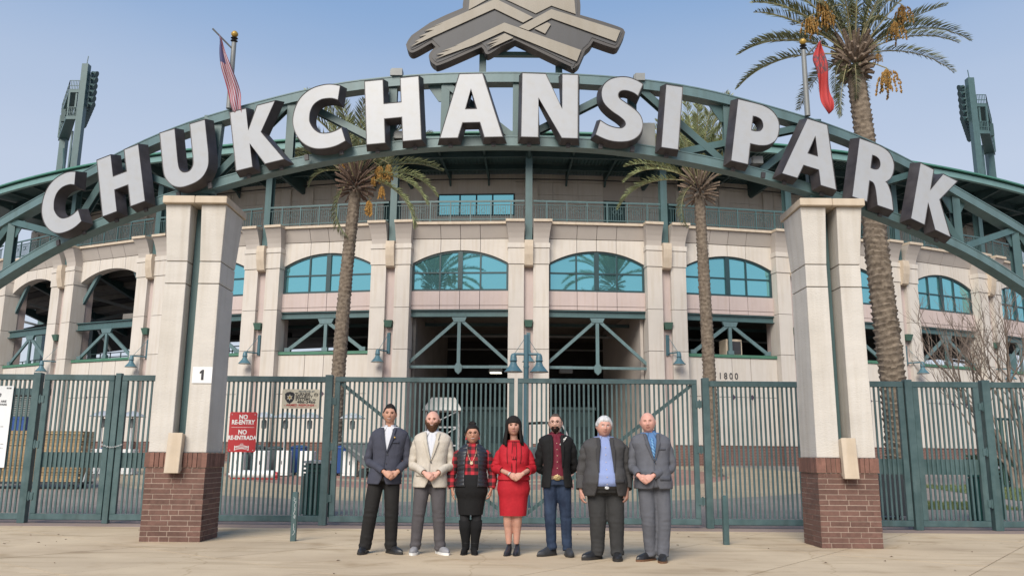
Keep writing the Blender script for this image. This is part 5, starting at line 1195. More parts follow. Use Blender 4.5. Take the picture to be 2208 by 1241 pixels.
# grey tilt cart
x = bx(800,990,29); T = thing('tilt_cart', 'large grey tipping waste cart behind the first man', 'cart', (x, 29.3, ground(29.3)))
m = MB(); m.prism([(-1.05,1.12),(1.0,1.12),(.85,.30),(-.15,.30)], lambda a,b,d:(a,d,b), -.45, .45); bevel(m.obj('hopper', grey_plastic, T), .02); m = MB(); m.box(-1.1,1.05,-.48,.48,1.121,1.16); m.obj('rim', pole_grey, T)
m = MB(); m.beam((-.75,-.46,1.0),(.3,-.46,.32),.03,.07); m.obj('rib', pole_grey, T)
for xx in (-.25, .75): 
    for yy in (-.4,.4): m = MB(); m.tube([(xx,yy-.04,.15),(xx,yy+.04,.15)], .15, 14); m.obj('wheel', black_rubber, T)
m = MB(); m.box(-.3,.9,-.35,.35,.20,.299); m.obj('frame', black_rubber, T)
# rolled white banner
x0, x1 = bx(497,1012,27.5), bx(592,1012,27.5); T = thing('rolled_banner', 'white rolled banner with a red end lying low behind the fence', 'banner', ((x0+x1)/2, 27.6, ground(27.6)), -.05)
w = (x1-x0)/2; m = MB(); m.tube([(-w,0,.16),(w,0,.16)], .13, 14); m.obj('roll', white_paint, T, smooth=40); m = MB(); m.tube([(-w-.03,-.02,.035),(w+.08,-.02,.035)], .035, 8); m.obj('edge', print_red, T); m = MB(); m.tube([(w+.0,0,.14),(w+.09,0,.14)], .10, 12); m.obj('core', sign_red, T)
# slatted trash receptacles
def receptacle(u, Y, label, h=1.07, r=.29):
    p = atY(u, 1000, Y); T = thing('slatted_bin', label, 'trash receptacle', (p.x, Y, ground(Y)), 0, 'slatted green litter bins inside the gate'); green_r = mat('bin_green', (0.008, 0.065, 0.055), 0.45)
    m = MB(); sl_ = MB(); sl_.box(-.017,.017,-r-.006,-r+.006,.05,h-.27); sm_ = sl_.mesh('slat', green_r)
    for k in range(30): link('slat', sm_, T, Matrix.Rotation(2*pi*k/30, 4, 'Z'))
    m = MB(); m.lathe([(r-.03,.04),(r-.03,h-.05)], 20); m.obj('liner', green_r if 0 else steel_dark, T, smooth=30)
    for z in (h-.06, h-.14, h-.22): m = MB(); m.lathe([(r-.02,z-.022),(r+.012,z-.022),(r+.012,z+.022),(r-.02,z+.022)], 24, caps=False); m.obj('band', silver if z > h-.1 else green_r, T, smooth=30)
    m = MB(); m.lathe([(.10,h-.02),(r,h-.04),(r-.02,h-.07)], 24, caps=False); m.obj('lid_ring', silver, T, smooth=30); m = MB(); m.lathe([(r-.04,0),(r-.02,.0),(r-.02,.05)], 20); m.obj('foot', green_r, T)
receptacle(690, 16.5, 'slatted green litter bin behind the post right of the red sign'); 
x = bx(1928,1030,16.6); roundbin('grey_bin', 'dark grey wheeled bin with a pale lid right of the right pillar', x, 16.9, .62, 1.12, grey_plastic, white_paint)
receptacle(2118, 16.6, 'slatted green litter bin behind the right gate leaf')
# small green barrier by the hedge
p = atY(2165, 905, 26); T = thing('green_railing', 'short green railing behind the bare tree', 'railing', (p.x, 26.2, ground(26.2)), .3); m = MB(); m.box(-.75,.75,-.03,.03,2.05,2.12); m.obj('top_rail', steel_dark, T)
for k in range(12): m = MB(); m.box(-.7+k*.125,-.675+k*.125,-.015,.015,.1,2.05); m.obj('bar', green_box, T)
m = MB(); m.box(-.75,.75,-.025,.025,.05,.1); m.obj('bottom_rail', steel_dark, T)
# air conditioner in the opening right of the thin palm
M = bayM(1); T = thing('air_conditioner', 'beige box air conditioner sitting in the opening above the street number', 'air conditioner', (0,0,0)); T.matrix_world = M @ Matrix.Translation((.32,.30,6.12))
m = MB(); m.box(-.42,.42,.05,.9,0,.82); bevel(m.obj('case', cream, T), .02); m = MB(); m.box(-.33,.33,-.0,.05,.08,.70); m.obj('grille', print_black, T)
# inside the gateway: teal ticket booths, light stand, parked barricades
for x, y, w, h, lb in ((-1.6, 47.0, 3.2, 2.9, 'teal booth inside the left gateway'), (3.4, 46.5, 2.2, 2.9, 'narrow teal booth inside the right gateway')):
    T = thing('ticket_booth', lb, 'booth', (x, y, .75), 0, 'booths inside the gateways'); m = MB(); m.box(-w/2,w/2,0,1.5,0,h); m.obj('wall', steel, T); m = MB(); m.box(-w/2-.15,w/2+.15,-.2,1.6,h,h+.15); m.obj('roof', steel_light, T)
    for q in (-1, 1): m = MB(); m.box(q*w/4-.4,q*w/4+.4,-.02,.0,1.1,2.0); m.obj('window', frame_dark, T)
p = atY(950, 930, 43); T = thing('equipment_rack', 'silver scaffold rack with a canopy inside the left gateway', 'rack', (p.x+.1, 43, .75))
m = MB()
for xx in (-.8,.8):
    for yy in (-.5,.5): m.beam((xx,yy,0),(xx,yy,2.6),.06,.06,(0,1,0))
for zz in (.9,1.8,2.6): m.beam((-.8,-.5,zz),(.8,-.5,zz),.06,.06); m.beam((-.8,.5,zz),(.8,.5,zz),.06,.06)
m.beam((-.8,-.5,.9),(.8,-.5,1.8),.05,.05); m.beam((-.8,-.5,1.8),(.8,-.5,2.6),.05,.05); m.obj('frame', silver, T); m = MB(); m.add([(-1,-.7,2.62),(1,-.7,2.62),(1,.7,2.62),(-1,.7,2.62),(-.6,0,3.3),(.6,0,3.3)], [(0,1,5,4),(1,2,5),(2,3,4,5),(3,0,4),(0,3,2,1)]); m.obj('canopy', white_paint, T)
for u, lb in ((1175,'grey utility cart with a rounded windscreen in front of the central pilasters'),):
    p = atY(u, 985, 37); T = thing('utility_cart', lb, 'utility cart', (p.x, 37, ground(37)), .5)
    m = MB(); m.prism([(-1.1,.35),(1.1,.35),(1.15,.8),(.55,.9),(-.2,.9),(-1.1,.85)], lambda a,b,d:(a,d,b), -.6, .6); bevel(m.obj('body', grey_plastic, T), .05, 2)
    m = MB(); m.prism([(-.5,1.85),(.5,1.9),(.6,1.95),(-.6,1.95)], lambda a,b,d:(a,d,b), -.6, .6); m.obj('canopy', black_rubber, T)
    for a in ((-.5,-.55),(-.5,.55)): m = MB(); m.tube([(a[0],a[1],.85),(a[0],a[1],1.9)], .025, 6); m.obj('canopy_post', black_rubber, T)
    m = MB(); m.tube([(1.0,-.55,.85),(.75,-.55,1.5),(.5,-.55,1.9),(.5,.55,1.9),(.75,.55,1.5),(1.0,.55,.85)], .035, 6); m.obj('windscreen_frame', silver, T, smooth=30)
    for a in (-.75,.75):
        for b in (-.5,.5): m = MB(); m.tube([(a,b-.08,.26),(a,b+.08,.26)], .26, 16); m.obj('wheel', black_rubber, T, smooth=30)
    for b in (-.4,.4): m = MB(); m.lathe([(.001,0),(.09,0),(.09,.03),(.001,.05)], 12); m.obj('headlight', lens_m, T, M=Matrix.Translation((1.13,b,.62)) @ Matrix.Rotation(pi/2,4,'Y'))
# dry leaves scattered on the pavement
lf = mat('dry_leaf', (0.12, 0.075, 0.04), 0.9, var=.3); rl = random.Random(6); m = MB()
for k in range(70):
    x, y = rl.uniform(-8,8), rl.uniform(7.5,14); a = rl.uniform(0,6.3); s = rl.uniform(.012,.03); c_, s2 = cos(a), sin(a)
    m.add([(x-c_*s,y-s2*s,.004),(x-s2*s*.5,y+c_*s*.5,.012),(x+c_*s,y+s2*s,.006),(x+s2*s*.5,y-c_*s*.5,.014)], [(0,1,2,3)])
m.obj('leaf_litter', lf, kind='stuff')
# ================================================================ PEOPLE
def cloth(name, c, rough=.85, var=.08, scale=14, bump=.25, col2=None): c = tuple(q*.80 for q in c); col2 = tuple(q*.8 for q in col2) if col2 else None; return mat(name, c, rough, var=var, scale=scale, bump=bump*2.4, bscale=34, col2=col2, spec=.25, sc3=(1, 1, .55))
def skin_mat(name, c):
    c = (c[0]*.90, c[1]*.88, c[2]*.92); m = mat(name, c, .55, var=.10, scale=16, bump=.05, bscale=200, spec=.35); b = m.node_tree.nodes['Principled BSDF']
    b.inputs['Subsurface Weight'].default_value = .08; b.inputs['Subsurface Radius'].default_value = (.02,.008,.004); return m
def remesh(m, name, mats, parent, vox, smooth_it=3, disp=None):
    me = bpy.data.meshes.new(name); me.from_pydata(m.v, [], m.f); b = bmesh.new(); b.from_mesh(me); bmesh.ops.recalc_face_normals(b, faces=b.faces); b.to_mesh(me); b.free()
    o = bpy.data.objects.new(name, me); COL.objects.link(o); r = o.modifiers.new('r', 'REMESH'); r.mode = 'VOXEL'; r.voxel_size = vox
    if smooth_it: s = o.modifiers.new('s', 'SMOOTH'); s.iterations = smooth_it; s.factor = .5
    dg = bpy.context.evaluated_depsgraph_get(); out_ = bpy.data.meshes.new_from_object(o.evaluated_get(dg)); bpy.data.objects.remove(o); bpy.data.meshes.remove(me)
    out_.name = name; out_.materials.clear(); out_.materials.append(mats)
    if disp:
        for v in out_.vertices: v.co = disp(v.co.copy(), v.normal.copy())
    out_.polygons.foreach_set('use_smooth', [True]*len(out_.polygons)); out_.update(); return link(name, out_, parent)
def G(a, b): return exp(-(a/b)**2)
def head_pt(th_, ph, off=0.0, face=1.0, wide=1.0, jaw=1.0):
    dx, dy, dz = sin(th_)*cos(ph), -cos(th_)*cos(ph), sin(ph); k = 1+off/.09
    x, y, z = .0835*wide*dx, .100*dy, .117*dz
    if z < 0:
        q = -z/.117; x *= 1-(.20/jaw)*q**2.2; y *= (1-.10*q) if dy < 0 else (1-.42*q)
        if dy < 0: z -= .004*q
    else: y *= 1.0+.03*(dy > 0)
    if dy < -.15 and face:
        ax_ = abs(x)
        y -= G(x,.0105)*(.022*G(z+.024,.013)+.011*G(z+.003,.018)) + G(ax_-.012,.007)*G(z+.030,.008)*.007
        y += .014*G(ax_-.031,.017)*G(z-.010,.012); y -= .008*G(ax_-.028,.022)*G(z-.030,.009)
        y -= .007*G(x,.024)*G(z+.057,.012); y += .0045*G(x,.022)*G(z+.057,.0028)
        y -= .009*G(x,.024)*G(z+.096,.016); y -= .004*G(ax_-.040,.018)*G(z+.024,.018)
    return Vector((x*k, y*k, z*k))
def headgrid(off_fn, face=1.0, wide=1.0, jaw=1.0, nt=64, npz=44):
    rows = []
    for i in range(npz+1):
        ph = -pi/2+pi*i/npz; row = []
        for k in range(nt):
            th_ = 2*pi*k/nt; f = off_fn(th_ if th_ < pi else th_-2*pi, ph); row.append(head_pt(th_, ph, f, face, wide, jaw))
        rows.append(row)
    return rows
def ellipsoid(m, c, r, seg=12, M=None, mi=0):
    vs = []; n = seg//2
    for i in range(n+1):
        a = -pi/2+pi*i/n
        for k in range(seg):
            b = 2*pi*k/seg; p = Vector((r[0]*cos(a)*cos(b), r[1]*cos(a)*sin(b), r[2]*sin(a))); p = (M @ p) if M else p; vs.append(p+Vector(c))
    m.add(vs, [(i*seg+k, i*seg+(k+1)%seg, (i+1)*seg+(k+1)%seg, (i+1)*seg+k) for i in range(n) for k in range(seg)], mi)
def hand(m, w, d, n, thumb, curl=.35, s=1.0, spread=.05):
    d = Vector(d).normalized(); n = Vector(n); n = (n-d*n.dot(d)).normalized(); sd_ = d.cross(n)*thumb   # towards the thumb
    w = Vector(w); m.tube([w-d*.03, w, w+d*.035*s, w+d*.075*s, w+d*.092*s], [.024*s,.026*s,.037*s,.041*s,.037*s], 10, True, 0, [.019*s,.018*s,.017*s,.015*s,.012*s], n)
    for o_, L_, r_ in ((.030,.074,.0088),(.0105,.083,.0092),(-.0095,.078,.0088),(-.028,.060,.0078)):
        p = w+d*.083*s+sd_*o_*s; c = 0.12; pts = [p]; dd = d+sd_*o_*spread*20*.3
        for q, f in enumerate((.45,.32,.25)):
            c += curl*(1.0 if q else .8); v = (dd.normalized()*cos(c)+n*sin(c)); pts.append(pts[-1]+v*L_*f*s)
        m.tube(pts, [r_*s*1.05,r_*s,r_*s*.92,r_*s*.72], 7)
    p = w+d*.022*s+sd_*.024*s; v1 = (d*.75+sd_*.62+n*.25).normalized(); v2 = (d*.95+sd_*.15+n*.35).normalized()
    m.tube([p, p+v1*.032*s, p+v1*.032*s+v2*.030*s, p+v1*.032*s+v2*.052*s], [.014*s,.0115*s,.0105*s,.0075*s], 7)
BASE = [(.74,.165,.120,.0),(.84,.176,.126,.005),(.93,.172,.122,.0),(1.03,.156,.113,-.004),(1.11,.152,.112,-.004),(1.20,.166,.120,-.002),(1.30,.183,.124,.0),(1.37,.202,.118,.004),(1.425,.204,.102,.008),(1.460,.168,.088,.012),(1.492,.098,.074,.012),(1.53,.062,.062,.010)]
class Fig:
    def __init__(s, H, spine, bw=1.0, bd=1.0, belly=0.0, bust=0.0, hip=1.0, base=None):
        k = s.k = H/1.78; s.H = H; s.spine = spine; s.tab = []
        for z, rx, ry, cy in (base or BASE):
            w_ = bw if z < 1.38 else 1+(bw-1)*.4; d_ = bd if z < 1.4 else 1
            g_ = G(z-.98,.16)*belly; hh = 1+(hip-1)*G(z-.84,.12); bb = bust*G(z-1.24,.07)
            s.tab.append((z*k, rx*w_*k*hh+g_*.5, ry*d_*k*(1+(hh-1)*.7)+g_+bb*.6, cy-g_*.55-bb*.5))
    def cx(s, z): return interp(s.spine, z)
    def prof(s, z, off=0.0):
        t = s.tab; rx = interp([(a[0],a[1]) for a in t], z); ry = interp([(a[0],a[2]) for a in t], z); cy = interp([(a[0],a[3]) for a in t], z)
        return s.cx(z), cy, rx+off, ry+off
    def pt(s, z, ph, off=0.0, n=2.35):
        cx_, cy, rx, ry = s.prof(z, off); sn, cs = sin(ph), cos(ph)
        return Vector((cx_+rx*math.copysign(abs(sn)**(2/n), sn), cy-ry*math.copysign(abs(cs)**(2/n), cs), z))
    def front(s, x, z, off=0.0, n=2.35):      # point on the chest at sideways distance x from the middle
        cx_, cy, rx, ry = s.prof(z, off); q = min(.98, abs(x)/rx); return Vector((cx_+x, cy-ry*(1-q**n)**(1/n), z))
def fold(p, amp, f=(9, 9, 16), seed=0.0): return amp*noise.noise(Vector((p.x*f[0]+seed, p.y*f[1], p.z*f[2])))+amp*.5*noise.noise(Vector((p.x*f[0]*2.3, p.y*f[1]*2.3+seed, p.z*f[2]*2.1)))
def torso_shell(m, F, z0, z1, off, vx=None, nz=44, nph=60, amp=.004, hemflare=0.0, seed=0., hemcurve=0.0, n=2.35):
    rows = []
    for i in range(nz+1):
        row = []; zc = z0+(z1-z0)*i/nz
        for k in range(nph+1):
            cx_, cy, rx, ry = F.prof(zc, off); v = vx(zc) if vx else None
            if vx is None: ph = 2*pi*k/nph
            else: p0 = math.asin(min(.999,(max(0,v)/rx))**(n/2)) if v > 0 else 0; ph = p0+(2*pi-2*p0)*k/nph
            z = zc
            if hemcurve and i < nz*.12: z += hemcurve*(1-i/(nz*.12))*max(0,cos(ph))**8
            fl = hemflare*max(0,1-(zc-z0)/.16)
            p = F.pt(z, ph, off+fl, n); nrm = Vector((p.x-cx_, p.y-cy, 0)); nrm.normalize() if nrm.length else None
            p = Vector((p.x, p.y, z)) + nrm*fold(p, amp, seed=seed); row.append(p)
        rows.append(row)
    m.grid(rows, closed=(vx is None)); return rows
def sleeve(m, pts, radii, seed=0., amp=.007, seg=18, cuff=True):
    cl = catmull(pts, 12); n = len(cl); rs = [interp([(j/(len(radii)-1), r) for j, r in enumerate(radii)], i/(n-1)) for i in range(n)]; rows = []; N = None
    for i, p in enumerate(cl):
        d = (cl[min(i+1,n-1)]-cl[max(0,i-1)]).normalized()
        if N is None: N = d.cross(Vector((0,1,0))).normalized()
        N = (N-d*N.dot(d)).normalized(); B_ = d.cross(N); row = []; t = i/(n-1); el = G(t-.52,.16)
        for k in range(seg):
            a = 2*pi*k/seg; q = p+N*cos(a)*rs[i]+B_*sin(a)*rs[i]; e_ = amp*(.6+1.5*el)*noise.noise(Vector((q.x*12+seed, q.y*12, q.z*22))) + amp*.5*el*sin(t*70+2*sin(a)+3*noise.noise(q*7)); row.append(q+(q-p).normalized()*e_)
        rows.append(row)
    m.grid(rows, closed=True); last = rows[-1]
    if cuff: m.grid([last, [Vector(c).lerp(cl[-1], .30)-(cl[-1]-cl[-2]).normalized()*.012 for c in last]], closed=True)
def leg_trousers(name, mt, P, F, hips, knees, ankles, rad, cr=.72, vox=.0125, amp=.006, seed=0., zc=None, z1=None):
    m = MB(); z1 = z1 or F.k*1.01; zc = zc or hips[0][2]-.03; rows = []
    for i in range(14):
        z = zc+(z1-zc)*i/13; rows.append([F.pt(z, 2*pi*k/32, .012) for k in range(32)])
    m.grid(rows, closed=True); m.f.append(tuple(range(31,-1,-1))); m.m.append(0); nn = len(m.v); m.f.append(tuple(nn-32+k for k in range(32))); m.m.append(0)
    for h_, kn, an in zip(hips, knees, ankles):
        h_, kn, an = Vector(h_), Vector(kn), Vector(an); P_ = [h_, h_.lerp(kn,.5)+Vector((0,-.012,0)), kn, kn.lerp(an,.5)+Vector((0,.012,0)), an]
        m.tube(catmull(P_, 5), [interp([(0,rad[0]),(.5,rad[1]),(1,rad[2])], i/20) for i in range(21)], 18)
    def disp(c, n):
        low = max(0, 1-(c.z-ankles[0][2])/.28); kz = G(c.z-knees[0][2],.10)
        e_ = .7*amp*noise.noise(Vector((c.x*9+seed, c.y*9, c.z*3.5))) + .016*(low**1.4)*noise.noise(Vector((c.x*8+seed+c.z*6, c.y*7, c.z*24))) + .007*kz*noise.noise(Vector((c.x*8, c.y*8+seed, c.z*28))) + .004*G(c.z-hips[0][2],.09)*noise.noise(Vector((c.x*16, c.y*6, c.z*16+seed)))
        return c+n*e_
    o = remesh(m, name, mt, P, vox, 3, disp); return o
def shoe(P, x, y, ang, L_, wd, up_m, sole_m, heel=0.0, sole_h=.022, name='shoe', high=.085, pointy=.0):
    M = Matrix.Translation((x, y, 0)) @ Matrix.Rotation(ang, 4, 'Z')   # toe points to local -y
    def wf(t): return wd/2*(.66+.34*sin(min(1,t/.65)*pi/2)) if t < .65 else wd/2*max(.06, (1-((t-.65)/.36)**(2.4-pointy)))
    def zf(t): return heel*(1-min(1,t/.62))**1.3
    m = MB(); rows = []
    for i in range(19):
        t = i/18; yy = .07-L_*t*1.0; w = wf(t); hh = interp([(0,high),(.18,high*1.06),(.38,high*.92),(.62,.062),(.85,.046),(.96,.032),(1,.012)], t); hh = hh if t > .03 else hh*.85
        rows.append([(w*math.copysign(abs(cos(a))**.8, cos(a)), yy, zf(t)+sole_h+hh*sin(a)**.75) for a in [pi*q/12 for q in range(13)]])
    m.grid(rows); nr = 13; m.add([rows[0][k] for k in range(nr)], [tuple(range(nr))]); o = m.obj(name, up_m, P, smooth=50, M=M)
    m = MB(); top, bot = [], []
    prof_ = [(t/14, 1) for t in range(15)]+[(t/14, -1) for t in range(14,-1,-1)]
    top = [(s_*(wf(t)+.004), .073-(L_+.006)*t, zf(t)+sole_h+.002) for t, s_ in prof_]; bot = [(s_*(wf(t)+.002), .073-(L_+.004)*t, max(0,zf(t)-.0 if heel else 0)) for t, s_ in prof_]; n = len(top)
    m.add(top+bot, [tuple(range(n)), tuple(range(2*n-1,n-1,-1))]+[(i,(i+1)%n,n+(i+1)%n,n+i) for i in range(n)])
    if heel: m.tube([(0,.045,zf(.08)),(0,.05,0)], [.028,.014], 10)
    else: m.box(-wf(.1)-.003, wf(.1)+.003, .0, .072, 0, sole_h)
    s2 = m.obj('sole', sole_m, o); 
    return o, M
def face_parts(T, C, R, brow_m, iris=(.06,.035,.02), lip=(.30,.12,.10), glasses=None, smile=0.0, brow_t=.004, wide=1.0, eye_open=.75):
    """C: head centre, R: head rotation matrix"""
    MR = Matrix.Translation(C) @ R
    def onface(x, z, o_=0.0):
        best = None
        for q in range(40):     # march the azimuth until x matches
            th_ = (-.9+1.8*q/39); ph = math.asin(max(-1,min(1,z/.117))); p = head_pt(th_, ph, 0, 1, wide)
            if best is None or abs(p.x-x) < abs(best.x-x): best = p
        return Vector((x, best.y-o_, z))
    sclera, irm, lipm = MATS.get('sclera') or mat('sclera', (.40,.37,.35), .3, var=.02), mat('iris', iris, .2, var=.1), mat('lips', lip, .5, var=.08)
    for s_ in (-1, 1):
        c = onface(s_*.031, .010, -.0055); m = MB(); ellipsoid(m, (0,0,0), (.0135,.009,.0068*eye_open), 12); e_ = m.obj('eye', sclera, T, smooth=True, M=MR @ Matrix.Translation(c))
        m = MB(); ellipsoid(m, (0,-.0065,0), (.0072,.0035,.0070*eye_open), 10); m.obj('iris', irm, e_, smooth=True)
        m = MB(); m.tube([(-.0145,-.003,.0015),(-.008,-.0088,.0062*eye_open),(0,-.0105,.0078*eye_open),(.008,-.0088,.0062*eye_open),(.0145,-.003,.0015)], .0024, 5); m.obj('lid_shade_line', brow_m, e_, smooth=True)  # dark lid line, thickened so its colour stands in for eye-socket shade
        m = MB(); P_ = [onface(s_*a, b, .0015) for a, b in ((.014,.026),(.024,.031),(.036,.031),(.047,.024))]; m.tube(catmull(P_, 3), [brow_t*.7]+[brow_t]*6+[brow_t*.7, brow_t*.5, brow_t*.4], 5, ry=.0018); m.obj('eyebrow', brow_m, T, smooth=True, M=MR)
    m = MB(); up_ = [onface(a, -.054+smile*abs(a)*.25, .002) for a in (-.026,-.013,0,.013,.026)]; lo = [onface(a, -.0605+smile*abs(a)*.40-(0.004*smile), .0025) for a in (-.022,-.011,0,.011,.022)]
    m.tube(up_, [.001,.0028,.003,.0028,.001], 6); m.tube(lo, [.001,.003,.0038,.003,.001], 6); m.obj('lips', lipm, T, smooth=True, M=MR)
    if smile > .5:
        m = MB(); P_ = [onface(a, -.0575+smile*abs(a)*.33, .0045) for a in (-.024,-.013,0,.013,.024)]; m.tube(P_, [.0015,.0038,.0042,.0038,.0015], 6, ry=.0018); m.obj('teeth', white_paint, T, smooth=True, M=MR)
    if glasses:
        m = MB(); c0 = onface(0, .010).y
        for s_ in (-1, 1):
            A = [(s_*.033+.0235*math.copysign(abs(cos(a))**.7,cos(a)), -.100, .007+.0165*math.copysign(abs(sin(a))**.7,sin(a))) for a in [2*pi*q/20 for q in range(21)]]; m.tube(A, .0016, 5, False)
            m.tube([(s_*.056,-.098,.013),(s_*.074,-.06,.012),(s_*.082,.0,.008)], .0016, 5)
        m.tube([(-.0095,-.101,.012),(0,-.104,.014),(.0095,-.101,.012)], .0016, 5); m.obj('glasses', glasses, T, M=MR)
def person(key, x, y, label, skin, F, C, R, sh, el, wr, hnd, hips, knees, ankles, armr=(.044,.032,.0255), legr=(.082,.055,.040), wide=1.0, jaw=1.0, neckr=.056, group='people standing in a row before the gate', vox=.0066):
    T = thing('person', label, 'person', (x, y, 0), 0, group)
    m = MB(); rows = []
    zt_ = F.k*1.49; zb_ = min(hips[0][2], hips[1][2])-.02
    for i in range(24): z = zb_+(zt_-zb_)*i/23; rows.append([F.pt(z, 2*pi*k/28, -.012) for k in range(28)])
    m.grid(rows, closed=True); n = len(m.v); m.f += [tuple(range(27,-1,-1)), tuple(n-28+k for k in range(28))]; m.m += [0,0]
    nb = Vector((F.cx(F.k*1.42), .012, F.k*1.42)); hc = Vector(C)
    m.tube([nb, nb.lerp(hc,.35)+Vector((0,.006,0)), hc+Vector((0,.014,-.045))], [neckr*1.25, neckr, neckr*.98], 16)
    hr = headgrid(lambda a, b: 0.0, 1, wide, jaw); MR = Matrix.Translation(hc) @ R; m.grid([[MR @ p for p in r] for r in hr[1:-1]], closed=True); k_ = len(m.v); m.f += [tuple(k_-64+q for q in range(64)), tuple(k_-len(hr[1:-1])*64+q for q in range(63,-1,-1))]; m.m += [0,0]
    for s_ in (-1, 1):
        e_ = MR @ Vector((s_*.084*wide, .010, -.004)); ellipsoid(m, e_, (.010,.017,.030), 10, (R @ Matrix.Rotation(s_*.35, 4, 'Z')).to_3x3())
    for q in range(2):
        S_, E_, W_ = Vector(sh[q]), Vector(el[q]), Vector(wr[q]); m.tube(catmull([S_, S_.lerp(E_,.5), E_, E_.lerp(W_,.45), W_], 4), [interp([(0,armr[0]),(.25,armr[0]*.95),(.5,armr[1]),(.7,armr[1]*.98),(1,armr[2])], i/16) for i in range(17)], 12)
        hand(m, W_, *hnd[q])
        h_, kn, an = Vector(hips[q]), Vector(knees[q]), Vector(ankles[q]); m.tube(catmull([h_, h_.lerp(kn,.5), kn, kn.lerp(an,.35)+Vector((0,.012,0)), an], 4), [interp([(0,legr[0]),(.25,legr[0]*.88),(.5,legr[1]),(.68,legr[1]*1.02),(1,legr[2])], i/16) for i in range(17)], 14)
    remesh(m, 'body', skin, T, vox, 2); return T
def hairmat(n, c): return mat(n, c, .75, var=.35, scale=30, bump=.9, bscale=70, spec=.2, sc3=(1, 1, .25))
def hair_shell(T, name, mt, C, R, fn, wide=1.0, jaw=1.0, face=0.0):
    hr = headgrid(fn, face, wide, jaw, 96, 64); MR = Matrix.Translation(C) @ R; m = MB(); m.grid([[MR @ p for p in r] for r in hr], closed=True); return m.obj(name, mt, T, smooth=True)
def sstep(a, b, x): t = max(0, min(1, (x-a)/(b-a))); return t*t*(3-2*t)
def lapels(T, F, mt, off, ztop, zbtn, vx, w=.062, notch=True):
    for s_ in (-1, 1):
        m = MB(); rows = []; N_ = 18
        for i in range(N_+1):
            t = i/N_; z = zbtn+(ztop-zbtn)*t; ww = w*(t**.75)*(1.0 if t < .70 else (.66 if notch else .9)) + .002; v = max(.002, vx(z))
            row = []
            for q in range(5): 
                xx = s_*(v-.004+ww*q/4); p = F.front(xx, z, off+.006+.006*(q > 0)); p.z += .018*t*q/4; row.append(p)
            rows.append(row)
        m.grid(rows); o = m.obj('lapel', mt, T, smooth=40); k = o.modifiers.new('t','SOLIDIFY'); k.thickness = .005; k.offset = 1
def collar(T, F, mt, z, off, spread=.055, ht=.030, vx0=.012, drop=.06):
    m = MB(); rows = [[], [], []]; zt2 = z+ht+.022
    for k in range(29):
        ph = radians(16)+(2*pi-radians(32))*k/28; q = F.pt(z+.008, ph, .004); c0 = Vector((F.cx(z), .010, 0)); tilt = .012*cos(ph)
        t = Vector((c0.x+.0655*sin(ph), c0.y-.0655*cos(ph)-.004, zt2-tilt)); lo = Vector((q.x, q.y, z+.004-tilt*.4))
        lo = Vector((c0.x+max(.074,min(.086,abs(q.x-c0.x)/max(.05,abs(sin(ph)))))*sin(ph), c0.y-.080*cos(ph)-.006*max(0,cos(ph)), z+.012-tilt))
        rows[0].append(t-Vector((0,0,.02))); rows[1].append(t); rows[2].append(lo)
    m.grid(rows)
    for s_ in (-1, 1):
        a = rows[1][0 if s_ > 0 else -1].copy(); b = rows[1][4 if s_ > 0 else -5].copy(); e_ = rows[2][4 if s_ > 0 else -5].copy()
        c = F.front(s_*spread, z-drop*.75, off+.012); m.add([a, b, e_, c], [(0,1,2,3)])
    o = m.obj('collar', mt, T, smooth=30); k = o.modifiers.new('t','SOLIDIFY'); k.thickness = .004; return o
def buttons(T, F, mt, zs, off, x=0.0, r=.0055):
    for z in zs:
        p = F.front(x, z, off); m = MB(); m.lathe([(.0005,0),(r,0),(r,.003),(.0005,.004)], 10); m.obj('button', mt, T, M=Matrix.Translation(p) @ Matrix.Rotation(pi/2,4,'X'))
def jacket(T, F, mt, sh, el, wr, hem, vx, off=.020, srad=(.060,.056,.052,.048,.045), seed=0., ztop=1.488, flare=.01, hemcurve=0.0, amp=.0045, name='jacket', cuffin=.02):
    m = MB(); torso_shell(m, F, hem, F.k*ztop, off, vx, amp=amp, hemflare=flare, seed=seed)
    for q in range(2):
        S_, E_, W_ = Vector(sh[q]), Vector(el[q]), Vector(wr[q]); srad2 = (srad[0]*.55, srad[0]*.78)+tuple(srad[1:]); W2 = W_+(E_-W_).normalized()*cuffin; s_ = -1 if q == 0 else 1
        sleeve(m, [S_+Vector((-s_*.060,0,.022)), S_+Vector((-s_*.004,0,-.006)), S_+Vector((s_*.012,0,-.055)), E_, E_.lerp(W2,.5), W2], srad2, seed+q*3.1)
    o = m.obj(name, mt, T, smooth=True); k = o.modifiers.new('t','SOLIDIFY'); k.thickness = .004; k.offset = -1; return o
def pocket(T, F, mt, x, z, off, w=.14, h=.045, tilt=0.0):
    m = MB(); rows = [[F.front(x-w/2+w*q/6, z-h*r_/2+tilt*(q/6), off+(.004 if r_ else .001)) for q in range(7)] for r_ in range(3)]; m.grid(rows); o = m.obj('pocket_flap', mt, T, smooth=True); k = o.modifiers.new('t','SOLIDIFY'); k.thickness = .004
def shirt(T, F, mt, z0, z1=1.497, off=.008, amp=.003, seed=0., name='shirt'):
    m = MB(); torso_shell(m, F, z0, F.k*z1, off, None, amp=amp, seed=seed, nz=36); return m.obj(name, mt, T, smooth=True)
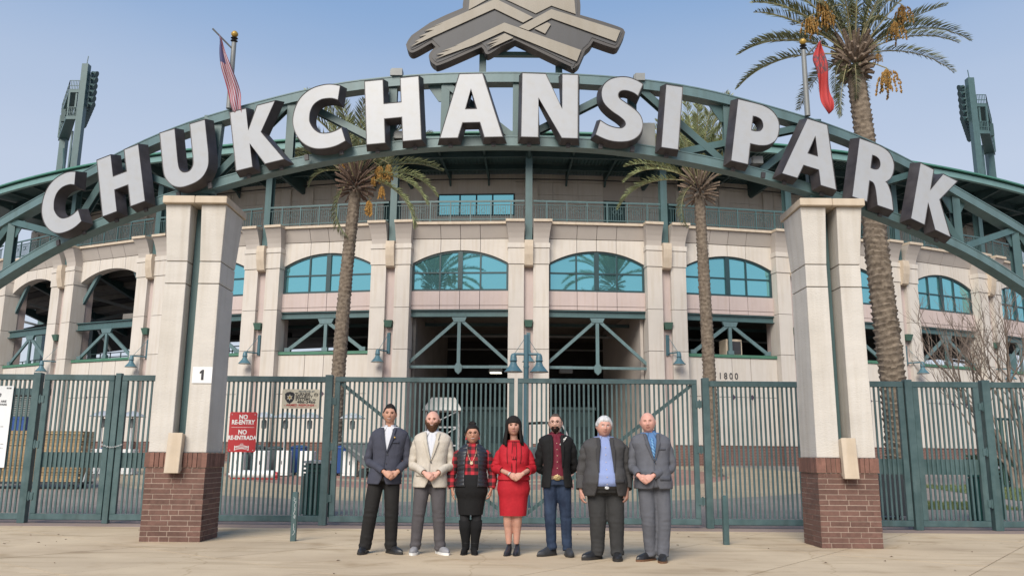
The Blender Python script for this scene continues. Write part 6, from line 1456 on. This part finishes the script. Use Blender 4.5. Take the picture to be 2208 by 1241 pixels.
def belt(T, F, mt, z, bm=None, bw=.04, h=.036, off=.018):
    m = MB(); m.grid([[F.pt(z+dz, 2*pi*k/40, off+o_) for k in range(40)] for dz, o_ in ((-h/2,-.004),(-h/2,.002),(h/2,.002),(h/2,-.004))], closed=True); m.obj('belt', mt, T, smooth=30)
    p = F.front(0, z, off+.006); m = MB(); m.lathe([(.001,0),(bw/2,0),(bw/2,.005),(bw/2*.7,.009),(.001,.008)], 20); o = m.obj('buckle', bm or silver, T, M=Matrix.Translation(p) @ Matrix.Rotation(pi/2,4,'X') @ Matrix.Diagonal((1.15,.8,1,1)), smooth=30)
def arms_clasped(F, cx_, z, S=.185, zs=1.385, ez=1.09, ew=.245, k=1.0, dy=-.215, over=-1, dz=0.0):
    sh = [(F.cx(zs*k)-S*k, .01, zs*k), (F.cx(zs*k)+S*k, .01, zs*k)]; el = [(F.cx(ez*k)-ew*k, .015, ez*k), (F.cx(ez*k)+ew*k, .015, ez*k)]
    wr = [(cx_-.078, dy+.01, z+.030), (cx_+.078, dy+.018, z+.030)]
    a = ((.80,-.30,-.52), (.15,1,-.25), 1, .62, 1.0); b = ((-.80,-.10,-.60), (-.15,1,-.2), -1, .50, 1.0)
    if over < 0: wr[0] = (wr[0][0], dy-.012, z+.030); 
    else: wr[1] = (wr[1][0], dy-.012, z+.030); a = ((.80,-.08,-.58), (.15,1,-.2), 1, .5, 1.0); b = ((-.80,-.30,-.52), (-.15,1,-.25), -1, .62, 1.0)
    return sh, el, wr, (a, b)
def I(): return Matrix.Identity(4)
def Rz(yaw, pitch=0., roll=0.): return (Matrix.Rotation(radians(yaw), 4, 'Z') @ Matrix.Rotation(radians(roll), 4, 'Y') @ Matrix.Rotation(radians(pitch), 4, 'X'))
blk_shoe = mat('black_leather', (0.018,0.018,0.020), .35, var=.3, scale=12, bump=.3, bscale=60); sole_blk = mat('black_sole', (0.025,0.022,0.02), .8); white_cloth = cloth('white_shirt', (.66,.67,.72), .8, var=.03)
# ---- 1: navy blazer
X0 = -1.60; F = Fig(1.83, [(0,.0),(.5,.0),(.9,.02),(1.2,.055),(1.45,.065)], 1.02, 1.0, .01)
sh, el, wr, hd = arms_clasped(F, .125, .955, k=F.k, S=.186, ew=.233, over=-1)
hips = [(-.075,0,.90),(.115,0,.90)]; kn = [(-.135,-.03,.48),(.125,-.02,.50)]; an = [(-.19,.0,.09),(.115,.02,.09)]
C, R = (.062, -.03, 1.698), Rz(6, 2, 2); sk = skin_mat('skin_tan', (.50,.275,.185))
T = person(1, X0, 10.80, 'man in a navy blazer and open white shirt, far left of the row', sk, F, C, R, sh, el, wr, hd, hips, kn, an)
navy = cloth('navy_wool', (.062,.066,.092)); navy_d = cloth('navy_wool_lapel', (.054,.058,.082)); blk_tr = cloth('black_trousers', (.020,.019,.019))
v1 = lambda z: interp([(.80,.050),(.88,.012),(.98,.001),(1.16,.001),(1.19,.006),(1.40,.052),(1.46,.060),(1.50,.065)], z/F.k)
shirt(T, F, white_cloth, 1.0, seed=1); jacket(T, F, navy, sh, el, wr, .835, v1, seed=2); lapels(T, F, navy_d, .022, 1.468*F.k, 1.185*F.k, v1)
collar(T, F, white_cloth, 1.474*F.k, .010); buttons(T, F, print_black, (1.165*F.k, 1.06*F.k), .030, .012, .008); pocket(T, F, navy_d, .10, 1.32*F.k, .026, .09, .02)
m = MB(); ellipsoid(m, F.front(.085, 1.405, .038), (.013,.004,.012), 8); m.obj('lapel_pin', gold, T)
leg_trousers('trousers', blk_tr, T, F, hips, kn, [(-.195,.005,.045),(.122,.02,.045)], (.102,.088,.074), seed=1)
shoe(T, -.20, .02, radians(-4), .30, .105, blk_shoe, sole_blk); shoe(T, .135, .03, radians(42), .30, .105, blk_shoe, sole_blk)
hd_dark = hairmat('hair_black', (.014,.011,.010)); face_parts(T, C, R, hd_dark, smile=.6, brow_t=.0045)
hair_shell(T, 'hair', hd_dark, C, R, lambda a, b: -.006+(.009+.006*sstep(.7,1.2,b)*(1+.5*G(a,.9)))*sstep(.58, .72, b+.10*abs(a)**2*G(abs(a),.6)*4+.60*sstep(.62,1.15,abs(a))+.25*sstep(1.3,2.6,abs(a)))*(1+.15*sin(a*9+b*14)))
# ---- 2: stone blazer, beard
X0 = -1.02; F = Fig(1.77, [(0,.0),(.9,.02),(1.2,.03),(1.45,.03)], 1.08, 1.05, .01)
sh, el, wr, hd = arms_clasped(F, .045, .945, k=F.k, S=.186, ew=.240, over=-1)
hips = [(-.075,0,.87),(.115,0,.87)]; kn = [(-.115,-.02,.46),(.135,-.02,.46)]; an = [(-.15,.0,.09),(.15,.02,.09)]
C, R = (.032, -.035, 1.622), Rz(-3, 1, 0); sk = skin_mat('skin_fair', (.60,.345,.26))
T = person(2, X0, 10.78, 'bald bearded man in a pale stone blazer and grey trousers', sk, F, C, R, sh, el, wr, hd, hips, kn, an, wide=1.04)
stone = cloth('stone_linen', (.60,.545,.47)); stone_d = cloth('stone_linen_lapel', (.56,.51,.435)); gr_tr = cloth('grey_chino', (.095,.088,.095))
v2 = lambda z: interp([(.80,.055),(.88,.016),(.97,.001),(1.10,.001),(1.13,.006),(1.40,.062),(1.46,.066),(1.50,.07)], z/F.k)
shirt(T, F, white_cloth, 1.0, seed=5); jacket(T, F, stone, sh, el, wr, .80, v2, seed=6, srad=(.066,.062,.056,.050,.047)); lapels(T, F, stone_d, .022, 1.468*F.k, 1.125*F.k, v2)
collar(T, F, white_cloth, 1.474*F.k, .010); buttons(T, F, print_black, (1.11*F.k,), .034, .010, .009); pocket(T, F, stone_d, -.105, .98, .026); pocket(T, F, stone_d, .105, .98, .026)
leg_trousers('trousers', gr_tr, T, F, hips, kn, [(-.152,.005,.05),(.155,.02,.05)], (.103,.080,.066), seed=3)
canvas = cloth('grey_canvas', (.30,.30,.32)); shoe(T, -.152, .02, radians(-3), .29, .10, canvas, white_paint, high=.07, sole_h=.028); shoe(T, .165, .03, radians(30), .29, .10, canvas, white_paint, high=.07, sole_h=.028)
beard = hairmat('beard_brown', (.075,.036,.020)); face_parts(T, C, R, beard, iris=(.10,.16,.22), smile=.7, brow_t=.0035, wide=1.04)
hair_shell(T, 'beard', beard, C, R, lambda a, b: -.006+(.022+.016*sstep(-.6,-1.3,b))*sstep(-.12,-.34,b+.30*sstep(.55,.0,abs(a))*(1 if b > -.62 else .0)-.30*sstep(.8,1.15,abs(a)))*sstep(1.55,1.15,abs(a))*(1-.93*G(abs(a),.24)*G(b+.505,.055)), wide=1.04)
# ---- 3: woman in a black puffer vest and plaid
WB = [(.74,.165,.125,.0),(.84,.185,.135,.0),(.93,.172,.13,.0),(1.03,.155,.120,-.002),(1.11,.150,.118,-.004),(1.20,.158,.124,-.006),(1.30,.168,.122,.0),(1.37,.166,.112,.004),(1.418,.148,.096,.008),(1.455,.112,.080,.012),(1.485,.072,.064,.012),(1.52,.050,.052,.010)]
X0 = -.49; F = Fig(1.60, [(0,.0),(1.5,.01)], 1.10, 1.15, .03, .03, base=WB)
k = F.k; sh = [(-.180,.01,1.225),(.195,.01,1.225)]; el = [(-.252,.03,.975),(.262,.03,.975)]; wr = [(-.235,-.03,.785),(.250,-.03,.785)]
hd = (((.10,-.15,-1),(1,.1,.1),1,.22,.92),((-.12,-.12,-1),(-1,.1,.1),-1,.40,.92))
hips = [(-.085,0,.76),(.09,0,.76)]; kn = [(-.068,-.01,.43),(.068,-.01,.43)]; an = [(-.055,.02,.10),(.055,.02,.10)]
C, R = (.008, -.035, 1.456), Rz(4, 0, -2); sk = skin_mat('skin_brown', (.47,.245,.160))
T = person(3, X0, 10.78, 'woman with a hair bun and glasses in a black quilted vest over red plaid', sk, F, C, R, sh, el, wr, hd, hips, kn, an, wide=1.03, neckr=.052)
def plaid():
    m = bpy.data.materials.new('buffalo_plaid'); m.use_nodes = True; n = m.node_tree; b = n.nodes['Principled BSDF']; b.inputs['Roughness'].default_value = .85
    t = n.nodes.new('ShaderNodeTexCoord'); sp = n.nodes.new('ShaderNodeSeparateXYZ'); n.links.new(t.outputs['Object'], sp.inputs[0]); o_ = []
    for ax_ in (0, 2):
        mu = n.nodes.new('ShaderNodeMath'); mu.operation = 'MULTIPLY'; mu.inputs[1].default_value = 11.5; fr = n.nodes.new('ShaderNodeMath'); fr.operation = 'FRACT'; g_ = n.nodes.new('ShaderNodeMath'); g_.operation = 'GREATER_THAN'; g_.inputs[1].default_value = .5
        n.links.new(sp.outputs[ax_], mu.inputs[0]); n.links.new(mu.outputs[0], fr.inputs[0]); n.links.new(fr.outputs[0], g_.inputs[0]); o_.append(g_)
    ad = n.nodes.new('ShaderNodeMath'); n.links.new(o_[0].outputs[0], ad.inputs[0]); n.links.new(o_[1].outputs[0], ad.inputs[1]); dv = n.nodes.new('ShaderNodeMath'); dv.operation = 'MULTIPLY'; dv.inputs[1].default_value = .5; n.links.new(ad.outputs[0], dv.inputs[0])
    r = n.nodes.new('ShaderNodeValToRGB'); r.color_ramp.interpolation = 'CONSTANT'; r.color_ramp.elements[0].color = (.40,.016,.028,1); r.color_ramp.elements[1].position = .9; r.color_ramp.elements[1].color = (.014,.008,.010,1); e_ = r.color_ramp.elements.new(.4); e_.color = (.15,.009,.015,1)
    n.links.new(dv.outputs[0], r.inputs[0]); n.links.new(r.outputs[0], b.inputs['Base Color']); return m
pl = plaid(); shirt_o = MB(); torso_shell(shirt_o, F, .88, 1.50*k, .014, None, amp=.005, seed=8, nz=36)
for q in range(2):
    S_, E_, W_ = Vector(sh[q]), Vector(el[q]), Vector(wr[q]); sleeve(shirt_o, [S_+Vector((.035 if q == 0 else -.035,0,.01)), S_+Vector(((-.008 if q==0 else .008),0,-.05)), E_, E_.lerp(W_,.6)+Vector((-.006 if q==0 else .006,0,0)), W_+Vector((0,0,.012))], (.040,.058,.060,.058,.042), seed=q*5., amp=.008)
shirt_o.obj('plaid_top', pl, T, smooth=True)
vest_m = mat('black_nylon', (.016,.018,.024), .42, var=.2, scale=10, bump=.25, bscale=40)
vv = lambda z: interp([(.79,.075),(.86,.085),(1.0,.088),(1.15,.082),(1.25,.060),(1.33,.052),(1.38,.05)], z)
m = MB(); rows = []
for i in range(76):
    z = .815+(1.335-.815)*i/75; row = []; cx_, cy, rx, ry = F.prof(z, .03); v = vv(z); p0 = math.asin((v/rx)**(2.35/2))
    for j in range(70):
        ph = p0+(2*pi-2*p0)*j/69; ch_ = abs(((ph/(2*pi))*2 % 1)-.5); q_ = (z-.05*ch_*1.6)/.052; puff = .009*abs(sin(pi*q_))**.6; off = .022+puff
        if z > 1.24: off -= .006*(z-1.24)/.1
        row.append(F.pt(z, ph, off))
    rows.append(row)
m.grid(rows); cl_ = []
for j in range(30):
    ph = radians(34)+(2*pi-radians(68))*j/29; a = F.pt(1.345, ph, .022); b = F.pt(1.36, ph, .026); cl_.append((a, Vector((b.x, b.y, 1.375)), Vector((b.x*.93, b.y*.93+.002, 1.405))))
m.grid([[c[i] for c in cl_] for i in range(3)]); o = m.obj('puffer_vest', vest_m, T, smooth=True); kk = o.modifiers.new('t','SOLIDIFY'); kk.thickness = .012; kk.offset = -1
for s_ in (-1, 1): m = MB(); m.tube([F.front(s_*(vv(z)+.002), z, .034) for z in [.82+.04*q for q in range(13)]], .0045, 6); m.obj('zip', print_black, T)
sk_m = cloth('black_skirt', (.012,.012,.013))
def skirt(mt, z0, z1, r0, off=.016, seed=0., cx_=0.0, n=26):
    m = MB(); rows = []
    for i in range(n+1):
        z = z0+(z1-z0)*i/n; t = (z-z0)/(z1-z0); row = []
        for j in range(48):
            ph = 2*pi*j/48; p = F.pt(max(z, .74*F.k), ph, off); q = Vector((cx_+r0[0]*sin(ph), -r0[1]*cos(ph)+.0, z)); b_ = min(1, max(0,(.80*F.k-z)/(.80*F.k-z0))) if z < .80*F.k else 0; p = p.lerp(q, b_); p.z = z
            d = Vector((p.x, p.y, 0)).normalized(); row.append(p+d*(fold(p, .004, (10,10,2.5), seed)+.002*sin(ph*5+seed)*(1-t)))
        rows.append(row)
    m.grid(rows, closed=True); m.f.append(tuple(range(48))); m.m.append(0); return m.obj('skirt', mt, T, smooth=60)
skirt(sk_m, .475, .96, (.150,.120), seed=2.)
m = MB()
for q in (-1, 1): m.tube([(q*.072,-.01,.50),(q*.071,-.008,.40),(q*.064,.01,.25),(q*.055,.02,.12)], [.066,.060,.056,.044], 16)
m.obj('leggings', cloth('black_tights', (.02,.02,.022)), T, smooth=True); suede = cloth('black_suede', (.010,.010,.011), .95)
for q, a in ((-1,-6),(1,12)):
    o, M_ = shoe(T, q*.055-.012, .02, radians(a), .235, .078, suede, sole_blk, heel=.045, sole_h=.010, name='boot', high=.085, pointy=.5)
    m = MB(); m.tube([(q*.072,-.008,.405),(q*.067,.008,.30),(q*.058,.02,.17),(q*.055,.022,.08),(q*.055,.022,.05)], [.074,.072,.054,.047,.042], 16); m.obj('boot_shaft', suede, T, smooth=True); m = MB(); m.tube([(q*.056+.048*cos(t_*pi/8),.02+.048*sin(t_*pi/8),.135) for t_ in range(17)], .004, 5, False); m.obj('ankle_strap', blk_shoe, T)
face_parts(T, C, R, hd_dark, smile=.9, glasses=mat('glasses_brown', (.06,.035,.025), .3), wide=1.03)
hair_shell(T, 'hair', hd_dark, C, R, lambda a, b: -.006+.014*sstep(.52, .66, b+.75*sstep(.55,1.5,abs(a))+.6*sstep(1.6,2.6,abs(a))), wide=1.03)
m = MB(); MR = Matrix.Translation(C) @ R; rows = []
for i in range(15):
    a = -pi/2+pi*i/14; rows.append([MR @ Vector((.046*cos(a)*cos(b)*(1+.12*sin(b*7+a*5)), .025+.044*cos(a)*sin(b)*(1+.12*cos(b*6)), .128+.034*sin(a)*(1+.1*sin(b*5)))) for b in [2*pi*q/28 for q in range(28)]])
m.grid(rows, closed=True); m.obj('hair_bun', hd_dark, T, smooth=True)
for s_ in (-1, 1): m = MB(); ellipsoid(m, MR @ Vector((s_*.082,-.005,-.055)), (.010,.005,.016), 8); ellipsoid(m, MR @ Vector((s_*.082,-.005,-.034)), (.005,.004,.006), 8); m.obj('earring', sign_red, T)
bead = mat('bead_pale', (.55,.42,.28), .4); NK = catmull([F.front(-.055,1.335,.02), F.front(-.055,1.25,.024), F.front(-.035,1.17,.026), F.front(0,1.115,.028), F.front(.035,1.17,.026), F.front(.055,1.25,.024), F.front(.055,1.335,.02)], 6)
m = MB()
for j, p in enumerate(NK): ellipsoid(m, p, (.0055,.005,.0065) if j % 3 else (.004,.004,.004), 6)
m.obj('necklace', bead, T, kind='stuff'); m = MB(); m.lathe([(.006,0),(.019,0),(.019,.004),(.006,.005)], 14); m.obj('pendant', bead, T, M=Matrix.Translation(F.front(.0,1.10,.036)) @ Matrix.Rotation(pi/2,4,'X'))
# ---- 4: woman in red
X0 = .035; F = Fig(1.66, [(0,.0),(1.5,.01)], 1.10, 1.08, .01, .03, base=WB); k = F.k
sh, el, wr, hd = arms_clasped(F, .03, .945, k=k, S=.172, zs=1.345, ez=1.12, ew=.245, over=1); hd = tuple((a[0],a[1],a[2],a[3],.92) for a in hd)
hips = [(-.085,0,.78),(.09,0,.78)]; kn = [(-.062,-.01,.44),(.055,-.01,.44)]; an = [(-.048,.03,.13),(.045,.045,.13)]
C, R = (-.002, -.035, 1.558), Rz(0, 2, 0); sk = skin_mat('skin_light_tan', (.52,.29,.21))
T = person(4, X0, 10.72, 'woman in a red jacket and red knee skirt with long black hair', sk, F, C, R, sh, el, wr, hd, hips, kn, an, wide=1.08, neckr=.050, jaw=1.3, legr=(.085,.057,.033))
red_m = cloth('red_crepe', (.46,.016,.028), .75); pip = cloth('black_piping', (.015,.012,.012))
skirt(red_m, .47, 1.02, (.165,.118), off=.014, seed=5.)
m = MB(); torso_shell(m, F, .90, 1.485*k, .020, None, amp=.004, hemflare=.012, seed=9)
for q in range(2):
    S_, E_, W_ = Vector(sh[q]), Vector(el[q]), Vector(wr[q]); c_ = E_.lerp(W_,.52); sleeve(m, [S_+Vector((.035 if q==0 else -.035,0,.012)), S_+Vector(((-.012 if q==0 else .012),0,-.04)), S_.lerp(E_,.6), E_, E_.lerp(c_,.6), c_], (.040,.060,.062,.058,.060), seed=q*3., amp=.007)
o = m.obj('jacket', red_m, T, smooth=True); kk = o.modifiers.new('t','SOLIDIFY'); kk.thickness = .005; kk.offset = -1
for P_ in ([(-.022,1.36),(-.026,1.25),(-.028,1.08),(-.022,.93)], [(.022,1.36),(.030,1.25),(.032,1.15)], [(-.005,1.36),(-.008,1.15)], [(.008,1.36),(.018,1.15)], [(-.028,1.15),(.032,1.15)], [(-.085,1.33),(-.088,1.2),(-.080,1.10)], [(.085,1.33),(.088,1.2),(.080,1.10)], [(.030,1.15),(.024,.93)]):
    m = MB(); m.tube(catmull([F.front(a, b*1.0, .026) for a, b in P_], 6), .0035, 5); m.obj('piping', pip, T, smooth=True)
m = MB(); A = [F.pt(1.365, 2*pi*q/24, .020) for q in range(25)]; m.tube(A, .005, 5, False); m.obj('neck_piping', pip, T)
pump = mat('black_pump', (.022,.022,.028), .3, var=.2)
shoe(T, -.052, .02, radians(-14), .235, .078, pump, sole_blk, heel=.075, sole_h=.008, name='ankle_shoe', high=.075, pointy=.6); shoe(T, .052, .035, radians(-8), .235, .078, pump, sole_blk, heel=.075, sole_h=.008, name='ankle_shoe', high=.075, pointy=.6)
face_parts(T, C, R, hd_dark, iris=(.02,.012,.01), smile=.2, wide=1.08, eye_open=.75, lip=(.34,.13,.13))
hair_shell(T, 'hair', hd_dark, C, R, lambda a, b: -.006+.019*sstep(.30, .40, b+.12*abs(a)+.9*sstep(.72,1.05,abs(a))), wide=1.10)
m = MB(); MR = Matrix.Translation(C) @ R; rows = []
for i in range(26):
    t = i/25; z = .06-.285*t; row = []
    for j in range(41):
        a = radians(48)+(2*pi-radians(96))*j/40; w_ = 1.13+.30*sstep(0,1,t)+.05*sin(a*13+t*4); x_ = .080*w_*sin(a)*(1+.16*t); y_ = -.098*w_*cos(a)*(1-.0*t)*(.92 if cos(a) > 0 else 1.0); row.append(MR @ Vector((x_, y_-.018*t*(cos(a) > 0), z+.02*sin(a*9)*(t**3))))
    rows.append(row)
m.grid(rows); o = m.obj('long_hair', hd_dark, T, smooth=True); kk = o.modifiers.new('t','SOLIDIFY'); kk.thickness = .022; kk.offset = -1
m = MB(); m.lathe([(.029,-.006),(.031,0),(.029,.006)], 14, caps=False); W_ = Vector(wr[0]); m.obj('bracelet', silver, T, M=Matrix.Translation(W_) @ Vector((.8,-.2,-.55)).to_track_quat('Z','Y').to_matrix().to_4x4())
# ---- 5: black blazer, burgundy shirt, jeans
X0 = .60; F = Fig(1.74, [(0,.0),(.9,-.025),(1.2,-.025),(1.45,-.035)], .93, .95, 0); k = F.k
sh = [(-.035-.168,.01,1.345),(-.035+.178,.01,1.345)]; el = [(-.035-.212,.075,1.07),(-.035+.228,.075,1.07)]; wr = [(-.10,.17,.93),(.06,.17,.93)]
hd = (((.8,.1,-.5),(0,-1,0),1,.5,1.0),((-.8,.1,-.5),(0,-1,0),-1,.5,1.0))
hips = [(-.105,0,.87),(.065,0,.87)]; kn = [(-.105,-.02,.46),(.085,-.02,.46)]; an = [(-.085,.02,.09),(.105,.0,.09)]
C, R = (-.040, -.035, 1.596), Rz(-8, -1, 0); sk = skin_mat('skin_pale', (.58,.36,.27))
T = person(5, X0, 10.68, 'man with glasses and a goatee in a black blazer, burgundy shirt and jeans', sk, F, C, R, sh, el, wr, hd, hips, kn, an, wide=.97, neckr=.053)
blz = cloth('black_wool', (.012,.012,.013)); burg = cloth('burgundy_cotton', (.14,.012,.028), .7); jean = cloth('dark_denim', (.018,.030,.065), .8, var=.25, scale=7, col2=(.04,.065,.12))
v5 = lambda z: interp([(.80,.092),(.95,.075),(1.15,.062),(1.40,.050),(1.46,.055),(1.50,.06)], z/k)
shirt(T, F, burg, .94, seed=7, off=.014, amp=.004); jacket(T, F, blz, sh, el, wr, .815, v5, off=.028, seed=12, srad=(.066,.062,.056,.050,.046)); lapels(T, F, blz, .031, 1.468*k, 1.08*k, v5, .055)
collar(T, F, burg, 1.474*k, .012, .045, drop=.05); buttons(T, F, bead, [1.38*k-.075*q for q in range(6)], .022, 0, .005); leg_trousers('jeans', jean, T, F, hips, kn, [(-.087,.025,.065),(.108,.005,.065)], (.094,.072,.060), seed=5, amp=.007, z1=.955)
tan_l = mat('belt_leather', (.13,.065,.035), .5, var=.2); belt(T, F, tan_l, .935, mat('buckle_bronze', (.30,.22,.11), .35, metal=.7, var=.3, scale=60, bump=.6), .085, .042)
boot_l = mat('dark_boot', (.035,.036,.040), .45, var=.3, scale=10); shoe(T, -.10, .04, radians(-48), .30, .10, boot_l, sole_blk, high=.10, pointy=.5, name='boot'); shoe(T, .115, .02, radians(6), .29, .10, boot_l, sole_blk, high=.10, pointy=.5, name='boot')
dbr = hairmat('beard_dark', (.022,.014,.011)); face_parts(T, C, R, dbr, smile=-.1, glasses=mat('glasses_dark', (.03,.028,.025), .3), wide=.97)
hair_shell(T, 'hair', hairmat('hair_cropped', (.075,.055,.045)), C, R, lambda a, b: -.006+.0085*sstep(.62, .80, b+.72*sstep(.8,1.5,abs(a))+.5*sstep(1.6,2.6,abs(a))), wide=.97)
hair_shell(T, 'beard', dbr, C, R, lambda a, b: -.006+.015*sstep(-.30,-.40,b+.16*sstep(.55,.9,abs(a)))*sstep(1.35,1.0,abs(a))*(1-.9*G(abs(a),.22)*G(b+.51,.05))*(1-.55*sstep(.45,.7,abs(a))), wide=.97)
m = MB(); p = F.front(.078, 1.375, .040)
for a, b, c, d, w_ in ((-.035,-.045,.03,.035,.018),(-.03,-.0,.02,.01,.012),(.0,.02,.045,.05,.01)): m.beam((p.x+a,p.y,p.z+b),(p.x+c,p.y,p.z+d),.004,w_)
m.obj('lapel_brooch', white_paint, T)
# ---- 6: big man, charcoal suit, light blue shirt
X0 = 1.13; F = Fig(1.70, [(0,.0),(1.5,.0)], 1.22, 1.30, .085); k = F.k
sh = [(-.205,.01,1.30),(.225,.01,1.30)]; el = [(-.262,.05,1.00),(.278,.04,1.00)]; wr = [(-.285,-.01,.79),(.262,-.06,.80)]
hd = (((.05,-.1,-1),(1,.2,0),1,.45,1.08),((-.05,-.12,-1),(-.9,.45,0),-1,.50,1.08))
hips = [(-.10,0,.80),(.11,0,.80)]; kn = [(-.085,-.02,.44),(.13,-.03,.44)]; an = [(-.085,.03,.09),(.14,-.02,.09)]
C, R = (.0, -.05, 1.546), Rz(4, 2, 3); sk = skin_mat('skin_ruddy', (.54,.30,.225))
T = person(6, X0, 10.35, 'heavy white haired man in a charcoal suit and open light blue shirt', sk, F, C, R, sh, el, wr, hd, hips, kn, an, wide=1.10, neckr=.064, jaw=1.5)
char = cloth('charcoal_wool', (.072,.070,.072)); char_d = cloth('charcoal_lapel', (.050,.049,.052)); lblue = cloth('light_blue_shirt', (.27,.34,.60), .75, var=.05)
v6 = lambda z: interp([(.74,.135),(.83,.115),(1.0,.098),(1.2,.085),(1.38,.062),(1.46,.06),(1.5,.06)], z/k)
shirt(T, F, lblue, .825, seed=3, off=.016, amp=.005); jacket(T, F, char, sh, el, wr, .735, v6, off=.032, seed=15, srad=(.084,.080,.072,.066,.060), flare=.02, amp=.006); lapels(T, F, char_d, .035, 1.458*k, 1.06*k, v6, .068)
collar(T, F, lblue, 1.472*k, .014, .068, .05, drop=.07); buttons(T, F, bead, [1.36*k-.085*q for q in range(6)], .026, 0, .005); pocket(T, F, char_d, .155, .93, .042, .12, .04)
leg_trousers('trousers', cloth('charcoal_trousers', (.045,.045,.046)), T, F, hips, kn, [(-.09,.03,.05),(.142,-.02,.05)], (.122,.098,.076), seed=9, amp=.008, z1=.84); belt(T, F, sole_blk, .835, silver, .045, .034, .022)
shoe(T, -.11, .05, radians(-50), .30, .115, blk_shoe, sole_blk, sole_h=.03); shoe(T, .145, -.01, radians(-8), .30, .115, blk_shoe, sole_blk, sole_h=.03)
whair = hairmat('hair_white', (.46,.46,.47)); face_parts(T, C, R, hairmat('brow_grey', (.28,.25,.23)), smile=.3, wide=1.10, eye_open=.7, brow_t=.003)
hair_shell(T, 'hair', whair, C, R, lambda a, b: -.006+.020*sstep(.48, .66, b+.60*sstep(.65,1.3,abs(a))+.4*sstep(1.6,2.6,abs(a)))*(1+.10*sin(a*8+b*11)), wide=1.10)
# ---- 7: grey suit, blue tie, bald
X0 = 1.69; F = Fig(1.76, [(0,.0),(.9,.01),(1.2,.0),(1.45,-.015)], 1.10, 1.08, .03); k = F.k
sh, el, wr, hd = arms_clasped(F, -.11, .945, k=k, S=.186, ew=.234, over=1)
hips = [(-.08,0,.87),(.105,0,.87)]; kn = [(-.06,-.02,.45),(.125,-.03,.45)]; an = [(-.025,.04,.09),(.105,-.04,.09)]
C, R = (-.045, -.04, 1.598), Rz(-10, 2, -4); sk = skin_mat('skin_pink', (.60,.33,.255))
T = person(7, X0, 10.25, 'bald man in a grey suit and blue tie, far right of the row', sk, F, C, R, sh, el, wr, hd, hips, kn, an, wide=1.07, neckr=.062, jaw=1.3)
gsuit = cloth('grey_suit', (.125,.130,.152)); gs_d = cloth('grey_suit_lapel', (.092,.097,.117)); bsh = cloth('blue_shirt', (.10,.21,.42), .75)
v7 = lambda z: interp([(.80,.060),(.88,.02),(.98,.001),(1.13,.001),(1.16,.006),(1.40,.055),(1.46,.062),(1.50,.065)], z/k)
shirt(T, F, bsh, 1.0, seed=4); jacket(T, F, gsuit, sh, el, wr, .825, v7, seed=18, srad=(.066,.062,.056,.050,.047), amp=.006); lapels(T, F, gs_d, .022, 1.468*k, 1.155*k, v7)
collar(T, F, bsh, 1.474*k, .010, .05); buttons(T, F, print_black, (1.135*k, 1.03*k), .034, .01, .008); pocket(T, F, gs_d, .105, 1.31*k, .026, .09, .018); pocket(T, F, gs_d, .12, .97, .028)
def tie_mat():
    m = bpy.data.materials.new('striped_tie'); m.use_nodes = True; n = m.node_tree; b = n.nodes['Principled BSDF']; b.inputs['Roughness'].default_value = .5; t = n.nodes.new('ShaderNodeTexCoord'); w_ = n.nodes.new('ShaderNodeTexWave'); w_.inputs['Scale'].default_value = 14; w_.inputs['Distortion'].default_value = 0; w_.bands_direction = 'DIAGONAL'; n.links.new(t.outputs['Object'], w_.inputs[0])
    r = n.nodes.new('ShaderNodeValToRGB'); r.color_ramp.elements[0].color = (.03,.10,.25,1); r.color_ramp.elements[1].color = (.12,.30,.50,1); n.links.new(w_.outputs['Fac'], r.inputs[0]); n.links.new(r.outputs[0], b.inputs['Base Color']); return m
m = MB(); rows = []
for z, w_ in ((1.43,.014),(1.415,.019),(1.39,.012),(1.36,.016),(1.25,.027),(1.15,.034)): rows.append([F.front(w_*q/2, z*k, .022-abs(q)*.002) for q in (-2,-1,0,1,2)])
m.grid(rows); o = m.obj('necktie', tie_mat(), T, smooth=True); kk = o.modifiers.new('t','SOLIDIFY'); kk.thickness = .006
leg_trousers('trousers', gsuit, T, F, hips, kn, [(-.03,.045,.05),(.10,-.035,.05)], (.104,.082,.068), seed=13, amp=.008)
shoe(T, -.045, .06, radians(-50), .30, .105, blk_shoe, tan_l); shoe(T, .098, -.03, radians(-12), .30, .105, blk_shoe, tan_l)
gb = hairmat('brow_sandy', (.30,.20,.14)); face_parts(T, C, R, gb, iris=(.08,.12,.16), smile=.1, wide=1.07, eye_open=.7, brow_t=.003)
